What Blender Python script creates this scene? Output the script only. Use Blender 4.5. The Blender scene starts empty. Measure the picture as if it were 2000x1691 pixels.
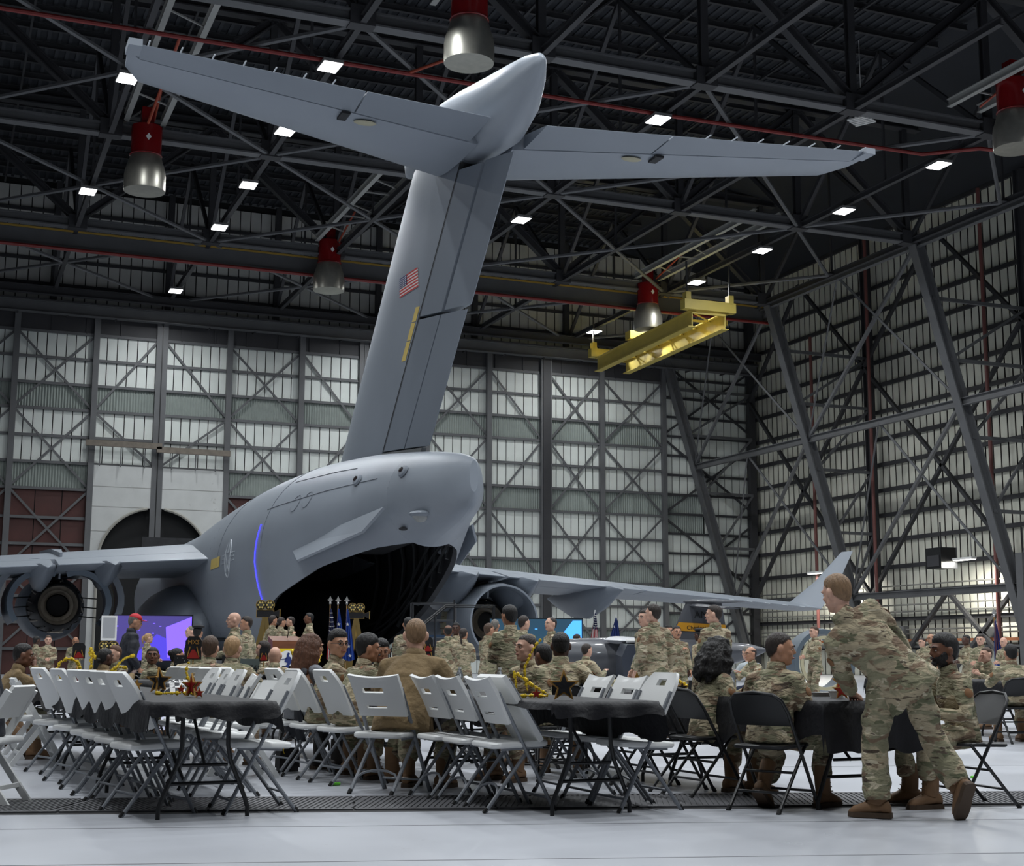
import bpy, bmesh, math, random
import numpy as np
from mathutils import Vector, Matrix, noise
random.seed(7)
R = math.radians
PI = math.pi
SC = bpy.context.scene
COL = SC.collection

# ------------------------------------------------------------------ camera
cam_data = bpy.data.cameras.new('camera')
cam_data.sensor_width = 36.0
cam_data.lens = 36.0 * 2778.0 / 2000.0
cam_data.clip_end = 400
cam = bpy.data.objects.new('camera', cam_data)
COL.objects.link(cam)
_p, _y, _r = R(8.97), R(22.17), R(0.19)
_fw = Vector((math.sin(_y) * math.cos(_p), math.cos(_y) * math.cos(_p), math.sin(_p)))
_rt = Vector((math.cos(_y), -math.sin(_y), 0))
_up = _rt.cross(_fw)
_r2 = _rt * math.cos(_r) + _up * math.sin(_r)
_u2 = -_rt * math.sin(_r) + _up * math.cos(_r)
cm = Matrix((_r2, _u2, -_fw)).transposed().to_4x4()
cm.translation = (0, 0, 1.03)
cam.matrix_world = cm
SC.camera = cam

# ------------------------------------------------------------------ world, exposure
SC.view_settings.view_transform = 'Standard'
SC.view_settings.look = 'None'
SC.view_settings.exposure = 0.0
SC.view_settings.gamma = 1.0
SC.view_settings.use_curve_mapping = False
w = bpy.data.worlds.new('hangar_air')
SC.world = w
w.use_nodes = True
w.node_tree.nodes['Background'].inputs[0].default_value = (0.75, 0.85, 1.0, 1)
w.node_tree.nodes['Background'].inputs[1].default_value = 0.012
SC.cycles.max_bounces = 6
SC.cycles.diffuse_bounces = 4
SC.cycles.glossy_bounces = 3
SC.cycles.use_denoising = True

# the hangar's high-bay lamps: X columns, Y rows (metres), hung at 22 m
LAMP_Z = 22.0
LAMPS = []
for X in (12.2, 25.5, 39.1):
    for Y in (47.4, 54.3, 61.5, 68.4, 75.1, 81.8):
        if not (X == 12.2 and Y < 40):
            LAMPS.append((X, Y))
LAMPS = [p for p in LAMPS if p not in ((25.5, 68.4), (25.5, 75.1), (25.5, 81.8))]
LAMPS += [(5.6, 51.3), (5.6, 65.2)]
HIDDEN_LAMPS = [(X, Y) for X in (-1.0, 12.2, 25.5, 39.1) for Y in (-2.0, 6.0, 13.0, 20.0, 27.0, 34.0, 40.6)]  # unseen lamps without fixtures, added outside the frame to light the foreground
HIDDEN_LAMPS += [(-14.0, Y) for Y in (6.0, 20.0, 34.0, 48.0, 62.0, 76.0)]
HIDDEN_LAMPS += [(25.5, 68.4), (25.5, 75.1), (25.5, 81.8)]
LAMP_W = 445.0
for i, (X, Y) in enumerate(LAMPS + HIDDEN_LAMPS):
    ld = bpy.data.lights.get('high_bay_light')
    if ld is None:
        ld = bpy.data.lights.new('high_bay_light', 'AREA')
        ld.shape = 'RECTANGLE'; ld.size = 0.8; ld.size_y = 0.6
        ld.energy = LAMP_W; ld.color = (0.93, 0.97, 1.0); ld.spread = R(160)
    if Y < 41 and X > -10:
        l2 = bpy.data.lights.get('near_fill_light')
        if l2 is None: l2 = ld.copy(); l2.name = 'near_fill_light'; l2.energy = LAMP_W * 1.35  # unseen near lamps boosted to brighten the foreground
        ld = l2
    lo = bpy.data.objects.new('high_bay_light', ld)
    COL.objects.link(lo)
    lo.location = (X, Y, LAMP_Z - 0.12)

# ------------------------------------------------------------------ helpers
def s2l(c):
    return tuple((x / 255 / 12.92) if x / 255 <= 0.04045 else ((x / 255 + 0.055) / 1.055) ** 2.4 for x in c)

MATS = {}
def mat(name, rgb, rough=0.5, metal=0.0, var=0.0, vscale=3.0, bump=0.0, bscale=40.0, rnd=0.0, emit=0.0, alpha=1.0, trans=0.0, coat=0.0, dirt=None, stretch=None):
    """Principled surface with noise-driven colour variation and fine relief; rgb in sRGB 0..255."""
    if name in MATS: return MATS[name]
    m = bpy.data.materials.new(name); m.use_nodes = True
    nt = m.node_tree; n = nt.nodes; l = nt.links
    b = n['Principled BSDF']
    c = s2l(rgb)
    b.inputs['Base Color'].default_value = (*c, 1)
    b.inputs['Roughness'].default_value = rough
    b.inputs['Metallic'].default_value = metal
    if coat: b.inputs['Coat Weight'].default_value = coat
    if trans: b.inputs['Transmission Weight'].default_value = trans
    if alpha < 1: b.inputs['Alpha'].default_value = alpha
    if emit:
        b.inputs['Emission Color'].default_value = (*c, 1)
        b.inputs['Emission Strength'].default_value = emit
    tc = None
    def coords():
        nonlocal tc
        if tc is None:
            t = n.new('ShaderNodeTexCoord')
            mp = n.new('ShaderNodeMapping')
            if stretch: mp.inputs['Scale'].default_value = stretch
            l.new(t.outputs['Object'], mp.inputs['Vector'])
            tc = mp.outputs['Vector']
        return tc
    if var or rnd or dirt:
        hs = n.new('ShaderNodeHueSaturation')
        hs.inputs['Color'].default_value = (*c, 1)
        last = None
        if var:
            nz = n.new('ShaderNodeTexNoise'); nz.inputs['Scale'].default_value = vscale; nz.inputs['Detail'].default_value = 4
            l.new(coords(), nz.inputs['Vector'])
            mr = n.new('ShaderNodeMapRange')
            mr.inputs['From Min'].default_value = 0.3; mr.inputs['From Max'].default_value = 0.7
            mr.inputs['To Min'].default_value = 1 - var; mr.inputs['To Max'].default_value = 1 + var
            l.new(nz.outputs['Fac'], mr.inputs['Value']); last = mr.outputs['Result']
        if rnd:
            oi = n.new('ShaderNodeObjectInfo'); m2 = n.new('ShaderNodeMapRange')
            m2.inputs['To Min'].default_value = 1 - rnd; m2.inputs['To Max'].default_value = 1 + rnd
            l.new(oi.outputs['Random'], m2.inputs['Value'])
            if last is not None:
                mu = n.new('ShaderNodeMath'); mu.operation = 'MULTIPLY'
                l.new(last, mu.inputs[0]); l.new(m2.outputs['Result'], mu.inputs[1]); last = mu.outputs[0]
            else: last = m2.outputs['Result']
        if last is not None: l.new(last, hs.inputs['Value'])
        out = hs.outputs['Color']
        if dirt:
            dc, dsc, lo, hi = dirt
            d = n.new('ShaderNodeTexNoise'); d.inputs['Scale'].default_value = dsc; d.inputs['Detail'].default_value = 6; d.inputs['Roughness'].default_value = 0.65
            l.new(coords(), d.inputs['Vector'])
            mr = n.new('ShaderNodeMapRange'); mr.inputs['From Min'].default_value = lo; mr.inputs['From Max'].default_value = hi
            l.new(d.outputs['Fac'], mr.inputs['Value'])
            mx = n.new('ShaderNodeMix'); mx.data_type = 'RGBA'
            l.new(mr.outputs['Result'], mx.inputs['Factor']); l.new(out, mx.inputs['A']); mx.inputs['B'].default_value = (*s2l(dc), 1)
            out = mx.outputs['Result']
        l.new(out, b.inputs['Base Color'])
    if bump:
        nz = n.new('ShaderNodeTexNoise'); nz.inputs['Scale'].default_value = bscale; nz.inputs['Detail'].default_value = 3
        l.new(coords(), nz.inputs['Vector'])
        bp = n.new('ShaderNodeBump'); bp.inputs['Strength'].default_value = bump; bp.inputs['Distance'].default_value = 0.02
        l.new(nz.outputs['Fac'], bp.inputs['Height']); l.new(bp.outputs['Normal'], b.inputs['Normal'])
    MATS[name] = m
    return m

def camo(name, cols, scale=1.0):
    """Blotched field-uniform cloth: stacked horizontal noise blobs, each colour a hard-edged layer."""
    m = bpy.data.materials.new(name); m.use_nodes = True
    nt = m.node_tree; n = nt.nodes; l = nt.links; b = n['Principled BSDF']
    b.inputs['Roughness'].default_value = 0.9
    t = n.new('ShaderNodeTexCoord'); oi = n.new('ShaderNodeObjectInfo')
    ad = n.new('ShaderNodeVectorMath'); ad.operation = 'ADD'
    mu = n.new('ShaderNodeMath'); mu.operation = 'MULTIPLY'; mu.inputs[1].default_value = 37.0
    l.new(oi.outputs['Random'], mu.inputs[0]); l.new(t.outputs['Object'], ad.inputs[0]); l.new(mu.outputs[0], ad.inputs[1])
    prev = None
    specs = [(5.5, .50, (0.75, 0.75, 1.3)), (8.0, .56, (.7, .7, 1.6)), (9.5, .605, (.6, .6, 1.7)), (13.0, .62, (.6, .6, 2.0)), (17.0, .64, (.5, .5, 2.2))]
    for k, c in enumerate(cols):
        if prev is None:
            rg = n.new('ShaderNodeRGB'); rg.outputs[0].default_value = (*s2l(c), 1); prev = rg.outputs[0]; continue
        sc, th, st = specs[k - 1]
        mp = n.new('ShaderNodeMapping'); mp.inputs['Scale'].default_value = st; mp.inputs['Location'].default_value = (k * 3.1, k * 1.7, k * 5.3)
        l.new(ad.outputs[0], mp.inputs['Vector'])
        nz = n.new('ShaderNodeTexNoise'); nz.inputs['Scale'].default_value = sc * scale; nz.inputs['Detail'].default_value = 3.5; nz.inputs['Distortion'].default_value = 0.6
        l.new(mp.outputs['Vector'], nz.inputs['Vector'])
        mr = n.new('ShaderNodeMapRange'); mr.inputs['From Min'].default_value = th - .012; mr.inputs['From Max'].default_value = th + .02
        l.new(nz.outputs['Fac'], mr.inputs['Value'])
        mx = n.new('ShaderNodeMix'); mx.data_type = 'RGBA'
        l.new(mr.outputs['Result'], mx.inputs['Factor']); l.new(prev, mx.inputs['A']); mx.inputs['B'].default_value = (*s2l(c), 1)
        prev = mx.outputs['Result']
    l.new(prev, b.inputs['Base Color'])
    mp = n.new('ShaderNodeMapping'); mp.inputs['Scale'].default_value = (1, 1, 2.2)
    l.new(ad.outputs[0], mp.inputs['Vector'])
    nz = n.new('ShaderNodeTexNoise'); nz.inputs['Scale'].default_value = 9; nz.inputs['Detail'].default_value = 3; nz.inputs['Distortion'].default_value = 1.2
    l.new(mp.outputs['Vector'], nz.inputs['Vector'])
    bp = n.new('ShaderNodeBump'); bp.inputs['Strength'].default_value = 0.75; bp.inputs['Distance'].default_value = 0.05
    l.new(nz.outputs['Fac'], bp.inputs['Height']); l.new(bp.outputs['Normal'], b.inputs['Normal'])
    MATS[name] = m
    return m

def V(*a): return Vector(a)

class MB:
    """Collects primitive shapes and links them as one mesh object."""
    def __init__(s): s.v = []; s.f = []
    def add(s, vs, fs, M=None):
        o = len(s.v)
        s.v += [tuple(M @ Vector(p)) if M is not None else tuple(p) for p in vs]
        s.f += [tuple(i + o for i in f) for f in fs]
        return s
    def box(s, c, d, M=None):
        x, y, z = c; a, b, e = d[0] / 2, d[1] / 2, d[2] / 2
        vs = [(x + i * a, y + j * b, z + k * e) for i in (-1, 1) for j in (-1, 1) for k in (-1, 1)]
        return s.add(vs, [(0, 1, 3, 2), (4, 6, 7, 5), (0, 4, 5, 1), (2, 3, 7, 6), (0, 2, 6, 4), (1, 5, 7, 3)], M)
    def bar(s, p, q, w, h, up=(0, 0, 1)):
        p, q = Vector(p), Vector(q); d = (q - p).normalized(); u = Vector(up)
        if abs(d.dot(u)) > .98: u = Vector((0, 1, 0))
        r = d.cross(u).normalized() * w / 2; t = r.cross(d).normalized() * h / 2
        vs = [e + i * r + j * t for e in (p, q) for (i, j) in ((-1, -1), (1, -1), (1, 1), (-1, 1))]
        return s.add(vs, [(3, 2, 1, 0), (4, 5, 6, 7), (0, 1, 5, 4), (1, 2, 6, 5), (2, 3, 7, 6), (3, 0, 4, 7)])
    def ibeam(s, p, q, w, h, t=.04, up=(0, 0, 1)):
        p, q = Vector(p), Vector(q); d = (q - p).normalized(); u = Vector(up)
        if abs(d.dot(u)) > .98: u = Vector((0, 1, 0))
        r = d.cross(u).normalized(); v = r.cross(d).normalized()
        s.bar(p + v * (h - t) / 2, q + v * (h - t) / 2, w, t, v); s.bar(p - v * (h - t) / 2, q - v * (h - t) / 2, w, t, v)
        return s.bar(p, q, t, h - 2 * t, v)
    def tube(s, pts, r, n=8, flat=1.0, cap=True, up=None):
        pts = [Vector(p) for p in pts]; k = len(pts)
        rs = r if isinstance(r, (list, tuple)) else [r] * k
        rings = []; prev = None
        for i in range(k):
            d = (pts[min(i + 1, k - 1)] - pts[max(i - 1, 0)])
            d = d.normalized() if d.length > 1e-9 else Vector((0, 0, 1))
            if prev is None:
                a = Vector(up) if up else (Vector((0, 0, 1)) if abs(d.z) < .9 else Vector((0, 1, 0)))
            else: a = prev
            b = d.cross(a)
            if b.length < 1e-6: b = d.cross(Vector((1, 0, 0)))
            b.normalize(); a = b.cross(d).normalized(); prev = a
            rr = rs[i]; ra, rb = (rr if isinstance(rr, (list, tuple)) else (rr, rr * flat))
            rings.append([pts[i] + a * ra * math.cos(2 * PI * j / n) + b * rb * math.sin(2 * PI * j / n) for j in range(n)])
        return s.loft(rings, cap)
    def loft(s, rings, cap=True, closed=True, M=None):
        n = len(rings[0]); vs = [p for r in rings for p in r]; fs = []
        for i in range(len(rings) - 1):
            for j in range(n if closed else n - 1):
                a, b = i * n + j, i * n + (j + 1) % n
                fs.append((a, b, b + n, a + n))
        if cap and closed:
            fs.append(tuple(reversed(range(n)))); fs.append(tuple(range((len(rings) - 1) * n, len(rings) * n)))
        return s.add(vs, fs, M)
    def lathe(s, prof, n=24, M=None, cap=False):
        rings = [[(r * math.cos(2 * PI * j / n), r * math.sin(2 * PI * j / n), z) for j in range(n)] for r, z in prof]
        return s.loft(rings, cap, True, M)
    def ell(s, c, r, n=12, m=8, M=None):
        rings = []
        for i in range(1, m):
            t = PI * i / m
            rings.append([(c[0] + r[0] * math.sin(t) * math.cos(2 * PI * j / n), c[1] + r[1] * math.sin(t) * math.sin(2 * PI * j / n), c[2] + r[2] * math.cos(t)) for j in range(n)])
        o = len(rings[0]); vs = [p for q in rings for p in q]; fs = []
        for i in range(m - 2):
            for j in range(n):
                a, b = i * n + j, i * n + (j + 1) % n; fs.append((a, a + n, b + n, b))
        t0 = len(vs); vs += [(c[0], c[1], c[2] + r[2]), (c[0], c[1], c[2] - r[2])]
        for j in range(n):
            fs.append((t0, j, (j + 1) % n)); e = (m - 2) * n; fs.append((t0 + 1, e + (j + 1) % n, e + j))
        return s.add(vs, fs, M)
    def prism(s, poly, y0, y1, M=None):
        """poly in (x, z), extruded along y"""
        n = len(poly); vs = [(x, y0, z) for x, z in poly] + [(x, y1, z) for x, z in poly]
        fs = [tuple(range(n)), tuple(reversed(range(n, 2 * n)))] + [(i, i + n, (i + 1) % n + n, (i + 1) % n) for i in range(n)]
        return s.add(vs, fs, M)
    def mesh(s, name, m, smooth=False):
        me = bpy.data.meshes.new(name); me.from_pydata(s.v, [], s.f)
        if m is not None: me.materials.append(m)
        bm = bmesh.new(); bm.from_mesh(me); bmesh.ops.recalc_face_normals(bm, faces=bm.faces); bm.to_mesh(me); bm.free()
        if smooth:
            me.polygons.foreach_set('use_smooth', [True] * len(me.polygons))
            if smooth != 'all': me.set_sharp_from_angle(angle=R(smooth if smooth is not True else 40))
        return me
    def build(s, name, m, parent=None, smooth=False, loc=None):
        return link(name, s.mesh(name, m, smooth), parent, loc)

def link(name, me, parent=None, loc=None):
    o = bpy.data.objects.new(name, me); COL.objects.link(o)
    if parent is not None: o.parent = parent
    if loc is not None: o.location = loc
    return o

def tag(o, label, cat, group=None):
    o['label'] = label; o['category'] = cat
    if group: o['group'] = group
    return o

def thing(name, label, cat, loc=(0, 0, 0), rz=0, group=None):
    o = bpy.data.objects.new(name, None); COL.objects.link(o)
    o.empty_display_size = .2
    o.location = loc; o.rotation_euler = (0, 0, rz)
    return tag(o, label, cat, group)

def struct(o):
    o['kind'] = 'structure'; return o

def dup(root, loc, rz=None, label=None, group=None, rot=None):
    r = root.copy(); COL.objects.link(r); r.location = loc
    if rz is not None: r.rotation_euler = (0, 0, rz)
    if rot is not None: r.rotation_euler = rot
    if label: r['label'] = label
    if group: r['group'] = group
    for ch in list(root.children):
        c = ch.copy(); COL.objects.link(c); c.parent = r
        for g in list(ch.children):
            d = g.copy(); COL.objects.link(d); d.parent = c
    return r

def text_mesh(body, size, m, name, parent, M, extrude=.002, align='CENTER'):
    """Lettering as a real thin mesh."""
    cu = bpy.data.curves.new('lettering', 'FONT'); cu.body = body; cu.size = size; cu.extrude = extrude
    cu.align_x = align; cu.align_y = 'CENTER'; cu.resolution_u = 2
    t = bpy.data.objects.new('lettering', cu); COL.objects.link(t)
    bpy.context.view_layer.update()
    me = bpy.data.meshes.new_from_object(t.evaluated_get(bpy.context.evaluated_depsgraph_get()))
    bpy.data.objects.remove(t); bpy.data.curves.remove(cu)
    me.transform(M); me.materials.clear(); me.materials.append(m)
    return link(name, me, parent)

# ------------------------------------------------------------------ materials
STEEL = mat('dark_steel', (54, 54, 57), .6, .0, var=.12, vscale=.8)
STEEL2 = mat('painted_grey_steel', (92, 93, 95), .55, 0, var=.12, vscale=.8)
WHITEP = mat('white_sheet_panel', (214, 219, 214), .42, 0, var=.06, vscale=.9, rnd=.05, bump=.35, bscale=2.2, dirt=((150, 148, 136), 1.2, .62, .85))
CORR = mat('translucent_corrugated_sheet', (142, 150, 145), .45, 0, var=.06, vscale=2, rnd=.05)
RED = mat('dark_red_panel', (72, 38, 34), .6, 0, var=.25, vscale=1.2, rnd=.08)
BLACKBACK = mat('wall_backing', (26, 27, 28), .9)
ROOFM = mat('dark_roof_deck', (36, 39, 45), .8, 0, var=.1, vscale=.5)
GREYPL = mat('aircraft_grey_paint', (134, 141, 150), .42, 0, var=.05, vscale=.35)
GREYPL2 = mat('aircraft_grey_panel', (124, 131, 140), .42, 0, var=.05, vscale=.35)
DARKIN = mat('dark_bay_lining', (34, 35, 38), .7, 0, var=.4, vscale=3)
BLK = mat('black_powder_coat', (22, 23, 25), .4)
BLKCLOTH = mat('black_plastic_tablecloth', (20, 20, 24), .55, 0, bump=.5, bscale=14)
BLKCLOTH.node_tree.nodes['Principled BSDF'].inputs['Specular IOR Level'].default_value = .28
WPLAST = mat('white_moulded_plastic', (222, 223, 222), .45, 0, rnd=.03, bump=.06, bscale=160)
GFRAME = mat('grey_tube_steel', (122, 126, 132), .45, .1)
RUB = mat('black_rubber', (20, 20, 21), .8)
REDP = mat('red_pipe_paint', (120, 30, 26), .45)
REDP2 = mat('red_can_enamel', (118, 16, 20), .25)
PINKPIPE = mat('faded_red_pipe', (116, 72, 68), .5)
BARE = mat('brushed_metal', (172, 170, 160), .38, .75, var=.08, vscale=4)
YEL = mat('crane_yellow', (188, 168, 80), .55, 0, var=.06, vscale=2)
YELD = mat('marking_yellow', (206, 182, 104), .6)
GOLD = mat('gold_foil', (234, 200, 56), .28, .45)
GOLDP = mat('gold_card', (176, 132, 62), .5, .3)
WHT = mat('plain_white', (226, 226, 224), .6)
REDG = mat('red_card', (150, 28, 24), .5)
NAVY = mat('navy_flag_cloth', (28, 48, 104), .75, 0, var=.15, vscale=6)
GLOW = mat('lamp_glow', (255, 255, 255), .5, emit=14.0)
BRN = mat('wood_veneer', (112, 66, 40), .45, 0, var=.2, vscale=3, stretch=(1, 1, 9))
TANBOOT = mat('coyote_boot_leather', (118, 88, 60), .7, 0, var=.12, vscale=12)
SOLE = mat('tan_boot_sole', (74, 58, 44), .8)
# ------------------------------------------------------------------ floor
def floor_material():
    m = bpy.data.materials.new('sealed_concrete'); m.use_nodes = True
    n = m.node_tree.nodes; l = m.node_tree.links; b = n['Principled BSDF']
    t = n.new('ShaderNodeTexCoord')
    n1 = n.new('ShaderNodeTexNoise'); n1.inputs['Scale'].default_value = .5; n1.inputs['Detail'].default_value = 6
    l.new(t.outputs['Object'], n1.inputs['Vector'])
    cr = n.new('ShaderNodeMapRange'); cr.inputs['From Min'].default_value = .3; cr.inputs['From Max'].default_value = .7
    cr.inputs['To Min'].default_value = .86; cr.inputs['To Max'].default_value = 1.05
    l.new(n1.outputs['Fac'], cr.inputs['Value'])
    hs = n.new('ShaderNodeHueSaturation'); hs.inputs['Color'].default_value = (*s2l((186, 189, 196)), 1)
    l.new(cr.outputs['Result'], hs.inputs['Value'])
    n2 = n.new('ShaderNodeTexNoise'); n2.inputs['Scale'].default_value = 9; n2.inputs['Detail'].default_value = 8; n2.inputs['Roughness'].default_value = .7
    l.new(t.outputs['Object'], n2.inputs['Vector'])
    r2 = n.new('ShaderNodeMapRange'); r2.inputs['From Min'].default_value = .64; r2.inputs['From Max'].default_value = .84
    l.new(n2.outputs['Fac'], r2.inputs['Value'])
    mx = n.new('ShaderNodeMix'); mx.data_type = 'RGBA'; mx.inputs['B'].default_value = (*s2l((130, 130, 132)), 1)
    l.new(r2.outputs['Result'], mx.inputs['Factor']); l.new(hs.outputs['Color'], mx.inputs['A'])
    l.new(mx.outputs['Result'], b.inputs['Base Color'])
    rr = n.new('ShaderNodeMapRange'); rr.inputs['To Min'].default_value = .22; rr.inputs['To Max'].default_value = .42
    l.new(n1.outputs['Fac'], rr.inputs['Value']); l.new(rr.outputs['Result'], b.inputs['Roughness'])
    bp = n.new('ShaderNodeBump'); bp.inputs['Strength'].default_value = .12; bp.inputs['Distance'].default_value = .02
    n3 = n.new('ShaderNodeTexNoise'); n3.inputs['Scale'].default_value = 2.2; n3.inputs['Detail'].default_value = 5
    l.new(t.outputs['Object'], n3.inputs['Vector']); l.new(n3.outputs['Fac'], bp.inputs['Height']); l.new(bp.outputs['Normal'], b.inputs['Normal'])
    return m
XW, YW = 54.2, 87.0
struct(MB().box((12, 36, -.1), (90, 110, .2)).build('floor', floor_material()))
# trench drain crossing in front of the tables: a run of ribbed covers
gd = Vector((.9629, -.2698, 0)); gp = Vector((.2698, .9629, 0))
drain = struct(MB().add([(-2.6, 11.02, .001), (11, 7.2, .001), (11.28, 8.17, .001), (-2.33, 11.99, .001)], [(0, 1, 2, 3)]).build('trim_drain_bed', mat('drain_bed', (52, 52, 54), .9)))
GR = mat('drain_grate', (92, 92, 95), .55, .3, var=.12, vscale=5)
cover = None
for i in range(14):
    if cover is None:
        g = MB(); g.box((0, -.43, .006), (.96, .05, .012)); g.box((0, .43, .006), (.96, .05, .012)); g.box((0, 0, .004), (.96, .84, .004))
        for k in range(24):
            x = -.46 + k * .04
            g.add([(x - .075, -.41, .012), (x - .055, -.41, .012), (x + .095, .41, .012), (x + .075, .41, .012), (x - .075, -.41, .004), (x - .055, -.41, .004), (x + .095, .41, .004), (x + .075, .41, .004)],
                  [(0, 1, 2, 3), (0, 4, 5, 1), (3, 2, 6, 7), (0, 3, 7, 4), (1, 5, 6, 2)])
        cover = g.mesh('grate', GR)
    o = link('grate', cover, drain)
    c = Vector((-2.3, 11.5, .001)) + gd * (i * .98)
    o.location = c; o.rotation_euler = (0, 0, math.atan2(gd.y, gd.x))
for k, off in enumerate((-1.35, -2.9, 3.2)):
    c = Vector((-2.3, 11.5, .0005)) + gp * off
    o = struct(MB().box((6.5, 0, 0), (15, .012, .002)).build('trim_%d' % (k + 1), mat('floor_joint', (120, 121, 124), .7), None)); o.location = c; o.rotation_euler = (0, 0, math.atan2(gd.y, gd.x))
# ------------------------------------------------------------------ back wall: hangar doors
ROWS = [0.0, 1.45, 2.95, 4.45, 6.0, 7.45, 9.0, 10.7, 12.25, 13.82, 15.43, 16.95, 18.5, 20.05]
CORR_ROWS = {(15.43, 16.95), (10.7, 12.25), (6.0, 7.45), (1.45, 2.95)}
PANEL = MB().box((0, 0, 0), (.54, .03, 1)).mesh('panel', WHITEP)
PANEL_R = MB().box((0, 0, 0), (1, .03, 1)).mesh('panel', RED)
PANEL_UP = MB().box((0, 0, 0), (.54, .03, 1)).mesh('panel', mat('upper_white_panel', (196, 196, 192), .55, var=.08, vscale=1, rnd=.06))  # upper panels: a slightly darker, rougher white than the door panels
def corrugated(w, h, name, parent, loc, m=CORR, pitch=.16):
    g = MB(); k = max(4, int(w / pitch)) * 2; pts = []
    for i in range(k + 1): pts.append((-w / 2 + w * i / k, .03 * (1 if i % 2 else -1)))
    for (x, y), (x2, y2) in zip(pts, pts[1:]):
        g.add([(x, y, -h / 2), (x2, y2, -h / 2), (x2, y2, h / 2), (x, y, h / 2)], [(0, 1, 2, 3)])
    o = g.build(name, m, parent); o.location = loc; return o
def panel_row(x0, x1, z0, z1, Y, parent, mesh=PANEL, count=None, ry=0):
    n = max(1, round((x1 - x0) / .585)); st = (x1 - x0) / n
    for i in range(n):
        o = link('panel', mesh, parent, (x0 + st * (i + .5), Y, (z0 + z1) / 2))
        o.scale = ((st - .055) / .54, 1, z1 - z0 - .04)
        o.rotation_euler = (R(random.uniform(-.5, .5)), 0, R(random.uniform(-.6, .6)))
DOOR_LEAVES = [('door_1', [-5.2, -.6, 3.87, 8.4, 12.06]), ('door_2', [12.43, 16.38, 20.94, 24.83]), ('door_3', [25.1, 29.3, 33.63, 37.5]), ('door_4', [37.98, 41.9, 46.69])]
YD = 86.75
for name, xs in DOOR_LEAVES:
    root = struct(MB().box(((xs[0] + xs[-1]) / 2, YD + .12, 10.4), (xs[-1] - xs[0], .04, 20.9)).build(name, BLACKBACK))
    lowred = name in ('door_1',) 
    for bi, (xa, xb) in enumerate(zip(xs, xs[1:])):
        arch = (name == 'door_1' and bi == 3) or (name == 'door_2' and bi == 0)
        for za, zb in zip(ROWS, ROWS[1:]):
            if zb < 2 and name == 'door_4': pass
            if arch and zb <= 12.26: continue
            if name in ('door_1', 'door_2') and zb <= 10.71:
                if arch: continue
                k = 3; st = (xb - xa) / k
                for i in range(k):
                    o = link('panel', PANEL_R, root, (xa + st * (i + .5), YD + .06, (za + zb) / 2)); o.scale = (st - .05, 1, zb - za - .05)
                continue
            if (za, zb) in CORR_ROWS: corrugated(xb - xa, zb - za, 'corrugated_sheet', root, ((xa + xb) / 2, YD + .04, (za + zb) / 2))
            else: panel_row(xa + .05, xb - .05, za, zb, YD + .04, root)
        for z in ROWS[1:]:
            if arch and z < 12: continue
            MB().bar((xa, YD - .06, z), (xb, YD - .06, z), .12, .16).build('girt', STEEL2, root)
        # X bracing over each pair of white rows + band
        for k, (z0, z1) in enumerate([(1.5, 6.0), (6.0, 10.7), (10.7, 15.43), (15.43, 20.05)]):
            if arch and z1 < 12: continue
            if arch and z0 < 12: z0 = 12.3
            single = len(xs) > 3 and (bi in (0, len(xs) - 2)) and name != 'door_1' or (name == 'door_1' and bi == 3)
            flip = (k % 2 == 0)
            if name == 'door_1' and bi == 3: flip = not flip
            if not single or not flip: MB().bar((xa, YD - .11, z1), (xb, YD - .11, z0), .05, .13).build('brace', STEEL2, root)
            if not single or flip: MB().bar((xa, YD - .13, z0), (xb, YD - .13, z1), .05, .13).build('brace', STEEL2, root)
    for i, x in enumerate(xs):
        edge = i in (0, len(xs) - 1)
        if arch and False: continue
        MB().bar((x, YD - .16, 0), (x, YD - .16, 21.6), .34 if not edge else .3, .34, (0, 1, 0)).build('post', STEEL2, root)
    MB().box(((xs[0] + xs[-1]) / 2, YD - .02, 20.75), (xs[-1] - xs[0], .1, 1.25)).build('head_panel', STEEL, root)
    for k in range(int((xs[-1] - xs[0]) / 2)): MB().bar((xs[0] + 1 + 2 * k, YD - .1, 20.1), (xs[0] + 1 + 2 * k, YD - .1, 21.4), .08, .08, (0, 1, 0)).build('rib', STEEL, root)
    if name == 'door_3': MB().bar((37.74, YD - .25, 0), (37.74, YD - .25, 21.5), .55, .3, (0, 1, 0)).build('seal', STEEL, root)
    if name == 'door_1': MB().bar((12.25, YD - .2, 0), (12.25, YD - .2, 21.5), .12, .2, (0, 1, 0)).build('seal', BLK, root)

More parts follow.
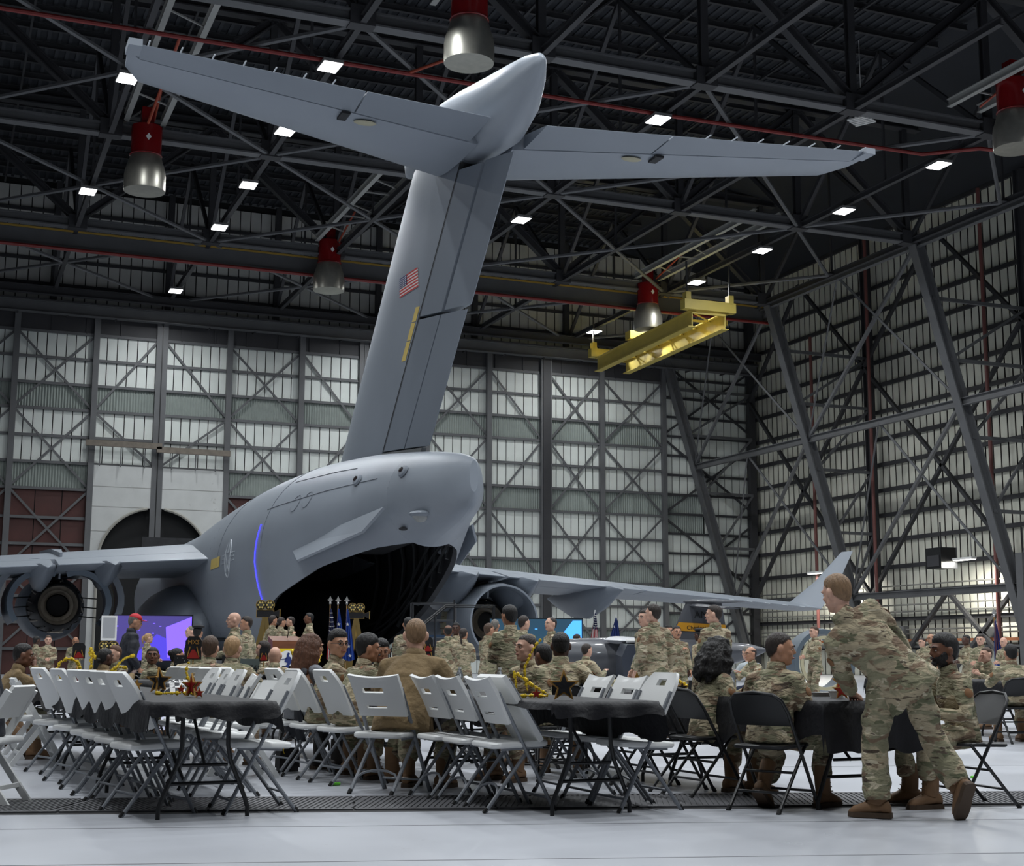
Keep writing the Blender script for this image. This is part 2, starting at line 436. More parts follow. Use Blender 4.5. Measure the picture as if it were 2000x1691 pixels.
# fuselage cut-out: two plain white leaves with a half-round opening
ARCH = mat('scuffed_white_board', (196, 198, 196), .6, var=.05, vscale=1.2, dirt=((120, 116, 108), 1.6, .66, .84))
for sgn, name in ((-1, 'door_5'), (1, 'door_6')):
    cx = 12.25; x_in = cx + sgn * .2; x_out = cx + sgn * 4.0; zt = 12.2; rad = 3.25; zc = 6.5
    poly = [(x_in, zt), (x_out, zt), (x_out, 0), (cx + sgn * rad, 0), (cx + sgn * rad, zc)]
    for k in range(1, 15):
        a = (PI / 2) * k / 14
        px = cx + sgn * rad * math.cos(a)
        if abs(px - cx) < .2: break
        poly.append((px, zc + rad * math.sin(a)))
    poly.append((x_in, zc + rad * math.sin(math.acos(.2 / rad))))
    # built as vertical strips between the curved edge and the outer edge so that the face stays clean
    g = MB(); y0, y1 = YD - .3, YD - .12
    pr = [p for p in poly if True]
    inner = [(x, z) for x, z in poly[3:]]
    for (xa, za), (xb, zb) in zip(inner, inner[1:]):
        oa = (x_out, za); ob = (x_out, zb)
        g.add([(xa, y0, za), oa[:1] + (y0,) + oa[1:], ob[:1] + (y0,) + ob[1:], (xb, y0, zb), (xa, y1, za), (oa[0], y1, oa[1]), (ob[0], y1, ob[1]), (xb, y1, zb)],
              [(0, 1, 2, 3), (4, 7, 6, 5), (0, 3, 7, 4), (1, 5, 6, 2)])
    xa, za = inner[-1]
    g.box(((x_in + x_out) / 2, (y0 + y1) / 2, (za + zt) / 2), (abs(x_out - x_in), y1 - y0, zt - za))
    root = struct(g.build(name, ARCH))
    for z in (10.95, 9.75, 8.3): 
        xi = cx + sgn * (math.sqrt(max(0, rad * rad - max(0, z - zc) ** 2)) + .02) if z < zc + rad else x_in
        MB().box(((xi + x_out) / 2, y0 - .004, z), (abs(x_out - xi), .012, .03)).build('joint_strip', mat('board_joint', (150, 150, 146), .7), root)
    MB().box((cx + sgn * 2.05 , y0 - .4, 13.35 - sgn * .1), (4.4, .22, .34)).build('hanger_beam', mat('rusty_grey_steel', (112, 104, 94), .7, var=.2, vscale=3), root)
    for dx in (.8, 2.2, 3.4): MB().bar((cx + sgn * dx, y0 - .3, 12.1), (cx + sgn * dx, y0 - .3, 13.3), .06, .06, (0, 1, 0)).build('hanger', STEEL2, root)
    n = 10; pts = [(cx + sgn * rad * math.cos(PI / 2 * k / n), y0 - .1, zc + rad * math.sin(PI / 2 * k / n)) for k in range(n)]
    MB().tube([(cx + sgn * rad, y0 - .1, 0)] + pts, .09, 6).build('edge_seal', mat('foam_seal', (160, 158, 150), .8), root, True)
# the dark red screen seen through the cut-out
root = struct(MB().box((12.25, YD + 1.6, 5.2), (9.4, .05, 10.4)).build('trim_nose_screen', BLACKBACK))
for i in range(4):
    for k in range(4):
        o = link('panel', PANEL_R, root, (9.2 + 2.03 * i, YD + 1.5, 1.3 + 2.5 * k)); o.scale = (1.97, 1, 2.4)
for x in (10.5, 14.2): MB().bar((x, YD + 1.35, 0), (x, YD + 1.35, 10.3), .25, .2, (0, 1, 0)).build('post', STEEL2, root)
MB().bar((9, YD + 1.3, 8), (15.5, YD + 1.3, 8), .1, .14).build('girt', STEEL2, root)
for a, b in (((10.5, 10), (12.2, 7)), ((14.2, 10), (12.4, 7)), ((12.2, 7), (10.5, 4)), ((12.4, 7), (14.2, 4))):
    MB().bar((a[0], YD + 1.3, a[1]), (b[0], YD + 1.3, b[1]), .08, .12).build('brace', STEEL2, root)
# fixed bay beyond the last leaf
root = struct(MB().box((50.5, YD + .14, 11), (7.6, .04, 22)).build('wall_back_bay', BLACKBACK))
for za in [i * 1.36 for i in range(16)]:
    if 9.5 < za < 10.9 or 5.4 < za < 6.8 or 1.2 < za < 2.8:
        corrugated(3.0, 1.3, 'corrugated_sheet', root, (48.3, YD + .05, za + .68)); panel_row(49.9, 54.0, za, za + 1.36, YD + .04, root)
    else: panel_row(46.8, 54.0, za, za + 1.36, YD + .04, root)
    MB().bar((46.7, YD - .08, za), (54.1, YD - .08, za), .14, .16).build('girt', STEEL, root)
for z in (2, 7.5, 13, 18.5):
    MB().bar((46.8, YD - .16, z - 2), (54, YD - .16, z + 3), .1, .14).build('brace', STEEL, root)
    MB().bar((46.8, YD - .2, z + 3), (54, YD - .2, z - 2), .1, .14).build('brace', STEEL, root)
MB().bar((53.7, YD - .2, 0), (53.7, YD - .2, 27), .5, .5, (0, 1, 0)).build('corner_post', STEEL, root)
# upper gable wall over the doors
root = struct(MB().box((20, YW + .2, 25.3), (70, .04, 8.2)).build('wall_back_upper', BLACKBACK))
cnt = 0; rest = MB()
for za in (21.5, 23.0, 24.5, 26.0, 27.5):
    x = 2.0
    while x < 54:
        if za < 27 and cnt < 290 and x < 40:
            o = link('panel', PANEL_UP, root, (x, YW + .1, za + .75)); o.scale = (1.1, 1, 1.42); cnt += 1
        else: rest.box((x, YW + .1, za + .75), (.6, .03, 1.42))
        x += .66
    MB().bar((-14, YW, za), (54, YW, za), .16, .18).build('girt', STEEL, root)
rr = rest.build('far_panels', PANEL_UP.materials[0], root); rr['kind'] = 'stuff'
for x in (-1, 5.8, 12.5, 19.2, 25.9, 32.6, 39.3, 46): MB().bar((x, YW - .3, 21.3), (x, YW - .3, 29.3), .35, .35, (0, 1, 0)).build('post', STEEL, root)
# door head track beams
root = struct(MB().ibeam((-14, 86.1, 21.35), (54, 86.1, 21.35), .5, .7).build('trim_door_track', STEEL2))
MB().box((20, 86.3, 21.75), (68, 1.0, .08)).build('soffit', STEEL, root)
MB().ibeam((-14, 85.4, 22.2), (54, 85.4, 22.2), .4, .5).build('track_beam', STEEL, root)
for k in range(24): MB().bar((-13 + k * 2.8, 86.1, 21), (-13 + k * 2.8, 86.9, 21), .1, .1).build('bracket', STEEL, root)

# ------------------------------------------------------------------ right wall (X = 54.2)
root = struct(MB().box((XW + .25, 60, 13.8), (.04, 62, 27.8)).build('wall_right', BLACKBACK))
RW = [0, 1.7, 3.4, 5.0, 6.55, 8.2, 9.75, 11.3, 12.9, 14.5, 16.2, 17.9, 19.4, 21.0, 22.6, 24.2, 25.9, 27.6]
WP2 = mat('right_wall_panel', (216, 216, 202), .45, var=.08, vscale=.8, rnd=.06, bump=.5, bscale=1.8)
PR = MB().box((0, 0, 0), (.03, .56, 1)).mesh('panel', WP2)
cnt = 0; rest = MB()
for za, zb in zip(RW, RW[1:]):
    y = 50.3
    while y < 87:
        if cnt < 298 and 56 < y and 3 < za < 13: 
            o = link('panel', PR, root, (XW + .14, y, (za + zb) / 2)); o.scale = (1, .9, zb - za - .05); cnt += 1
            o.rotation_euler = (0, R(random.uniform(-.6, .6)), R(random.uniform(-1.2, 1.2)))
        else: rest.box((XW + .14, y, (za + zb) / 2), (.03, .5, zb - za - .05))
        y += .62
    MB().bar((XW, 44, zb), (XW, 87, zb), .16, .24).build('girt', STEEL, root)
rr = rest.build('upper_panels', WP2, root); rr['kind'] = 'stuff'
for y in (58.5, 72.5):
    MB().ibeam((53.6, y, 0), (53.6, y, 27.4), .45, .5, .06).build('column', STEEL, root)
for y0, z0, y1, z1 in [(72.5, 4.8, 65.5, 12), (58.5, 4.8, 65.5, 12), (65.5, 12, 72.5, 19), (65.5, 12, 58.5, 19), (72.5, 19, 65.5, 26), (58.5, 19, 65.5, 26), (65.5, 4.8, 60, 0), (65.5, 4.8, 71, 0), (60, 4.8, 65.5, 0.2),
                       (86, 4.8, 79.5, 12), (72.5, 4.8, 79.5, 12), (79.5, 12, 86, 19), (79.5, 12, 72.5, 19), (86, 19, 79.5, 26), (72.5, 19, 79.5, 26), (58.5, 4.8, 51.5, 12), (51.5, 12, 58.5, 19)]:
    MB().bar((53.3, y0, z0), (53.3, y1, z1), .2, .22, (1, 0, 0)).build('brace', STEEL, root)
# conduits and cable trays low on the wall
CON = mat('conduit_steel', (150, 150, 146), .4, .4)
for k, z in enumerate((5.35, 4.2, 3.8, 2.75, 2.5)): MB().tube([(XW - .35, 50, z), (XW - .35, 86, z)], .045, 6).build('conduit', CON, root, True)
for y in (56.3, 56.6, 56.9, 57.3, 59.6, 60.0): MB().tube([(XW - .3, y, .5), (XW - .3, y, 8 + (y % 1) * 9)], .04, 6).build('conduit', STEEL, root, True)
MB().box((XW - .5, 68, 1.75), (.5, 22, .12)).build('cable_tray', STEEL2, root)
MB().box((XW - .5, 68, 2.1), (.4, 22, .16)).build('cable_tray', mat('rust_orange_tray', (150, 92, 60), .7), root)
for y, z in ((62.5, 2.2), (70.5, 2.4), (76, 3)): MB().box((XW - .35, y, z), (.35, .9, 1.1)).build('junction_box', STEEL2, root)
# sloping frame legs, one per roof truss
for i, y in enumerate((58.5, 72.5, 86.3)):
    leg = thing('frame_leg', ['wide grey steel leg sloping down beside the white side wall, before the wall box', 'grey steel leg sloping behind the winglet, midway along the side wall', 'grey steel leg sloping in the far corner in front of the hangar doors'][i], 'frame leg', (0, y, 0))
    MB().ibeam((46.5, 0, 22.6), (53.3, 0, 0), .55, .6, .08, (1, 0, .3)).build('leg_beam', STEEL2, leg)
    for z in (4.8, 8.6, 12.4, 16.4, 19.6):
        xx = 46.5 + (22.6 - z) / 22.6 * 6.8
        MB().bar((xx, 0, z), (53.6, 0, z), .16, .18).build('strut', STEEL2, leg)
    for a, b in ((19.6, 16.4), (16.4, 12.4), (12.4, 8.6), (8.6, 4.8)):
        MB().bar((46.5 + (22.6 - b) / 22.6 * 6.8, 0, b), (53.6, 0, a), .12, .14).build('lacing', STEEL2, leg)
# tie girders running along the wall between the legs
for i, (z, ya, yb) in enumerate(((14.2, 50, 86.3), (4.7, 50, 86.3), (22.4, 44, 86.3))):
    x = 46.5 + (22.6 - z) / 22.6 * 6.8
    g = MB().ibeam((x, ya, z), (x, yb, z), .3, .4).build('tie_girder', STEEL2)
    tag(g, ['pale grey steel girder tying the sloping legs at mid height', 'low grey steel girder tying the sloping legs above the crowd', 'dark grey steel girder tying the tops of the sloping legs'][i], 'girder')
k = 0
for y0 in (58.5, 72.5):
    for (z0, z1) in ((4.7, 14.2), (14.2, 22.4)):
        x0 = 46.5 + (22.6 - z0) / 22.6 * 6.8; x1 = 46.5 + (22.6 - z1) / 22.6 * 6.8
        t = thing('knee_brace', ['crossed light steel braces low between the first two sloping legs', 'crossed light steel braces high between the first two sloping legs', 'crossed light steel braces low between the far two sloping legs', 'crossed light steel braces high between the far two sloping legs'][k], 'brace', (x0, y0, z0)); k += 1
        dx, dy, dz = x1 - x0, 14, z1 - z0
        MB().bar((dx, 0, dz), (0, dy, 0), .16, .2).build('diagonal', STEEL2, t)
        MB().bar((dx, dy / 2, dz), (0, dy, 0), .08, .1).build('diagonal', STEEL2, t)
        MB().bar((dx, dy / 2, dz), (0, 0, 0), .1, .12).build('diagonal', STEEL2, t)
for i, (y, z1) in enumerate(((60.9, 27), (71.4, 27), (77.6, 22))):
    tag(MB().tube([(52.85, y, 0), (52.85, y, z1)], .11, 10).build('standpipe', PINKPIPE, None, True), ['faded red standpipe before the wide sloping leg', 'faded red standpipe just behind the middle sloping leg', 'faded red standpipe toward the far corner'][i], 'pipe')
for i, (y, lab) in enumerate(((62.3, 'white tube lamp beside the black wall box'), (76.3, 'white tube lamp by the winglet, on the side wall'))):
    t = thing('tube_lamp', lab, 'lamp', (51.9, y, 6.35))
    MB().box((0, 0, .06), (.35, 1.6, .12)).build('lamp_tray', WHT, t); MB().box((0, 0, -.01), (.26, 1.5, .04)).build('tube', mat('tube_glow', (255, 252, 240), .5, emit=9), t)
    for dy in (-.6, .6): MB().bar((0, dy, .1), (0, dy, 1.3), .03, .03, (0, 1, 0)).build('hanger', STEEL2, t)
    for dz in (0,):
        ld = bpy.data.lights.new('wall_tube_light', 'AREA'); ld.shape = 'RECTANGLE'; ld.size = .3; ld.size_y = 1.4; ld.energy = 520; ld.color = (1, .97, .88)
        lo = bpy.data.objects.new('wall_tube_light', ld); COL.objects.link(lo); lo.location = (51.9, y, 6.3)
t = thing('heater_box', 'black box heater hung high on the white side wall', 'heater', (51.6, 63.8, 6.5))
MB().box((0, 0, 0), (1.1, 1.3, 1.15)).build('casing', BLK, t); MB().box((-.56, 0, -.15), (.05, 1.0, .6)).build('grille', STEEL, t)
MB().bar((0, 0, .5), (0, 0, 2), .06, .06, (0, 1, 0)).build('hanger', STEEL, t)
# door frame post at the picture's edge
tag(MB().box((52.1, 57.5, 3.2), (1.5, .5, 6.4)).build('control_cabinet', STEEL2), 'tall grey control cabinet against the white side wall', 'cabinet')

# ------------------------------------------------------------------ roof
root = struct(MB().add([(-34, 10, 29.6), (42, 10, 29.6), (42, 87.3, 29.6), (-34, 87.3, 29.6), (55, 10, 27.6), (55, 87.3, 27.6)], [(0, 1, 2, 3), (1, 4, 5, 2)]).build('ceiling', ROOFM))
RIBM = mat('roof_rib', (52, 55, 60), .7)
ribs = MB()
for k in range(150):
    x = -30 + k * .48
    ribs.box((x, 50, 29.57), (.16, 75, .07))
rb = ribs.build('deck_ribs', RIBM, root); rb['kind'] = 'stuff'
for k in range(20):
    y = 46.6 + k * 2.0
    MB().ibeam((-32, y, 29.3), (42, y, 29.3), .16, .3, .03).build('purlin', STEEL, root)
for k in range(9):
    x = -4 + k * 6.7
    MB().bar((x, 45, 29.05), (x, 87, 29.05), .1, .1).build('sag_rod', STEEL, root)
for k, Y in enumerate((44.5, 58.5, 72.5)):
    t = thing('roof_truss', ['dark steel roof truss nearest the viewer, above the tail fairing', 'dark steel roof truss midway, behind the tail wings', 'dark steel roof truss above the crane rail beam'][k], 'truss', (0, Y, 0))
    MB().ibeam((-20, 0, 22.6), (46.5, 0, 22.6), .5, .5, .07).build('bottom_chord', STEEL2, t)
    MB().ibeam((-20, 0, 28.8), (47, 0, 28.8), .5, .5, .07).build('top_chord', STEEL, t)
    xs = [-14.3 + 6.7 * i for i in range(10)]
    for i, x in enumerate(xs):
        MB().ibeam((x, 0, 22.8), (x, 0, 28.6), .3, .3, .05).build('vertical', STEEL, t)
        if i < len(xs) - 1:
            a, b = ((x, 28.6), (xs[i + 1], 22.8)) if i % 2 == 0 else ((x, 22.8), (xs[i + 1], 28.6))
            MB().ibeam((a[0], 0, a[1]), (b[0], 0, b[1]), .38, .38, .06).build('diagonal', STEEL, t)
        MB().box((x, -.02, 22.65), (.9, .56, .7)).build('gusset', STEEL, t)
for k, X in enumerate((-1.0, 5.8, 12.5, 19.2, 25.9, 32.6, 39.4, 46.2)):
    t = thing('longitudinal_truss', ['steel purlin truss running away above the port wing', 'steel purlin truss running away over the left pair of lamps', 'steel purlin truss carrying the row of lamps left of the fin', 'steel purlin truss running away behind the fin', 'steel purlin truss carrying the lamp over the starboard tail wing', 'steel purlin truss running away toward the yellow crane', 'steel purlin truss carrying the diagonal row of lamps by the side wall', 'steel purlin truss along the tops of the sloping legs'][k], 'truss', (X, 0, 0))
    MB().ibeam((0, 36, 22.5), (0, 86.5, 22.5), .22, .3, .04).build('bottom_chord', STEEL, t)
    for j, y in enumerate((44.5, 58.5, 72.5)):
        MB().bar((0, y, 22.6), (0, y + 7, 28.9), .18, .2).build('diagonal', STEEL, t)
        MB().bar((0, y + 7, 28.9), (0, y + 14, 22.6), .18, .2).build('diagonal', STEEL, t)
        MB().bar((0, y + 7, 22.6), (0, y + 7, 28.9), .1, .1, (0, 1, 0)).build('hanger', STEEL, t)
# flat diamond bracing in the plane of the bottom chords
bl = ['over the left pair of lamps', 'over the fin tip', 'in front of the starboard tail wing', 'by the tops of the sloping legs']
k = 0
for yi, Y in enumerate((51.5, 65.6, 79.6)):
    for xi, X in enumerate((5.8, 19.2, 32.6, 46.0)):
        t = thing('roof_brace', 'thin steel roof braces ' + bl[xi] + [', first bay', ', middle bay', ', last bay'][yi], 'brace', (X, Y, 22.45), 0, 'roof braces')
        for sx in (-1, 1):
            if X > 45 and sx > 0: continue
            for sy in (-1, 1):
                MB().tube([(0, 0, 0), (sx * 6.7, sy * 7.0, 0)], .1, 6).build('rod', STEEL2, t, True)
        MB().box((0, 0, 0), (.7, .7, .06)).build('gusset', STEEL, t)
# crane rail beam across the hangar and its bus bars
t = thing('crane_rail_beam', 'long steel rail beam with yellow stripe crossing behind the fin', 'beam', (0, 73.6, 0))
MB().ibeam((-20, 0, 22.0), (47, 0, 22.0), .6, 1.0, .1).build('beam', STEEL2, t)
MB().box((13.5, -.33, 22.4), (67, .03, .1)).build('yellow_conductor', mat('ochre_stripe', (170, 138, 60), .5), t)
MB().tube([(-20, -.45, 21.4), (47, -.45, 21.4)], .09, 8).build('red_pipe', REDP, t, True)
# sprinkler main
t = thing('sprinkler_main', 'thin dark red sprinkler pipe crossing under the roof above the tail wings', 'pipe', (0, 0, 0))
MB().tube([(-10, 47.6, 22.25), (26, 47.4, 22.25), (38, 47.1, 22.25), (39.8, 45.6, 22.25), (42, 43.4, 21.4)], .085, 8).build('main', REDP, t, True)
for a in (((15.2, 47.5, 22.3), (16.4, 44.2, 22.0)), ((6.9, 47.6, 22.3), (7.0, 56.0, 22.2))): MB().tube(a, .06, 8).build('branch', mat('orange_red_pipe', (150, 62, 40), .5), t, True)

# ------------------------------------------------------------------ lamps
lamp0 = None
def lamp_label(i, X, Y):
    colname = {5.6: 'in the outermost short row', 12.2: 'in the row beside the tail wing and fin', 25.5: 'behind the starboard tail wing', 39.1: 'in the diagonal row toward the crane and side wall'}[X]
    rank = sorted([q[1] for q in LAMPS if q[0] == X]).index(Y)
    return 'bright white roof lamp ' + ['nearest', 'second', 'third', 'fourth', 'fifth', 'farthest'][rank] + ' ' + colname
for i, (X, Y) in enumerate(LAMPS):
    if lamp0 is None:
        lamp0 = thing('roof_lamp', '', 'lamp', (0, 0, 0), 0, 'lit roof lamps')
        MB().box((0, 0, .06), (.74, .95, .12)).build('housing', mat('lamp_case', (120, 120, 120), .5), lamp0)
        gm = MB()
        for q in range(5): gm.box((0, -.36 + q * .18, -.01), (.66, .15, .03))
        gl = gm.build('light_strips', GLOW, lamp0)
        MB().bar((0, 0, .12), (0, 0, .5), .06, .06, (0, 1, 0)).build('stem', STEEL, lamp0)
        o = lamp0
    else: o = dup(lamp0, (0, 0, 0))
    o.location = (X, Y, LAMP_Z); o['label'] = lamp_label(i, X, Y)
    o.rotation_euler = (0, 0, R(random.uniform(-4, 4)))
for k, (X, Y) in enumerate(((25.5, 68.4), (25.5, 75.1), (25.5, 81.8))):
    o = dup(lamp0, (X, Y, LAMP_Z), 0, 'bright white roof lamp hidden behind the fin, ' + ['nearer one', 'middle one', 'farther one'][k])
t = thing('unlit_lamp', 'pale unlit strip lamp hanging dark under the roof by the sprinkler pipe', 'lamp', (38.6, 52.0, 25.6), R(30))
for q in range(5): MB().box((-.45 + q * .22, 0, 0), (.12, 1.0, .06)).build('louvre', WHT, t)
MB().box((0, 0, .06), (1.1, .2, .06)).build('spine', WHT, t); MB().bar((0, 0, .08), (0, 0, 4.0), .02, .02, (0, 1, 0)).build('chain', WHT, t)

# ------------------------------------------------------------------ foam generators hung from channel pairs
cans = [((7.15, 57.5), 44.9, 58.4, 'red and steel foam generator can at far left under the tail wing'), ((15.45, 41.8), 28.0, 43.4, 'red and steel foam generator can hanging highest, above the fin tip'), ((18.85, 72.4), 59.2, 72.2, 'red and steel foam generator can just left of the fin'), ((38.05, 72.3), 59.2, 72.4, 'red and steel foam generator can above the yellow crane'), ((37.7, 41.2), 30, 44.0, 'red and steel foam generator can cut by the right edge')]
first = None
for (X, Y), ya, yb, lab in cans:
    if first is None:
        first = thing('foam_generator', lab, 'foam generator', (X, Y, .6), 0, 'foam generators')
        MB().bar((0, 0, 21.9), (0, 0, 22.75), .5, .5, (0, 1, 0)).build('mounting', REDP2, first)
        MB().lathe([(.0, 21.95), (.62, 21.95), (.62, 20.75), (.66, 20.72), (.62, 20.69)], 28).build('red_drum', REDP2, first, True)
        MB().lathe([(.6, 20.7), (.62, 20.68), (.8, 20.1), (.84, 19.85), (.84, 19.3), (.83, 19.22), (0, 19.2)], 28).build('steel_hood', BARE, first, True)
        MB().add([(-.11, -.635, 21.35), (0, -.64, 21.2), (.11, -.635, 21.35), (0, -.64, 21.5)], [(0, 1, 2, 3)]).build('diamond_sticker', WHT, first)
    else: dup(first, (X, Y, .8 if X == 38.05 else 1.2), label=lab)
    t = thing('channel_rail', 'pale steel channel pair holding the ' + lab.split('generator ')[1], 'rail', (X, 0, 23.1))
    for s in (-.75, .75):
        MB().ibeam((s, ya, .1), (s, yb, .1), .22, .34, .04).build('channel', mat('pale_channel', (158, 158, 154), .5), t)
    for k in range(int((yb - ya) / 2)):
        y = ya + .6 + 2 * k
        MB().bar((-.75, y, .1), (.75, y + (1.0 if k % 2 else 0), .1), .06, .06).build('lacing', MATS['pale_channel'], t)
    MB().tube([(.2, yb - 4, .5), (.3, yb - .6, -.1)], .05, 6).build('feed_pipe', MATS['orange_red_pipe'], t, True)

# ------------------------------------------------------------------ yellow overhead crane
t = thing('overhead_crane', 'yellow twin-girder overhead crane under the roof near the corner', 'crane', (0, 0, 0))
def crane_pt(x, y, z): return Vector((x, y, z))
A0, A1 = Vector((37.7, 66.3, 19.3)), Vector((39.3, 81.5, 19.75))
sd = Vector((1.0, -.05, 0)).normalized()
for s in (-.1, 1.9):
    MB().ibeam(A0 + sd * s, A1 + sd * s, .45, .9, .06).build('girder', YEL, t)
for k in range(9):
    p = A0.lerp(A1, k / 8)
    MB().bar(p + sd * -.1 + V(0, 0, .35), p + sd * 1.9 + V(0, 0, .35), .1, .12).build('crosspiece', YEL, t)
    if k < 8:
        q = A0.lerp(A1, (k + 1) / 8); MB().bar(p + sd * -.1 + V(0, 0, .35), q + sd * 1.9 + V(0, 0, .35), .06, .06).build('lacing', YEL, t)
for p in (A0, A1):
    MB().box(p + sd * .9 + V(0, 0, .75), (3.2, .5, .55)).build('end_carriage', YEL, t)
    for s in (-.4, 2.2): MB().box(p + sd * s + V(0, 0, 1.2), (.3, .4, .5)).build('wheel_block', YEL, t)
for p in (A0, A1):
    for s in (-.4, 2.2): MB().bar(p + sd * s + V(0, 0, 1.4), p + sd * s + V(0, 0, 3.2), .08, .08, (0, 1, 0)).build('hanger', STEEL, t)
m0 = A0.lerp(A1, .62)
MB().box(m0 + sd * .3 + V(0, 0, .85), (1.1, .7, .5)).build('hoist_motor', YEL, t)
MB().box(m0 + sd * 1.2 + V(0, 0, .8), (.6, 1.0, .4)).build('hoist_drum', YEL, t)
for k in range(14): MB().box(A0.lerp(A1, (k + .5) / 14) + sd * 1.9 + V(.24, 0, 0), (.06, .5, .3)).build('web_window', mat('crane_dark_yellow', (140, 120, 40), .5), t)
# ------------------------------------------------------------------ cargo aircraft (local: x to starboard, y forward from the tail tip, z up)
PX, PY = 13.16, 30.19
AC = thing('cargo_aircraft', 'huge grey cargo jet with T tail and open rear ramp', 'aircraft', (PX, PY, 0))
ST = [(4.75, .12, 6.2, 5.75, 5.35), (4.95, .3, 6.3, 5.65, 5.0), (5.6, .62, 6.48, 5.5, 4.72), (7, 1.02, 6.72, 5.6, 4.42), (8.2, 1.34, 6.88, 5.5, 4.2), (9, 1.54, 6.98, 5.4, 3.8), (12, 2.28, 7.3, 5.05, 2.5), (16, 3.02, 7.55, 4.6, 1.25), (20, 3.38, 7.58, 4.35, .88), (24, 3.43, 7.5, 4.25, .85), (28, 3.43, 7.3, 4.25, .85), (33, 3.43, 6.9, 4.1, .85), (40, 3.43, 6.8, 4.0, .85), (46, 3.3, 6.7, 4.0, .9), (50, 2.4, 6.6, 3.9, 1.4), (52.3, 1.0, 5.2, 3.6, 2.5), (52.8, .1, 3.8, 3.6, 3.4)]
def st_at(a):
    for s, q in zip(ST, ST[1:]):
        if s[0] <= a <= q[0]:
            t = (a - s[0]) / (q[0] - s[0])
            return tuple(s[i] + (q[i] - s[i]) * t for i in range(5))
    return ST[-1]
def smooth_st(a):
    acc = [0] * 5
    for d, wt in ((-.8, .25), (0, .5), (.8, .25)):
        q = st_at(min(max(a + d, ST[0][0]), ST[-1][0]))
        for i in range(5): acc[i] += q[i] * wt
    acc[0] = a
    return tuple(acc) if 6 < a < 50 else st_at(a)
def ring(a, th0, th1, n, off=0):
    _, w, zt, zc, zb = smooth_st(a); w = max(w - off, .02); zt -= off; zb += off
    out = []
    for i in range(n + 1):
        t = th0 + (th1 - th0) * i / n
        s, c = math.sin(t), math.cos(t)
        lo = max(0, -c); x = w * (abs(s) ** (.95 - .38 * min(1, lo * 4) * max(0, min(1, (a - 8.5) / 5)))) * (1 if s >= 0 else -1)
        z = zc + (zt - zc) * c if c >= 0 else zc + (zc - zb) * c
        out.append((x, a, z))
    return out
SILL = [(8.2, 4.24), (9.5, 4.15), (12.3, 3.74), (15.7, 2.95), (17.2, 2.35), (18.8, 1.65), (20.5, 1.15), (22, .95), (24.4, .87)]
def sill_z(a):
    for (a0, z0), (a1, z1) in zip(SILL, SILL[1:]):
        if a0 <= a <= a1: return z0 + (z1 - z0) * (a - a0) / (a1 - a0)
def th_sill(a):
    _, w, zt, zc, zb = smooth_st(a); z = sill_z(a)
    c = (z - zc) / (zc - zb) if z < zc else (z - zc) / (zt - zc)
    return math.acos(max(-1, min(1, c)))
front = [24.4 + k * 1.2 for k in range(24)]
front = [a for a in front if a < 50] + [50, 51, 52, 52.5, 52.8]
tail = [4.75, 4.85, 5.0, 5.3, 5.8, 6.4, 7, 7.6, 8.2]
mid = [8.2 + k * .6 for k in range(27)] + [24.4]
skin = MB()
def gridloft(g, rings, close=False):
    o = len(g.v); n = len(rings[0])
    g.v += [tuple(p) for r in rings for p in r]
    for i in range(len(rings) - 1):
        for j in range(n - 1):
            a = o + i * n + j; g.f.append((a, a + 1, a + n + 1, a + n))
N = 48
gridloft(skin, [ring(a, -PI, PI, N) for a in tail])
gridloft(skin, [ring(a, -th_sill(a), th_sill(a), N) for a in mid])
gridloft(skin, [ring(a, -PI, PI, N) for a in front])
fus = skin.build('fuselage', GREYPL, AC, 60)
ec = ring(4.75, -PI, PI, N); MB().add(ec, [tuple(range(len(ec) - 1))]).build('tail_cap', GREYPL, fus)
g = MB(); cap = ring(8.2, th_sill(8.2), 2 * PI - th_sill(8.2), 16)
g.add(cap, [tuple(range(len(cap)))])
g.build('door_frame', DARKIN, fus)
inner = MB()
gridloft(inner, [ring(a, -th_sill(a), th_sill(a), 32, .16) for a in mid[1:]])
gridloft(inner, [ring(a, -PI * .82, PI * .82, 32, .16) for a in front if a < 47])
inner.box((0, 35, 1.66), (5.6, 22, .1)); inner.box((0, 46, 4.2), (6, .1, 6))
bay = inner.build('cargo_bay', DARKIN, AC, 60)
rim = MB()
for sg in (-1, 1):
    o = [ring(a, sg * th_sill(a), sg * th_sill(a), 1)[0] for a in mid[1:]]; q = [ring(a, sg * th_sill(a), sg * th_sill(a), 1, .16)[0] for a in mid[1:]]
    gridloft(rim, [o, q])
rim.build('sill_rim', mat('dark_edge', (48, 50, 54), .5), fus)
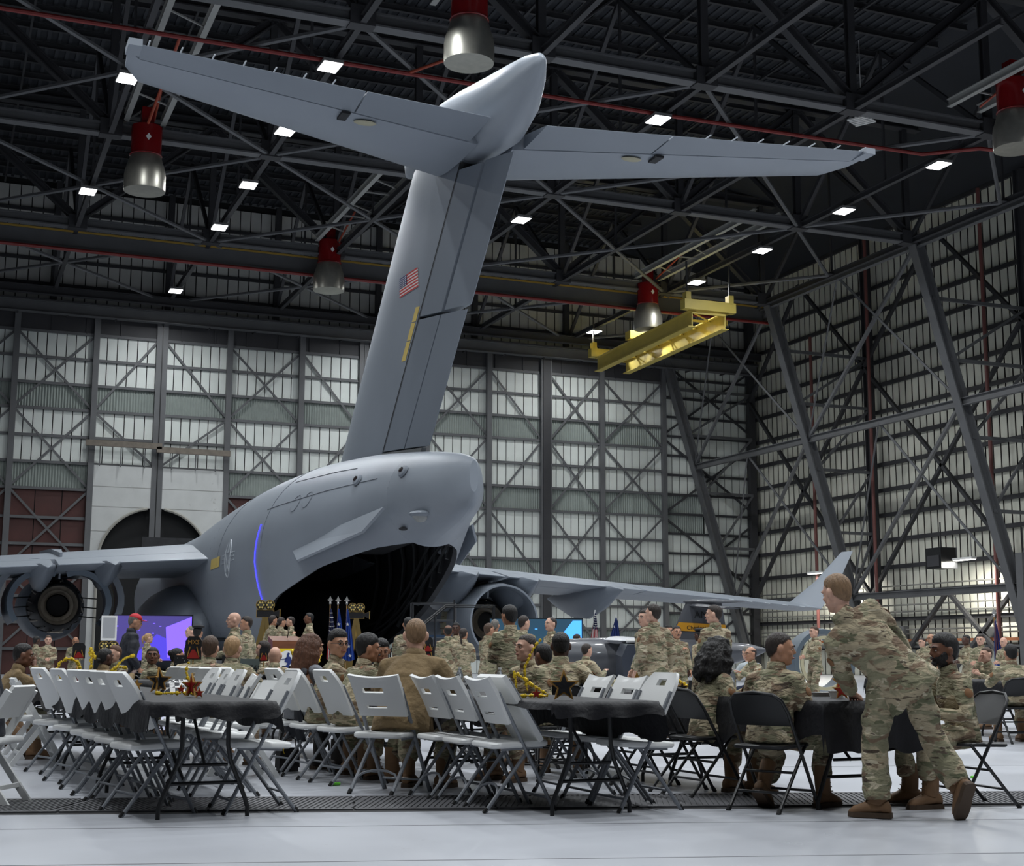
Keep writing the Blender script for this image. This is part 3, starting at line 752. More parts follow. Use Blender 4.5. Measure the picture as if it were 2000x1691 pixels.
# bay fittings: frames, pipes, side seats, lamps
for k in range(9):
    a = 10 + k * 1.7
    pts = [ring(a, t, t, 1, .3)[0] for t in np.linspace(-th_sill(a) + .04, th_sill(a) - .04, 20)]
    MB().tube(pts, .07, 5).build('frame_rib', mat('bay_metal', (70, 72, 74), .5, .3), bay, True)
for s in (-1, 1):
    for dz in (0, .35, .8):
        pts = [ring(a, s * (th_sill(a) - .25 - dz * .5), 0, 1, .38)[0] for a in mid[2:]]
        MB().tube(pts, .05, 5).build('duct', MATS['bay_metal'], bay, True)
MB().box((0, 13.5, 4.9), (3.0, 8.4, .22), Matrix.Translation((0, 13.5, 4.9)) @ Matrix.Rotation(R(-3), 4, 'X') @ Matrix.Translation((0, -13.5, -4.9))).build('raised_cargo_door', DARKIN, AC)
rp = MB(); rp.add([(-2.6, 24.2, 1.62), (2.6, 24.2, 1.62), (2.6, 17.6, .12), (-2.6, 17.6, .12), (-2.6, 24.2, 1.3), (2.6, 24.2, 1.3), (2.6, 17.6, .02), (-2.6, 17.6, .02)], [(0, 1, 2, 3), (7, 6, 5, 4), (0, 3, 7, 4), (1, 5, 6, 2), (2, 6, 7, 3), (0, 4, 5, 1)])
rp.build('ramp', mat('ramp_deck', (60, 60, 62), .7), AC)
# hull details
for s in (-1, 1):
    st_ = MB(); 
    P = [(s * 2.45, 14.8, 4.5), (s * 1.75, 9.6, 4.95), (s * 2.0, 9.9, 4.45), (s * 2.55, 12.8, 3.95)] if s > 0 else [(s * 2.45, 14.8, 4.5), (s * 1.5, 7.8, 5.12), (s * 1.95, 8.3, 4.47), (s * 2.75, 12.6, 3.9)]
    Q = [(x + s * .06, y, z + .05) for x, y, z in P]
    st_.add(P + Q, [(3, 2, 1, 0), (4, 5, 6, 7), (0, 1, 5, 4), (1, 2, 6, 5), (2, 3, 7, 6), (3, 0, 4, 7)]); st_.build('strake', GREYPL, AC)
def on_skin(a, th, d=0):
    p = Vector(ring(a, th, th, 1)[0]); q1 = Vector(ring(a + .05, th, th, 1)[0]); q2 = Vector(ring(a, th + .01, th + .01, 1)[0])
    nrm = (q1 - p).cross(q2 - p).normalized()
    c = Vector((0, a, 5)); 
    if nrm.dot(p - c) < 0: nrm = -nrm
    return p + nrm * d, nrm, (q1 - p).normalized()
def skin_patch(a0, a1, t0, t1, d, name, m, parent, na=6, nt=6):
    g = MB(); rows = []
    for i in range(na + 1):
        rows.append([on_skin(a0 + (a1 - a0) * i / na, t0 + (t1 - t0) * j / nt, d)[0] for j in range(nt + 1)])
    gridloft(g, rows); return g.build(name, m, parent, True)
def skin_line(pts, name, m, parent, r=.012, d=.006):
    return MB().tube([on_skin(a, t, d)[0] for a, t in pts], r, 5).build(name, m, parent, True)
LINE = mat('panel_seam', (102, 108, 116), .6)
LGT = mat('pale_stencil', (176, 182, 188), .6)
for a0, a1, t in ((9, 17, -1.1), (11, 16, -.75)): skin_line([(a0 + (a1 - a0) * i / 8, t) for i in range(9)], 'seam', LINE, fus)
for a in (16.6, 22.5): skin_line([(a, -.35 - i * .11) for i in range(12)], 'seam', LINE, fus)
BLU = mat('blue_strip_reflection', (70, 70, 255), .4, emit=1.6)  # glowing colour stands in for a blue LED strip's reflection on the hull
skin_line([(17.2 - .25 * abs(i - 4) / 4, -1.28 - i * .1) for i in range(9)], 'light_strip', BLU, fus, .024, .02)
for a, t in ((10.2, -1.05), (7.6, -1.05)):
    p, nrm, tg = on_skin(a, t, .02); M = Matrix.Translation(p) @ nrm.to_track_quat('Z', 'Y').to_matrix().to_4x4()
    f_ = MB().lathe([(.19, 0), (.17, .07), (.1, .09), (0, .09)], 16, M).build('sensor_window', GREYPL2, fus, True)
    MB().lathe([(.09, .085), (.08, .12), (0, .13)], 12, M).build('sensor_lens', mat('dark_lens', (40, 32, 34), .15), f_, True)
p, nrm, tg = on_skin(6.8, -2.2, .0)
f_ = MB().ell(p, (.33, .42, .1), 16, 8).build('belly_dome', GREYPL2, fus, True)
MB().lathe([(.28, 0), (.2, -.13), (.1, -.22), (0, -.24)], 16, Matrix.Translation(p)).build('dome_cap', mat('dome_grey', (150, 152, 150), .4), f_, True)
p, nrm, tg = on_skin(7.9, -2.35, .02); MB().ell(p, (.14, .14, .05), 12, 6).build('belly_light', DARKIN, fus, True)
for a in (13.4, 14.3):
    c = []
    for i in range(13):
        an = R(40 + i * 25) if a > 13.5 else R(40 + i * 25)
        c.append((a + .3 * math.cos(an), -1.15 + .11 * math.sin(an)))
    skin_line(c, 'stencil_ring', LINE, fus, .012)
# national marking: outlined round emblem with bars, and a yellow walk patch
c = [(20.6 + .42 * math.cos(t), -1.52 + .2 * math.sin(t)) for t in np.linspace(0, 2 * PI, 25)]
skin_line(c, 'emblem_ring', LGT, fus, .025)
star = [(20.6 + (.4 if i % 2 == 0 else .16) * math.sin(i * PI / 5), -1.52 + (.19 if i % 2 == 0 else .075) * math.cos(i * PI / 5)) for i in range(11)]
skin_line(star, 'emblem_star', LGT, fus, .018)
for da in (-.9, .9):
    for dt in (-.045, 0, .045): skin_line([(20.6 + da * .5, -1.52 + dt), (20.6 + da * 1.05, -1.52 + dt)], 'emblem_bar', LGT, fus, .018)
skin_patch(22.0, 23.6, -1.58, -1.46, .012, 'yellow_patch', YELD, fus)
# main gear fairing
g = MB(); rings = []
for i in range(15):
    t = i / 14; a = 25.5 + 16 * t; sc = max(.02, math.sin(PI * min(1, (t * 1.6) if t < .3 else (.48 + (t - .3) * .74)))) ** .6
    rings.append([(-3.3 + 1.65 * sc * math.cos(u), a, 2.2 + 1.8 * sc * math.sin(u)) for u in np.linspace(0, 2 * PI, 21)[:-1]])
g.loft(rings); g.build('gear_fairing', GREYPL, AC, 60)
g2 = MB(); g2.loft([[(-p[0], p[1], p[2]) for p in r] for r in rings]); g2.build('gear_fairing', GREYPL, AC, 60)

def aero(secs, u0, u1, name, m, parent, nu=10, gap=0):
    """Panel of a lifting surface between chord fractions u0..u1; secs = (LE, TE, thickness vector)."""
    us = [u0 + (u1 - u0) * i / nu for i in range(nu + 1)]
    def th(u): return 5 * (.2969 * math.sqrt(max(u, 0)) - .1260 * u - .3516 * u * u + .2843 * u ** 3 - .1015 * u ** 4)
    rings = []
    for LE, TE, T in secs:
        LE, TE, T = Vector(LE), Vector(TE), Vector(T)
        rings.append([LE.lerp(TE, u) + T * th(u) for u in us] + [LE.lerp(TE, u) - T * max(th(u), .004) for u in reversed(us)])
    return MB().loft(rings).build(name, m, parent, 35)
def lerp_sec(s0, s1, t): return tuple(Vector(a).lerp(Vector(b), t) for a, b in zip(s0, s1))
# fin
F0 = ((0, 17.6, 7.3), (0, 8.75, 6.75), (1.15, 0, 0)); F1 = ((0, 9.7, 15.7), (0, 1.75, 14.35), (1.0, 0, 0))
def fin_sec(t, extra=0):
    LE, TE, T = lerp_sec(F0, F1, t)
    TE = Vector((0, 8.75 + (1.75 - 8.75) * t, 6.75 + (14.35 - 6.75) * t)); return LE, TE + Vector((0, -extra, 0)), T
fin = aero([fin_sec(t) for t in (0, .25, .5, .75, 1.0)], 0, .625, 'fin', GREYPL, AC, 12)
aero([fin_sec(t) for t in (.05, .25, .5, .75, .95)], .625, .64, 'hinge_gap', DARKIN, AC, 1)
for nm, t0, t1 in (('rudder', .045, .485), ('rudder', .495, .93)):
    aero([fin_sec(t0 + (t1 - t0) * k / 3) for k in range(4)], .635, .81, nm, GREYPL2, AC, 5)
    aero([fin_sec(t0 + (t1 - t0) * k / 3, .0 if t0 < .3 else .22) for k in range(4)], .818, 1.0, 'trailing_rudder', GREYPL2, AC, 5)
aero([fin_sec(t) for t in (0, .04)], .62, .95, 'rudder_foot', mat('dull_foot_grey', (120, 122, 122), .6), AC, 5)
def fin_pt(t, u, d=.012):
    LE, TE, T = fin_sec(t); k = 5 * (.2969 * math.sqrt(u) - .1260 * u - .3516 * u * u + .2843 * u ** 3 - .1015 * u ** 4)
    return LE.lerp(TE, u) - T * k - Vector((d, 0, 0))
def fin_quad(t0, t1, u0, u1, d, name, m, parent, skew=0):
    g = MB(); n = 6; rows = [[fin_pt(t0 + (t1 - t0) * i / n + skew * j / n, u0 + (u1 - u0) * j / n, d) for j in range(n + 1)] for i in range(n + 1)]
    gridloft(g, rows); return g.build(name, m, parent, True)
# national flag decal: stripes then canton with stars
def fin_az(a, z, d):
    """Point on the port face of the fin at fore-aft position a and height z."""
    t, u = .55, .3
    for _ in range(12):
        LE, TE, T = fin_sec(t); q = LE.lerp(TE, u)
        u += (q.y - a) / max(1, (LE.y - TE.y)); t += (z - q.z) / 8.2
    return fin_pt(t, u, d)
def flag_quad(u0, u1, v0, v1, d, name, m, parent):
    g = MB(); n = 5; A0, A1, Z0, Z1 = 9.82, 8.29, 11.74, 12.32
    rows = [[fin_az(A0 + (A1 - A0) * (u0 + (u1 - u0) * j / n), Z0 + (Z1 - Z0) * (v0 + (v1 - v0) * i / n), d) for j in range(n + 1)] for i in range(n + 1)]
    gridloft(g, rows); return g.build(name, m, parent, True)
RD = mat('flag_red', (188, 52, 52), .6); BL = mat('flag_blue', (52, 60, 104), .6)
flag = flag_quad(0, 1, 0, 1, .012, 'flag_decal', WHT, fin)
for k in range(7): flag_quad(0, 1, 2 * k / 13, (2 * k + 1) / 13, .022, 'flag_stripe', RD, flag)
flag_quad(0, .42, 6 / 13, 1, .030, 'flag_canton', BL, flag)
sg_ = MB()
for i in range(5):
    for j in range(6): sg_.box(fin_az(9.82 - 1.53 * (.05 + j * .062), 11.74 + .58 * (.51 + i * .1), .036), (.004, .04, .025))
so = sg_.build('flag_stars', WHT, flag); so['kind'] = 'stuff'
for a, b in ((.355, .42), (.422, .48), (.482, .53)): fin_quad(a, b - .001, .58, .615, .012, 'walk_stripe', YELD, fin)
# bullet fairing
BU = [(.12, 15.56, .05, .06), (.35, 15.55, .18, .24), (.9, 15.45, .4, .5), (1.8, 15.28, .65, .8), (3, 15.25, .85, 1.0), (4.5, 15.45, .95, 1.05), (6, 15.7, .95, 1.0), (7.5, 15.9, .85, .85), (9, 16.0, .62, .62), (10, 16.0, .4, .4), (10.8, 16.0, .1, .12)]
g = MB(); rings = [[(wx * math.cos(u), a, z + wz * math.sin(u)) for u in np.linspace(0, 2 * PI, 29)[:-1]] for a, z, wx, wz in BU]
g.loft(rings); g.build('bullet_fairing', GREYPL, AC, 80)
# tail planes and elevators
for s, zz in ((-1, 14.35), (1, 14.6)):
    S0 = ((s * .5, 6.9, 14.75), (s * .5, 1.75, 14.5), (0, 0, .62)); S1 = ((s * 9.35, 2.45, zz), (s * 9.6, .35, zz), (0, 0, .24)); S2 = ((s * 9.75, 1.7, zz), (s * 9.85, .2, zz), (0, 0, .12))
    stb = aero([lerp_sec(S0, S1, t) for t in (0, .33, .66, 1)] + [S2], 0, .685, 'tail_plane', GREYPL, AC, 9)
    for t0, t1 in ((.03, .4), (.405, 1.0)): aero([lerp_sec(S0, S1, t0 + (t1 - t0) * k / 3) for k in range(4)], .7, 1.0, 'elevator', GREYPL2, AC, 5)
    MB().box((s * 9.7, .55, zz), (.3, .6, .16)).build('tip_fence', GREYPL, AC)
    for k in range(7):
        p = lerp_sec(S0, S1, .5 + k * .08)[1]; MB().tube([p, p + Vector((0, -.28, 0))], .02, 5).build('static_wick', LGT, AC)
    c0 = lerp_sec(S0, S1, .36); p = Vector(c0[0]).lerp(Vector(c0[1]), .62) - Vector((0, 0, .22))
    MB().ell(p, (.3, .16, .05), 12, 6).build('access_cover', mat('beige_cover', (164, 160, 138), .6), stb, True)
    MB().box(p + Vector((s * .62 - .9 * (s < 0) * 0, -.25, 0)), (.22, .5, .06)).build('hinge_horn', DARKIN, stb)
# wings
TEz = 4.7
for s in (-1, 1):
    span = 24.3; an = .069
    def wsec(p, chord, th, le_up):
        z = TEz - an * (p - 3.4); te = 24.4 if p > 9 else 24.4
        return ((s * p, te + chord, z + le_up), (s * p, te, z), (0, 0, th))
    W = [wsec(3.0, 12.0, 1.45, .58), wsec(9, 8.7, 1.05, .43), wsec(16, 6.0, .75, .33), wsec(23.6, 3.4, .42, .22), wsec(24.3, 3.0, .38, .2)]
    wing = aero(W, 0, .8, 'wing', GREYPL, AC, 14)
    aero([W[0], lerp_sec(W[0], W[1], .97)], .805, 1.0, 'flap', GREYPL, AC, 5)
    aero([lerp_sec(W[1], W[2], .0), lerp_sec(W[1], W[2], .9)], .805, 1.0, 'flap', GREYPL, AC, 5)
    aero([lerp_sec(W[1], W[2], .91), W[3]], .805, 1.0, 'aileron', GREYPL, AC, 5)
    aero([W[3], W[4]], .8, 1.0, 'wing_tip', GREYPL, AC, 5)
    # winglet
    zt = TEz - an * (span - 3.4)
    wl = aero([((s * 24.2, 27.4, zt + .2), (s * 24.2, 24.4, zt), (.4 * s, 0, 0)), ((s * 24.9, 25.1 + .8, zt + 1.3), (s * 24.9, 24.0, zt + 1.2), (.25 * s, 0, 0)), ((s * 25.5, 24.6, zt + 2.6), (s * 25.5, 23.7, zt + 2.6), (.1 * s, 0, 0))], 0, 1, 'winglet', GREYPL, AC, 8)
    for k in range(5):
        p = lerp_sec(W[2], W[3], .45 + k * .12)[1]; MB().tube([p, p + Vector((0, -.4, -.05))], .018, 5).build('static_wick', LGT, AC)
    # flap track fairings
    for p, L, big in ((7.2, 4.6, 1.0), (9.9, 4.4, 1.0), (13.8, 3.8, .85)) if s > 0 else ((6.9, 4.6, .62), (9.25, 4.4, .6), (13.8, 3.8, .85)):
        z = TEz - an * (p - 3.4); rings = []
        for y_, wx, top, bot in ((23.55, .03, -.12, -.16), (24.3, .42, .06, -.5), (25.4, .78, .1, -1.05), (27.0, .82, .1, -1.5), (28.6, .66, .0, -1.35), (30.2, .38, -.1, -.8), (31.4, .05, -.2, -.3)):
            rings.append([(s * p + wx * big * x_, y_, z + top + (bot - top) * big * q_) for x_, q_ in ((-.9, 0), (-.3, -.03), (.3, -.03), (.9, 0), (1, .18), (.8, .5), (.45, .82), (.12, 1), (-.12, 1), (-.45, .82), (-.8, .5), (-1, .18))])
        MB().loft(rings).build('flap_track_fairing', GREYPL2, AC, 45)
# engines
EDK = mat('engine_dark', (34, 34, 36), .5, .4, var=.3, vscale=5); EMET = mat('exhaust_metal', (158, 150, 138), .45, .5, var=.15, vscale=5); ELIN = mat('cowl_liner', (180, 172, 142), .6)
DUCT = mat('duct_steel_blue', (86, 98, 110), .4, .2)
def engine(x, y, z, open_cowl):
    e = thing('engine', '', '', (x, y, z)); del e['label']; del e['category']; e.parent = AC
    T = Matrix.Rotation(R(-90), 4, 'X')   # lathe axis z -> +y (forward)
    nac = MB().lathe([(1.02, 2.3), (1.2, 2.5), (1.3, 3.4), (1.32, 4.6), (1.25, 5.6), (1.1, 6.0), (1.02, 5.8), (1.0, 4.8), (1.0, 2.3)], 40, T).build('nacelle', GREYPL2, e, 40)
    MB().lathe([(1.0, 4.6), (.3, 4.9), (0, 5.1)], 24, T).build('fan_face', EDK, nac, True)
    core = MB().lathe([(1.0, 2.4), (1.0, 1.4), (.95, .6), (.82, -.2), (.78, -.3), (.74, -.2), (.76, .4), (.5, .6)], 36, T).build('core_casing', EDK, e, 40)
    MB().lathe([(.76, -.05), (.6, .3), (.48, .34), (.44, .2), (.45, -.1)], 32, T).build('nozzle_ring', EMET, core, True)
    MB().lathe([(.44, .6), (.4, .2), (.0, .2)], 24, T).build('exhaust_plug', mat('soot_black', (10, 10, 11), .9), core, True)
    for k in range(16):
        a = 2 * PI * k / 16 + .1
        MB().tube([(.98 * math.cos(a), 2.2, .98 * math.sin(a)), (1.06 * math.cos(a + .1), 1.2, 1.06 * math.sin(a + .1)), (.9 * math.cos(a + .2), .3, .9 * math.sin(a + .2))], .035, 5).build('core_pipe', EDK if k % 3 else EMET, core, True)
    MB().loft([[(-.16, 2.2, 1.0), (.16, 2.2, 1.0), (.2, 2.0, 2.3), (-.2, 2.0, 2.3)], [(-.2, 5.6, 1.1), (.2, 5.6, 1.1), (.25, 8, 2.6), (-.25, 8, 2.6)]]).build('pylon', GREYPL2, e)
    MB().loft([[(-.03, -.1, 1.0), (.03, -.1, 1.0), (.05, -.3, 2.0), (-.05, -.3, 2.0)], [(-.16, 2.2, 1.0), (.16, 2.2, 1.0), (.2, 2.2, 2.3), (-.2, 2.2, 2.3)]]).build('pylon_tail', GREYPL, e)
    if open_cowl:
        for s in (-1, 1):
            for r0, r1, y0, y1, sw, nm, mm in ((1.5, 1.7, -.6, 2.0, .5, 'fan_cowl', GREYPL2), (1.18, 1.36, -.9, 1.4, .32, 'reverser_cowl', DUCT)):
                hg = Vector((s * .18, 0, 1.25)); rows = []
                M = Matrix.Translation(hg) @ Matrix.Rotation(-s * (R(40) if nm == 'fan_cowl' else R(30)), 4, 'Y') @ Matrix.Translation(-hg)
                g = MB(); na = 14
                for rr, yy in ((r1, y1), (r1 * .99, (y0 + y1) / 2), (r1 * .92, y0), (r0 * .88, y0 + .05), (r0, y1)):
                    rows.append([M @ Vector((s * rr * math.sin(t), yy, rr * math.cos(t))) for t in np.linspace(.12, 2.75, na)])
                rows.append(rows[0]); gridloft(g, rows)
                o = g.build(nm, mm, e, 40)
                if nm == 'fan_cowl':
                    g = MB(); rows = [[M @ Vector((s * (r0 - .03) * math.sin(t), yy, (r0 - .03) * math.cos(t))) for t in np.linspace(.15, 2.7, na)] for yy in (y0 + .2, y1 - .05)]
                    gridloft(g, rows); g.build('cowl_lining', ELIN, o, True)
            for q in (.4, 1.0, 1.6): MB().tube([(s * .8, 1.2 + .2 * q, .6 - q * .6), (s * 1.55, 1.0, .55 - q * .62)], .025, 5).build('hold_open_rod', BLK, e)
        MB().tube([(-.25, .9, -1.0), (-.2, .2, -1.02), (.25, .2, -1.0)], .04, 5).build('drain_pipe', EMET, e, True)
    else: MB().lathe([(1.32, 4.2), (1.34, 2.4), (1.2, .9), (1.1, .85), (1.1, 2.2)], 40, T).build('fan_cowl', GREYPL2, e, 40)
engine(-8.55, 27.2, 2.95, True)
engine(8.7, 26.2, 2.5, False)
# the starboard engine's translating cowl slid back on its stand
e = [c for c in AC.children if c.name.startswith('engine')][1]
T = Matrix.Rotation(R(-90), 4, 'X')
MB().lathe([(1.32, 1.2), (1.5, .9), (1.62, .2), (1.6, -1.2), (1.5, -2.0), (1.42, -2.0), (1.48, -1.0), (1.46, .2), (1.3, 1.0)], 40, T @ Matrix.Translation((0, 0, 0))).build('translating_cowl', GREYPL2, e, 40)
MB().lathe([(1.34, 2.1), (1.42, 1.9), (1.42, 1.45), (1.36, 1.3)], 40, T).build('cascade_ring', ELIN, e, True)
for k in range(36):
    a = 2 * PI * k / 36
    MB().box((1.44 * math.cos(a), 1.68, 1.44 * math.sin(a)), (.03, .5, .03)).build('cascade_vane', BRN, e)
# nose gear and main gear legs so that the machine stands on the floor
for x, y in ((-3.2, 31), (3.2, 31), (-3.2, 34), (3.2, 34), (0, 47)):
    gr = MB().tube([(x, y, 1.6), (x, y, .5)], .14, 10).build('gear_strut', EMET, AC, True)
    for dx in (-.45, .45): MB().lathe([(.2, -.18), (.52, -.2), (.55, 0), (.52, .2), (.2, .18)], 20, Matrix.Translation((x + dx, y, .55)) @ Matrix.Rotation(R(90), 4, 'Y')).build('tyre', RUB, gr, True)
# ------------------------------------------------------------------ people
CAMO = camo('field_camouflage', [(170, 157, 130), (136, 132, 106), (124, 104, 84), (104, 105, 80), (192, 181, 156), (78, 66, 54)])
FLEECE = mat('coyote_fleece', (128, 108, 78), .95, 0, var=.12, vscale=6, bump=.5, bscale=30)
NAVYC = mat('dark_navy_jacket', (30, 33, 42), .7, 0, var=.1, vscale=6, bump=.5, bscale=14)
GREYC = mat('heather_grey_cotton', (128, 130, 136), .9, 0, bump=.4, bscale=16)
HOODC = mat('light_grey_hoodie', (168, 176, 180), .9, 0, bump=.4, bscale=16)
JEAN = mat('blue_denim', (40, 48, 70), .9, 0, var=.12, vscale=14, bump=.3, bscale=24)
BLKC = mat('black_cloth', (24, 24, 27), .85, 0, bump=.3, bscale=18)
TSH = mat('coyote_undershirt', (112, 96, 70), .9)
SKIN = {k: mat('skin_' + k, c, .55, 0, var=.05, vscale=14) for k, c in dict(fair=(208, 164, 142), tan=(184, 136, 108), olive=(166, 118, 90), brown=(112, 74, 54), dark=(78, 50, 38)).items()}
HAIR = {k: mat('hair_' + k, c, .6, 0, var=.25, vscale=60, bump=.6, bscale=90, stretch=(1, 1, .25)) for k, c in dict(black=(22, 19, 19), dark=(44, 34, 29), brown=(74, 54, 40), blond=(168, 134, 96), ginger=(132, 84, 54), grey=(112, 108, 102), auburn=(92, 58, 40), sandy=(132, 104, 76)).items()}
EYEW = mat('eye_white', (214, 206, 198), .3); EYEB = mat('eye_dark', (34, 24, 20), .2); LIP = mat('lip_tone', (146, 84, 78), .5); LIPD = mat('lip_dark', (84, 48, 44), .5)
LENS = mat('spectacle_lens', (70, 74, 80), .1, alpha=.35)

def head_raw(M):
    g = MB()
    g.ell((0, -.012, .03), (.077, .098, .088), 20, 14, M); g.ell((0, .022, -.03), (.06, .07, .09), 18, 12, M); g.ell((0, .045, -.085), (.036, .042, .03), 12, 8, M)
    g.ell((0, -.006, .002), (.0735, .09, .106), 22, 16, M)
    for s in (-1, 1):
        g.ell((s * .084, -.014, -.004), (.017, .023, .036), 10, 8, M); g.ell((s * .04, .062, -.022), (.022, .022, .02), 10, 8, M)
        g.ell((s * .056, .0, -.06), (.016, .045, .03), 10, 8, M)
    g.add([(-.010, .088, .022), (.010, .088, .022), (.019, .082, -.030), (-.019, .082, -.030), (0, .104, .018), (0, .130, -.024), (0, .09, -.034)], [(0, 1, 4), (0, 4, 5, 3), (1, 2, 5, 4), (3, 5, 6), (2, 6, 5), (0, 3, 6, 2, 1)], M)
    for s in (-1, 1):
        pts = [M @ Vector(p) for p in ((s * .01, .088, .026), (s * .034, .084, .031), (s * .056, .066, .022))]; g.tube(pts, .010, 8)
    g.tube([M @ Vector(p) for p in ((-.024, .082, -.056), (0, .093, -.055), (.024, .082, -.056))], .008, 8)
    g.ell((0, .074, -.092), (.02, .02, .016), 10, 8, M)
    return g
def eyes_mesh():
    g = MB()
    for s in (-1, 1): g.ell((s * .031, .077, .006), (.0125, .011, .0075), 12, 8)
    me = g.mesh('eyes', EYEW, 'all'); me.materials.append(EYEB)
    for p in me.polygons:
        c = p.center
        if c.y > .08 and min(abs(c.x - .031), abs(c.x + .031)) < .007: p.material_index = 1
    return me
EYES = eyes_mesh()
def brow_mesh():
    g = MB()
    for s in (-1, 1): g.tube([(s * .014, .098, .027), (s * .034, .094, .034), (s * .054, .075, .026)], [.004, .0055, .003], 6)
    return g
BROWS = {}
def lips_mesh(m): return MB().tube([(-.023, .088, -.057), (0, .102, -.055), (.023, .088, -.057)], [.003, .0065, .003], 8).mesh('lips', m, 'all')
LIPS = {'l': lips_mesh(LIP), 'd': lips_mesh(LIPD)}
def shell(t, keep, c=(0, -.012, .03), r=(.077, .098, .088), n=36, m=22, top=0, noise_=0, low=.128):
    """Layer of hair hugging the skull where keep(x, y, z) holds; thins out to nothing at the hairline."""
    vs = []; ok = []
    for i in range(m + 1):
        for j in range(n):
            a = PI * i / m; b = 2 * PI * j / n
            x, y, z = math.sin(a) * math.cos(b), math.sin(a) * math.sin(b), math.cos(a)
            d = keep(x, y, z); k = t * max(0, min(1, d * 5 + .3)) + top * max(0, z) * max(0, min(1, d * 3))
            if noise_: k += noise_ * noise.noise(Vector((x * 5, y * 5, z * 5)))
            if d < -.02: k = -.05
            vs.append((c[0] + r[0] * x * (1 + k), c[1] + r[1] * y * (1 + k), c[2] + (r[2] if z > 0 else low) * z * (1 + k))); ok.append(d > -.16)
    fs = []
    for i in range(m):
        for j in range(n):
            q = (i * n + j, i * n + (j + 1) % n, (i + 1) * n + (j + 1) % n, (i + 1) * n + j)
            if all(ok[k] for k in q): fs.append(q)
    return MB().add(vs, fs)
def line_short(x, y, z):
    h = .50 if y > .6 else (-.2 + y * 1.16 if y > 0 else -.2 + y * .95)
    return z - h
def line_recede(x, y, z): return min(line_short(x, y, z), 0.55 - y + .0 if abs(x) < .9 and z > .3 else 9)
def line_rim(x, y, z): return min(line_short(x, y, z), .42 - z)
def line_full(x, y, z):
    h = .42 if y > .6 else (-.32 + y * 1.22 if y > 0 else -.32 + y * .8)
    return z - h
HAIRMESH = {}
def hair_mesh(style, colr):
    key = (style, colr)
    if key in HAIRMESH: return HAIRMESH[key]
    m = HAIR[colr]
    kp = None
    if style in ('buzz', 'short', 'recede', 'rim'): kp = dict(buzz=line_short, short=line_short, recede=line_recede, rim=line_rim)[style]; m = fade_hair(colr)
    if style == 'buzz': g = shell(.035, line_short, top=.03)
    elif style == 'short': g = shell(.055, line_short, top=.09)
    elif style == 'thick': g = shell(.10, line_full, top=.14, noise_=.05)
    elif style == 'recede': g = shell(.045, line_recede)
    elif style == 'rim': g = shell(.04, line_rim)
    elif style == 'bun':
        g = shell(.05, line_full); g.ell((0, -.11, .045), (.045, .035, .042), 14, 10)
    elif style == 'lowbun':
        g = shell(.05, line_full); g.ell((0, -.105, -.035), (.04, .032, .034), 14, 10)
    elif style == 'pony':
        g = shell(.05, line_full); g.tube([(0, -.10, .05), (0, -.135, .03), (0, -.14, -.05), (0, -.12, -.13)], [.022, .028, .024, .006], 10)
    elif style == 'braid':
        g = shell(.05, line_full)
        for k in range(6): g.ell((0, -.11 - .006 * k + .002 * k * k, -.03 - .03 * k), (.026 - .002 * k, .022, .02), 10, 8)
    elif style in ('long', 'bob'):
        L = .36 if style == 'long' else .24
        g = MB(); g.ell((0, -.018, .036), (.088, .105, .094), 20, 14)
        for k in range(13):
            a = R(175 + 190 * k / 12); x, y = math.cos(a), math.sin(a)
            if style == 'bob': w = 1.25 + .1 * math.sin(k * 2.1)
            else: w = 1.12
            g.tube([(x * .06, -.015 + y * .06, .10), (x * .092, -.015 + y * .11, .03), (x * .1 * w, -.02 + y * .115 * w, -.07), (x * .095 * w, -.03 + y * .12 * w, -.03 - L * .6), (x * .07 * w, -.04 + y * .11 * w, -.03 - L * (.85 + .1 * math.sin(k * 1.7)))], [.03, .034, .036, .034, .012], 8)
        o = link('tmp', g.mesh('hair', m), None); o.scale = (1, 1, 1)
        md = o.modifiers.new('r', 'REMESH'); md.mode = 'VOXEL'; md.voxel_size = .008; md.use_smooth_shade = True
        tx = bpy.data.textures.new('hair_waves', 'CLOUDS'); tx.noise_scale = .05
        md = o.modifiers.new('d', 'DISPLACE'); md.texture = tx; md.strength = .03 if style == 'bob' else .014
        bpy.context.view_layer.update()
        me = bpy.data.meshes.new_from_object(o.evaluated_get(bpy.context.evaluated_depsgraph_get())); bpy.data.objects.remove(o)
        me.name = 'hair'; HAIRMESH[key] = me; return me
    me = g.mesh('hair', m, 'all'); HAIRMESH[key] = me
    if kp:
        at_ = me.color_attributes.new('fade', 'FLOAT_COLOR', 'POINT')
        for i, v in enumerate(me.vertices):
            p = Vector((v.co.x / .077, (v.co.y + .012) / .098, (v.co.z - .03) / (.088 if v.co.z > .03 else .128))).normalized()
            f = max(0, min(1, (kp(p.x, p.y, p.z) + .06) / (.10 if p.y > .5 else .24))); at_.data[i].color = (f, f, f, 1)
    return me
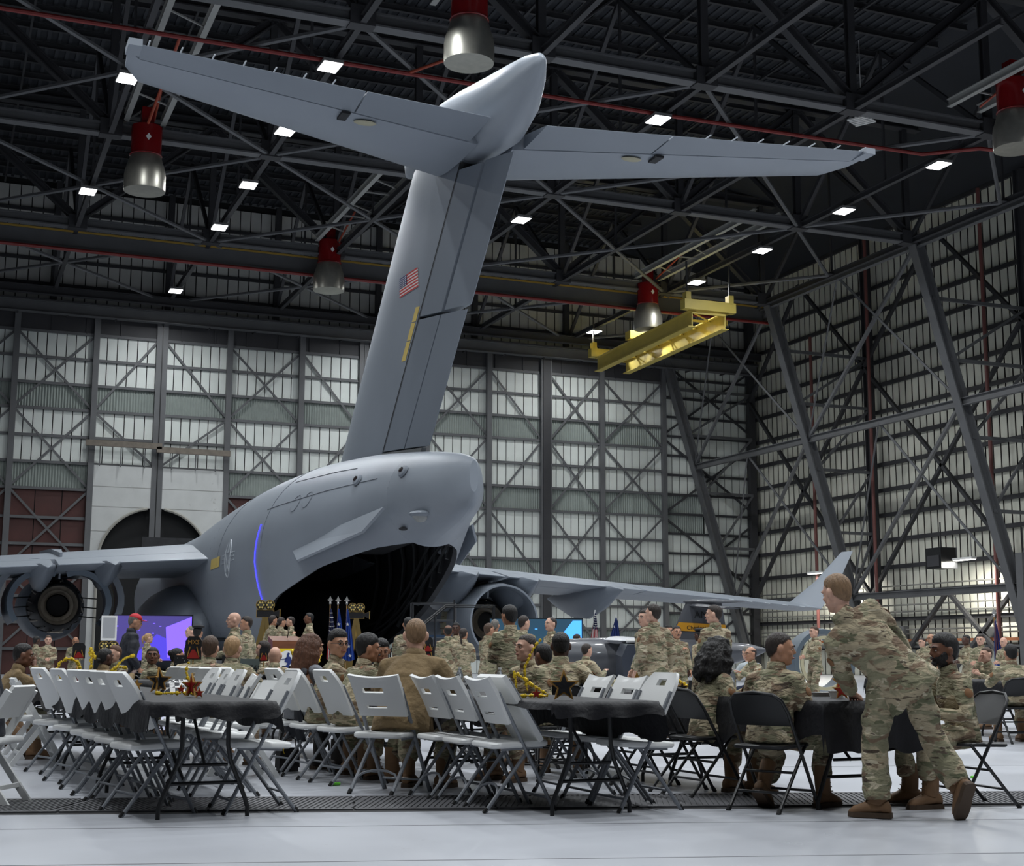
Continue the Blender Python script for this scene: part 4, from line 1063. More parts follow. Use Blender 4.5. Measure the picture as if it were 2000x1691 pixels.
def fade_hair(colr):
    """Clipped hair that thins out to skin toward the hairline."""
    nm = 'clipped_hair_' + colr
    if nm in MATS: return MATS[nm]
    m = HAIR[colr].copy(); m.name = nm; MATS[nm] = m; n = m.node_tree.nodes; l = m.node_tree.links
    a_ = n.new('ShaderNodeAttribute'); a_.attribute_name = 'fade'; nz = n.new('ShaderNodeTexNoise'); nz.inputs['Scale'].default_value = 300
    tc = n.new('ShaderNodeTexCoord'); l.new(tc.outputs['Object'], nz.inputs['Vector'])
    ad = n.new('ShaderNodeMath'); ad.operation = 'MULTIPLY_ADD'; l.new(nz.outputs['Fac'], ad.inputs[0]); ad.inputs[1].default_value = .5; ad.inputs[2].default_value = -.25
    a2 = n.new('ShaderNodeMath'); a2.operation = 'ADD'; a2.use_clamp = True; l.new(a_.outputs['Fac'], a2.inputs[0]); l.new(ad.outputs[0], a2.inputs[1]); l.new(a2.outputs[0], n['Principled BSDF'].inputs['Alpha'])
    return m
def jaw_keep(x, y, z): return min(y + .15, .34 - .66 * max(0, y) - z)
BEARDS = {}
def beard_mesh(kind, colr):
    if (kind, colr) in BEARDS: return BEARDS[kind, colr]
    if kind == 'full':
        g = shell(.05, jaw_keep, (0, .010, -.03), (.0715, .084, .09), 36, 26, low=.09); g.ell((0, .078, -.09), (.03, .022, .026), 12, 8)
        g.tube([(-.03, .086, -.062), (-.014, .1, -.045), (.014, .1, -.045), (.03, .086, -.062)], .006, 6)
    else: g = MB().tube([(-.028, .09, -.053), (-.012, .104, -.043), (.012, .104, -.043), (.028, .09, -.053)], [.004, .008, .008, .004], 8)
    me = g.mesh('beard' if kind == 'full' else 'moustache', HAIR[colr], 'all'); BEARDS[kind, colr] = me; return me
def glasses_mesh(m):
    g = MB()
    for s in (-1, 1):
        g.tube([(s * .033 + .022 * math.cos(t), .103, .004 + .017 * math.sin(t)) for t in np.linspace(0, 2 * PI, 15)], .0022, 5, cap=False)
        g.tube([(s * .055, .102, .008), (s * .078, .06, .008), (s * .082, -.01, .004)], .0022, 5)
    g.tube([(-.011, .105, .008), (.011, .105, .008)], .0022, 5)
    return g.mesh('glasses', m)
GLS = glasses_mesh(BLK)
def cap_mesh(kind, m):
    if kind == 'cap':
        g = shell(.13, lambda x, y, z: z - .28, top=.04); g.loft([[(x, .085 + .085 * math.cos(x * 16), z + .055 - x * x * 2) for x in np.linspace(-.075, .075, 11)] + [(x, .07, z + .06 - x * x * 2) for x in np.linspace(.075, -.075, 11)] for z in (0, .006)])
        g.ell((0, -.012, .13), (.008, .008, .006), 8, 6)
    elif kind == 'knit': g = shell(.10, lambda x, y, z: z - .18 + .25 * (y < -.2), top=.06)
    else:
        g = shell(.1, lambda x, y, z: z - .38, top=.02); g.ell((.012, -.02, .115), (.115, .125, .035), 20, 10)
    return g.mesh('cap', m, 'all')
CAPS = {}
def hand_mesh(curl, s):
    """Right hand for s=1: fingers along +x, back of the hand +z, thumb toward +y."""
    g = MB()
    g.tube([(-.03, 0, 0), (.01, 0, 0), (.05, 0, .002), (.088, 0, 0)], [(.02, .024), (.016, .03), (.015, .039), (.011, .038)], 10, up=(0, 0, 1))
    for y, L, dy in ((-.029, .058, -.10), (-.010, .072, -.02), (.010, .078, .03), (.029, .068, .08)):
        p = Vector((.080, y, .001)); a = 0; pts = [p.copy()]
        for f, c in ((.45, .35), (.32, .9), (.23, .7)):
            a += curl * c; d = Vector((math.cos(a), dy * math.cos(a), -math.sin(a))); p = p + d * L * f; pts.append(p.copy())
        g.tube(pts, [.0098, .0092, .0085, .0062], 7)
    th = [(.02, .026, -.004), (.045, .05, -.012), (.072, .06, -.02 - .01 * curl), (.092, .058 - .012 * curl, -.026 - .012 * curl)]
    g.tube(th, [.014, .0125, .0105, .007], 7)
    if s < 0:
        g.v = [(x, -y, z) for x, y, z in g.v]; g.f = [tuple(reversed(f)) for f in g.f]
    return g
HANDS = {(c, s): hand_mesh(c, s) for c in (.25, .55, 1.0) for s in (-1, 1)}
def boot_meshes():
    g = MB(); g.tube([(0, .0, .20), (0, -.005, .12), (0, 0, .05), (0, .01, .0)], [(.062, .055), (.06, .054), (.062, .05), (.066, .046)], 14, up=(0, 1, 0))
    rings = []
    for y, wx, h, z in ((-.085, .02, .03, -.035), (-.07, .038, .05, -.03), (-.02, .043, .065, -.022), (.05, .045, .06, -.03), (.11, .05, .045, -.042), (.16, .044, .034, -.05), (.19, .02, .018, -.06)):
        rings.append([(wx * math.cos(t), y, z + h * math.sin(t) if math.sin(t) > 0 else z + .03 * math.sin(t)) for t in np.linspace(0, 2 * PI, 15)[:-1]])
    g.loft(rings)
    for k in range(5): g.tube([(-.03, .075 - .012 * k, .02 + .03 * k), (.03, .075 - .012 * k, .024 + .03 * k)], .004, 5)
    b = g.mesh('boot', TANBOOT, 50)
    q = MB(); out = [(.036, -.08), (.042, -.04), (.04, .02), (.048, .09), (.045, .15), (.025, .19), (0, .198)]
    out = out + [(-x, y) for x, y in reversed(out[:-1])] + [(-.02, -.09), (.02, -.09)]
    q.loft([[(x * 1.05, y, -.052) for x, y in out], [(x * 1.08, y * 1.02, -.085) for x, y in out]])
    return b, q.mesh('sole', SOLE)
BOOT, SOLEM = boot_meshes()
PATCH = MB().lathe([(0, .004), (.030, .004), (.034, .0)], 14).mesh('shoulder_patch', mat('brown_patch', (128, 92, 62), .9), 'all')
JOBS = []       # (object, voxel, smooth, displacement, extra geometry)
def ik(S, W, a, b, hint):
    d = W - S; L = min(d.length, (a + b) * .995); u = d.normalized(); W = S + u * L
    x = (a * a - b * b + L * L) / (2 * L); h = math.sqrt(max(0, a * a - x * x))
    n = (hint - u * hint.dot(u))
    n = n.normalized() if n.length > 1e-6 else Vector((0, -1, 0))
    return S + u * x + n * h, W
CLOTHTEX = bpy.data.textures.new('cloth_folds', 'CLOUDS'); CLOTHTEX.noise_scale = .10; CLOTHTEX.noise_depth = 2
PARMAT = dict(camo=CAMO, fleece=FLEECE, navy=NAVYC, grey=GREYC, hoodie=HOODC, jean=JEAN, black=BLKC)
def person(label, loc, yaw, k=1.0, pose='stand', lean=4, side=0, twist=0, head=(0, 0), arms='sides', hands=None, hint=None, top='camo', legs='camo', hair=('short', 'dark'), skin='fair', q=0, seat=.44, beard=None, glasses=False, cap=None, capm=None, short=False, custom=None, group=None, build=1.0, feet=None, curl=.55):
    root = thing('person', label, 'person', (loc[0], loc[1], loc[2] if len(loc) > 2 else 0), R(yaw), group)
    vx = {0: (.017, .022), 1: (.0125, .017), 2: (.0092, .0125)}[q]
    B = build
    if pose == 'sit': P = Vector((0, 0, seat + .10))
    elif custom: P = Vector(custom['pelvis'])
    else: P = Vector((0, 0, .95 * k))
    T = Matrix.Translation(P) @ Matrix.Rotation(R(twist), 4, 'Z') @ Matrix.Rotation(R(side), 4, 'Y') @ Matrix.Rotation(-R(lean), 4, 'X')
    sp = [(0, 0, -.06), (0, .0, .06), (0, -.005, .16), (0, .01, .30), (0, 0, .42), (0, -.01, .50)]
    bend = .10 if pose == 'sit' else .0
    sp = [Vector((x * k, y * k + bend * (z / .5) ** 2 * .6, z * k)) for x, y, z in sp]
    W = lambda p: T @ Vector(p)
    nb = W(sp[-1] + Vector((0, 0, .02 * k)))
    MH = Matrix.Translation(nb + Vector((0, .005, .015))) @ Matrix.Rotation(R(twist + head[0]), 4, 'Z') @ Matrix.Rotation(-R(head[1]), 4, 'X') @ Matrix.Translation((0, .022, .135 * k)) @ Matrix.Scale(k ** .5 * 1.04, 4)
    S = {s: W((s * .178 * k * B ** .5, sp[4].y - .005, .425 * k)) for s in (-1, 1)}
    hip = {s: P + Vector((s * .095 * k, 0, -.03)) for s in (-1, 1)}
    knee, ank, footm = {}, {}, {}
    for s in (-1, 1):
        if pose == 'sit':
            fx, fy = (feet[s] if feet and s in feet else (s * .15, .40 * k))
            hip[s] = P + Vector((s * .10 * k, .02, -.02)); ank[s] = Vector((fx, fy, .085 + (.05 if fy < .2 else 0)))
            knee[s], _ = ik(hip[s], ank[s], .44 * k, .42 * k, Vector((s * .15, .8, .9)))
            fp = -35 if fy < .2 else 0
        else:
            fx, fy = (feet[s] if feet and s in feet else (s * .115 * k, -.02)); ank[s] = Vector((fx, fy, .085))
            knee[s], _ = ik(hip[s], ank[s], .435 * k, .42 * k, Vector((s * .1, 1, 0))); fp = 0
        footm[s] = Matrix.Translation(ank[s]) @ Matrix.Rotation(R(-s * 8), 4, 'Z') @ Matrix.Rotation(R(fp), 4, 'X')
    el, wr = {}, {}
    pr = {'sides': lambda s: S[s] + Vector((s * .07, .07, -.50 * k)), 'table': lambda s: Vector((s * .17, .46, .80)), 'clasp': lambda s: Vector((s * .045, .25, P.z + .13 * k)), 'behind': lambda s: Vector((s * .05, -.20, P.z + .03)),
          'lap': lambda s: Vector((s * .10, .28, P.z + .13)), 'crossed': lambda s: W((-s * .13, .17, .24 * k)), 'hips': lambda s: W((s * .17, .05, .05)), 'chin': lambda s: (MH @ Vector((s * .01, .13, -.10))) if s > 0 else Vector((-.15, .42, .8)), 'gesture': lambda s: W((s * .12, .34, .2)) if s > 0 else S[s] + Vector((s * .07, .07, -.50 * k)), 'point': lambda s: W((s * .1, .30, .36)) if s > 0 else S[s] + Vector((s * .07, .07, -.5 * k))}
    for s in (-1, 1):
        w_ = Vector(hands[s]) if hands and s in hands else pr[arms](s)
        h_ = Vector(hint[s]) if hint and s in hint else {'sides': Vector((s * .25, -1, 0)), 'behind': Vector((s * 1, -.4, 0))}.get(arms, Vector((s * .7, -.5, -.8)))
        el[s], wr[s] = ik(S[s], w_, .29 * k, .265 * k, h_)
    if custom:
        J = custom
        for s in (-1, 1):
            hip[s], knee[s], ank[s] = (Vector(J[a, s]) for a in ('hip', 'knee', 'ankle')); footm[s] = J['foot', s]
    # body
    g = MB()
    g.tube([W(p) for p in sp] + [nb + Vector((0, .005, .03)), MH @ Vector((0, -.015, -.02))], [(a * k, b * k) for a, b in ((.10, .15), (.10, .14), (.095, .13), (.105, .15), (.085, .15), (.058, .066), (.054, .054), (.05, .05))], 16, up=T.to_3x3() @ Vector((0, 1, 0)))
    hr = head_raw(MH); g.add(hr.v, hr.f)
    for s in (-1, 1):
        g.tube([W((s * .05, sp[4].y, .455 * k)), S[s], S[s].lerp(el[s], .5), el[s], el[s].lerp(wr[s], .35), wr[s], wr[s] + (wr[s] - el[s]).normalized() * .02], [r * k for r in (.055, .056, .047, .040, .042, .028, .025)], 10)
        g.tube([hip[s] + Vector((0, 0, .05)), hip[s], hip[s].lerp(knee[s], .5), knee[s], knee[s].lerp(ank[s], .35), ank[s]], [r * k for r in (.08, .085, .075, .055, .055, .038)], 10)
    body = link('body', g.mesh('body', SKIN[skin]), root)
    extra = MB()
    for s in (-1, 1):
        d = (wr[s] - el[s]).normalized(); up = Vector((0, 0, 1)) if arms in ('table', 'lap', 'gesture', 'point') or (hands and s in hands) else Vector((s * 1.0, .15, 0))
        if arms in ('clasp', 'crossed'): up = Vector((0, 1, .2))
        zc = (up - d * up.dot(d)).normalized(); yc = zc.cross(d)
        if s > 0: pass
        HM = Matrix((d, yc, zc)).transposed().to_4x4(); HM.translation = wr[s] + d * .012
        hm = HANDS[curl if curl in (.25, .55, 1.0) else .55, s]
        HM = HM @ Matrix.Scale(.98 * k, 4); extra.add([HM @ Vector(p) for p in hm.v], hm.f)
    JOBS.append((body, vx[0], 4 if q == 2 else 2, 0, extra))
    # jacket or shirt
    tm = PARMAT[top]; g = MB()
    jr = [(.138, .19), (.126, .176), (.12, .168), (.132, .18), (.105, .15), (.066, .075)]
    pts = [W(sp[0] + Vector((0, 0, (-.03 if pose == 'sit' else -.09) * k)))] + [W(p) for p in sp[1:]]
    g.tube(pts, [(a * k * B, b * k * B) for a, b in jr], 18, up=T.to_3x3() @ Vector((0, 1, 0)))
    for s in (-1, 1):
        e2 = wr[s] if not short else el[s].lerp(S[s], .35)
        if short: ch = [W((s * .03, sp[4].y, .46 * k)), S[s] + (el[s] - S[s]) * .04, S[s].lerp(e2, .5), e2]; rr = (.06, .078, .078, .074)
        else: ch = [W((s * .03, sp[4].y, .46 * k)), S[s] + (el[s] - S[s]) * .04, S[s].lerp(el[s], .5), el[s], el[s].lerp(wr[s], .5), e2]; rr = (.06, .078, .074, .066, .06, .046)
        g.tube(ch, [r * k * B ** .5 for r in rr], 12)
    jk = link({'camo': 'jacket', 'fleece': 'fleece', 'navy': 'jacket', 'grey': 'shirt', 'hoodie': 'hoodie', 'black': 'jacket'}.get(top, 'jacket'), g.mesh('jacket', tm), root)
    JOBS.append((jk, vx[1], 3, .028 if q else .018, None))
    if pose != 'sit' and q and top in ('camo', 'navy'):
        rows = [[W((b * k * B * math.cos(t), a * k * B * math.sin(t), z * k)) for t in np.linspace(0, 2 * PI, 29)] for z, a, b in ((.0, .126, .178), (-.06, .142, .194), (-.12, .156, .207 + .0), (-.175, .164, .214), (-.178, .150, .200))]
        rows = [[p + Vector((0, 0, .012 * math.sin(j * 1.9 + len(label)) * (i / 4))) for j, p in enumerate(r)] for i, r in enumerate(rows)]
        g = MB(); gridloft(g, rows); g.build('jacket_hem', tm, root, 'all')
    u = (T.to_3x3() @ Vector((0, 0, 1))).normalized(); c0 = nb - u * .005; ax = T.to_3x3() @ Vector((1, 0, 0)); ay = T.to_3x3() @ Vector((0, 1, 0))
    if top in ('camo', 'fleece', 'navy'):
        g = MB(); rows = []
        for r_, h_ in ((.078, -.045), (.082, .0), (.074, .045), (.066, .045), (.066, -.02)):
            rows.append([c0 + ax * r_ * k * math.cos(t) + ay * (r_ * .98 * k * math.sin(t) + .004) + u * (h_ - .022 * max(0, math.sin(t)) * (h_ > 0)) for t in np.linspace(0, 2 * PI, 19)])
        gridloft(g, rows); g.build('collar', tm, root, 'all')
    if q and top == 'camo':
        for s in (-1, 1):
            m_ = S[s].lerp(el[s], .42); ad = (el[s] - S[s]).normalized(); out = (ax * s); out = (out - ad * out.dot(ad)).normalized()
            MP = out.to_track_quat('Z', 'Y').to_matrix().to_4x4(); MP.translation = m_ + out * .071 * k * B ** .5
            o = link('shoulder_patch', PATCH, root); o.matrix_basis = MP
    # trousers
    g = MB()
    g.tube([P + Vector((0, 0, .07 * k)), P, P + Vector((0, .01 if pose == 'sit' else 0, -.09 * k))], [(a * k * B, b * k * B) for a, b in ((.118, .165), (.125, .178), (.11, .16))], 16, up=(0, 1, 0))
    for s in (-1, 1):
        cuff = ank[s] + (knee[s] - ank[s]).normalized() * (.03 if custom else .11)
        g.tube([hip[s] + Vector((-s * .02, 0, .03)), hip[s], hip[s].lerp(knee[s], .5), knee[s], knee[s].lerp(ank[s], .4), knee[s].lerp(ank[s], .62), cuff], [r * k * B ** .4 for r in ((.09, .105, .098, .084, .09, .094, .086) if custom else (.09, .105, .096, .078, .08, .082, .058))], 12)
        if q and legs == 'camo':
            o_ = Vector((s, 0, 0)); g.ell(hip[s].lerp(knee[s], .62) + o_ * .075 * k, (.03, .07, .07), 10, 8)
    tr = link('trousers', g.mesh('trousers', PARMAT[legs]), root)
    JOBS.append((tr, vx[1], 3, .03 if q else .02, None))
    for s in (-1, 1):
        b_ = link('boot', BOOT if legs == 'camo' else BOOT_B, root); b_.matrix_basis = footm[s]
        link('sole', SOLEM, b_)
    # head details
    def on_head(name, me):
        o = link(name, me, root); o.matrix_basis = MH; return o
    on_head('eyes', EYES)
    hc = hair[1] if hair else 'dark'
    if hc not in BROWS: BROWS[hc] = brow_mesh().mesh('eyebrows', HAIR[hc], 'all')
    on_head('eyebrows', BROWS[hc]); on_head('lips', LIPS['d' if skin in ('brown', 'dark') else 'l'])
    if hair and hair[0] != 'bald': on_head('hair', hair_mesh(*hair))
    if beard: on_head('beard' if beard == 'full' else 'moustache', beard_mesh(beard, hc))
    if glasses: on_head('glasses', GLS)
    if cap:
        if (cap, capm.name) not in CAPS: CAPS[cap, capm.name] = cap_mesh(cap, capm)
        on_head('cap', CAPS[cap, capm.name])
    return root
BOOT_B = BOOT.copy(); BOOT_B.materials.clear(); BOOT_B.materials.append(mat('dark_shoe_leather', (40, 34, 30), .5))
def finish_people():
    """Grow every body and garment into one continuous skin."""
    for o, vs, sm, dis, ex in JOBS:
        md = o.modifiers.new('skin', 'REMESH'); md.mode = 'VOXEL'; md.voxel_size = vs; md.use_smooth_shade = True
        md = o.modifiers.new('soften', 'SMOOTH'); md.factor = .5; md.iterations = sm
        if dis:
            md = o.modifiers.new('folds', 'DISPLACE'); md.texture = CLOTHTEX; md.strength = dis; md.mid_level = .5; md.texture_coords = 'LOCAL'
    bpy.context.view_layer.update()
    dg = bpy.context.evaluated_depsgraph_get()
    for o, vs, sm, dis, ex in JOBS:
        me = bpy.data.meshes.new_from_object(o.evaluated_get(dg)); name = o.data.name
        if ex:
            n0 = len(me.vertices); bm = bmesh.new(); bm.from_mesh(me)
            vv = [bm.verts.new(p) for p in ex.v]
            for f in ex.f:
                fc = bm.faces.new([vv[i] for i in f]); fc.smooth = True
            bm.to_mesh(me); bm.free()
        old = o.data; mt = old.materials[0]; o.modifiers.clear(); o.data = me; me.name = name
        if not me.materials: me.materials.append(mt)
        bpy.data.meshes.remove(old)
    JOBS.clear()
# ------------------------------------------------------------------ chairs
def grid_panel(nx, nz, fn, th, keep=None):
    """Two-sided moulded panel: fn(u, v) -> (point, normal); cells where keep is false are left open."""
    g = MB(); F = [[fn(i / nx, j / nz) for i in range(nx + 1)] for j in range(nz + 1)]
    for sgn in (1, -1):
        g.v += [tuple(Vector(p) + Vector(n) * th / 2 * sgn) for row in F for p, n in row]
    K = (nx + 1) * (nz + 1); ok = lambda i, j: 0 <= i < nx and 0 <= j < nz and (keep is None or keep((i + .5) / nx, (j + .5) / nz))
    for j in range(nz):
        for i in range(nx):
            if not ok(i, j): continue
            a, b, c, d = j * (nx + 1) + i, j * (nx + 1) + i + 1, (j + 1) * (nx + 1) + i + 1, (j + 1) * (nx + 1) + i
            g.f.append((a, b, c, d)); g.f.append((d + K, c + K, b + K, a + K))
            for (p, q, di, dj) in ((a, b, 0, -1), (b, c, 1, 0), (c, d, 0, 1), (d, a, -1, 0)):
                if not ok(i + di, j + dj): g.f.append((q, p, p + K, q + K))
    return g
def slab(w, d, z, th, r=.06, M=None, tilt=0):
    out = []
    for cx, cy, a0 in ((w / 2 - r, d / 2 - r, 0), (-w / 2 + r, d / 2 - r, 90), (-w / 2 + r, -d / 2 + r, 180), (w / 2 - r, -d / 2 + r, 270)):
        for k in range(5): out.append((cx + r * math.cos(R(a0 + 22.5 * k)), cy + r * math.sin(R(a0 + 22.5 * k))))
    rings = [[(x * s_, y * s_, z + zz + tilt * y) for x, y in out] for s_, zz in ((.95, -th / 2), (1, -th / 4), (1, th / 4), (.96, th / 2))]
    return MB().loft(rings, True, True, M)
def white_chair(kind):
    t = thing('folding_chair', '', 'chair', (0, 0, 0), 0, 'white folding chairs')
    slab(.445, .43, .445, .04, .07, None, .03).build('seat', WPLAST, t, 45)
    uy = lambda z: .245 - .455 * z / .88
    z0, z1 = (.56, .925) if kind == 'arch' else (.585, .90)
    def fn(u, v):
        z = z0 + (z1 - z0) * v; W_ = .225
        if kind == 'arch': W_ = .225 * (1 if v < .62 else math.sqrt(max(.0, 1 - ((v - .62) / .38) ** 2 * .52))) if v < 1 else .225 * .69
        else: W_ = .232 - .012 * (1 - v); z += (-.022 * math.cos((u - .5) * PI)) * (v > .9)
        x = (u - .5) * 2 * W_
        return (x, uy(z) - .028 - .014 * (1 - ((u - .5) * 2) ** 2) + .012 * math.sin(v * PI), z), (0, -.9, -.4)
    if kind == 'arch': kp = lambda u, v: not (.36 < u < .64 and .78 < v < .87)
    else: kp = lambda u, v: not (.22 < u < .62 and (.55 < v < .70 or .16 < v < .28))
    b = grid_panel(14, 16, fn, .026, kp).build('backrest', WPLAST, t, 50)
    for s in (-1, 1):
        l = MB().tube([(s * .215, .245, 0), (s * .215, uy(.62), .62), (s * .212, uy(.80), .80)], .0135, 8, 1.25).build('leg', GFRAME, t, True)
        MB().tube([(s * .215, .25, 0), (s * .215, .232, .035)], .017, 8).build('foot_cap', RUB, l, True)
        l = MB().tube([(s * .192, -.255, 0), (s * .192, .10, .46)], .0135, 8, 1.25).build('leg', GFRAME, t, True)
        MB().tube([(s * .192, -.26, 0), (s * .192, -.237, .032)], .017, 8).build('foot_cap', RUB, l, True)
        MB().bar((s * .205, -.14, .42), (s * .205, .16, .435), .012, .03).build('seat_rail', GFRAME, t)
    MB().tube([(-.215, .20, .09), (.215, .20, .09)], .009, 6).build('crossbar', GFRAME, t, True)
    if kind == 'arch': MB().tube([(-.192, -.15, .135), (.192, -.15, .135)], .009, 6).build('crossbar', GFRAME, t, True)
    else: MB().tube([(-.192, -.17, .11), (-.15, -.145, .15), (-.07, -.13, .172), (0, -.128, .177), (.07, -.13, .172), (.15, -.145, .15), (.192, -.17, .11)], .0095, 7).build('crossbar', GFRAME, t, True)
    return t
def resin_chair():
    t = thing('resin_chair', '', 'chair', (0, 0, 0), 0, 'all white resin chairs')
    slab(.40, .39, .44, .045, .05).build('seat', WPLAST, t, 45)
    uy = lambda z: .23 - .47 * z / .80
    for s in (-1, 1):
        MB().bar((s * .205, uy(0), 0), (s * .205, uy(.79), .79), .028, .05, (0, 1, .5)).build('leg', WPLAST, t)
        MB().bar((s * .175, -.25, 0), (s * .175, .08, .45), .026, .045, (0, 1, .5)).build('leg', WPLAST, t)
    def fn(u, v): z = .60 + .22 * v; return ((u - .5) * .40 * (1 if v < .7 else 1 - .12 * (v - .7) / .3), uy(z) - .012 * math.sin(u * PI), z), (0, -.9, -.4)
    grid_panel(8, 6, fn, .026).build('backrest', WPLAST, t, 50)
    for y, z in ((uy(.12), .12), (-.17, .12)): MB().bar((-.19, y, z), (.19, y, z), .02, .03).build('crossbar', WPLAST, t)
    return t
def black_chair():
    t = thing('steel_chair', '', 'chair', (0, 0, 0), 0, 'black steel folding chairs')
    slab(.40, .40, .435, .028, .05, None, .02).build('seat', BLK, t, 45)
    uy = lambda z: .24 - .46 * z / .80
    pts = [(-.225, uy(0), 0), (-.225, uy(.66), .66), (-.205, uy(.745), .745), (-.15, uy(.785), .785), (0, uy(.80), .80), (.15, uy(.785), .785), (.205, uy(.745), .745), (.225, uy(.66), .66), (.225, uy(0), 0)]
    MB().tube(pts, .0125, 8).build('tube_frame', BLK, t, True)
    def fn(u, v):
        z = .575 + .21 * v; W_ = .222 * (1 if v < .5 else math.sqrt(max(0, 1 - ((v - .5) / .5) ** 2 * .6)))
        return ((u - .5) * 2 * W_, uy(z) - .010 * math.sin(u * PI), z), (0, -.9, -.4)
    grid_panel(12, 8, fn, .012).build('backrest', BLK, t, 50)
    for s in (-1, 1):
        l = MB().tube([(s * .198, -.25, 0), (s * .198, .12, .44)], .0125, 8).build('leg', BLK, t, True)
        MB().tube([(s * .198, -.255, 0), (s * .198, -.232, .03)], .017, 8).build('foot_cap', RUB, l, True)
        MB().tube([(s * .225, .243, 0), (s * .225, .224, .03)], .017, 8).build('foot_cap', RUB, t, True)
    for y, z, w in ((uy(.13), .13, .225), (-.14, .13, .198), (-.04, .26, .198)): MB().tube([(-w, y, z), (w, y, z)], .009, 6).build('crossbar', BLK, t, True)
    return t
PROT = {'A': white_chair('arch'), 'B': white_chair('flat'), 'C': resin_chair(), 'D': black_chair()}
USED = set()
def chair(kind, x, y, yaw, label):
    p = PROT[kind]
    if kind in USED: o = dup(p, (x, y, 0), R(yaw), label)
    else: o = p; o.location = (x, y, 0); o.rotation_euler = (0, 0, R(yaw)); o['label'] = label; USED.add(kind)
    return o
TA, TB, TC, TD = 'rounded white folding chair ', 'flat topped white folding chair ', 'all white resin chair ', 'black steel folding chair '
for x, y, a, n in [(1.44, 9.97, -76, 'tucked in, nearest corner of the empty table at left'), (1.41, 10.68, -77, 'second along the window side of the empty table at left'), (1.38, 11.22, -75, 'third along the row left of the empty table'), (1.34, 11.78, -78, 'fourth along the row left of the empty table'), (1.28, 12.62, -76, 'fifth along the row left of the empty table'), (1.2, 13.7, -74, 'standing apart at the far left end of the row'),
                   (2.12, 9.84, 92, 'pulled in at the near corner, facing left over the empty table'), (2.14, 11.7, 90, 'second from near on the far side of the empty table'), (2.16, 12.3, 87, 'third on the far side of the empty table'), (2.18, 13.0, 92, 'fourth on the far side, before the seated backs')]:
    chair('A', x, y, a, TA + n)
for x, y, a, n in [(2.57, 15.06, -25, 'under the first of three seated backs'), (2.6, 14.5, -28, 'under the wavy haired seated back'), (2.66, 13.77, -32, 'under the blond seated back')]: chair('A', x, y, a, TA + n)
chair('B', 2.13, 11.02, 85, TB + 'half hidden behind the near corner chair')
c1 = chair('A', 3.31, 11.70, -79, TA + 'under the moustached man looking across'); c2 = chair('A', 3.22, 12.33, -84, TA + 'under the man in spectacles')
chair('A', 3.18, 12.97, -80, TA + 'under the long haired woman in grey')
INK = mat('marker_ink', (40, 40, 44), .6)
for c in (c1, c2): 
    cu = text_mesh('HSC', .05, INK, 'ink_mark', c, Matrix.Translation((.05, -.118, .70)) @ Matrix.Rotation(R(62), 4, 'X'), .001)
for x, y, a, n in [(3.79, 9.33, -90, 'nearest left of the middle table'), (3.76, 9.86, -90, 'second along the left of the middle table'), (3.72, 10.32, -88, 'third along, just right of the man in brown fleece'), (3.38, 10.78, -52, 'under the man in brown fleece'), (4.66, 9.62, 90, 'second along the right side of the middle table'), (4.67, 10.18, 88, 'third along the right side of the middle table')]:
    chair('B', x, y, a, TB + n)
chair('A', 4.62, 9.05, 92, 'rounded white folding chair at the near right corner of the middle table')
for x, y, a, n in [(.45, 10.95, 62, 'cut by the left edge of the picture'), (.74, 15.59, -88, 'under the man in tan fleece by the left edge'), (1.05, 14.7, -86, 'in front of the man in tan fleece'), (1.1, 16.4, -92, 'just beyond the man in tan fleece'), (2.3, 13.75, 80, 'behind the row of seated backs'), (2.62, 12.6, 100, 'standing between the two near tables')]:
    chair('C', x, y, a, TC + n)
for x, y, a, n in [(5.48, 8.66, -64, 'under the man seen from behind at the right table'), (5.56, 9.74, -87, 'under the woman with black hair'), (5.56, 10.35, -90, 'empty, beside the woman with black hair'), (5.5, 10.95, -88, 'empty, second from the woman with black hair'), (6.95, 8.38, 84, 'under the bearded man'),
                   (4.97, 11.56, 112, 'under the man with clipped hair facing left'), (5.28, 11.78, -25, 'under the man resting his arm along the chairs'), (5.66, 12.76, 20, 'behind the man resting his arm'), (12.68, 14.34, -20, 'under the man seen from behind by the right edge'), (12.2, 13.2, -90, 'empty at the far right table'), (15.1, 17.48, 85, 'under the young man facing left at far right table'), (4.41, 14.47, 165, 'under the laughing woman'), (13.2, 21.25, 10, 'under the man in pale hoodie'), (12.8, 20.49, 88, 'under the bald man in dark spectacles'), (1.95, 18.43, -60, 'under the woman with the bun'), (2.55, 20.56, 120, 'under the red haired person'), (2.59, 18.85, -60, 'under the woman smiling back'), (4.17, 18.4, -25, 'under the bald man before the lectern'), (4.67, 20.78, 70, 'under the man beyond the grey plate'), (4.29, 17.46, -20, 'under the person beside the garland'), (10.4, 22.44, -70, 'under the man bending forward'), (4.8, 13.2, 90, 'empty at the right of the middle row'), (5.45, 13.4, -88, 'empty at the far left of the right row')]:
    chair('D', x, y, a, TD + n)
# a loose white panel propped on the nearest middle chair
t = thing('seat_panel', 'white plastic panel propped on the seat of the nearest middle chair', 'panel', (3.93, 9.33, .47), R(-88))
M = Matrix.Rotation(R(33), 4, 'X')
grid_panel(6, 8, lambda u, v: (M @ Vector(((u - .5) * .45, .0, .52 * v)), M.to_3x3() @ Vector((0, 1, 0))), .035).build('panel', WPLAST, t, 50)
for s in (-1, 1): MB().tube([M @ Vector((s * .2, .028, .04)), M @ Vector((s * .2, .028, .48))], .011, 8).build('side_tube', GFRAME, t, True)

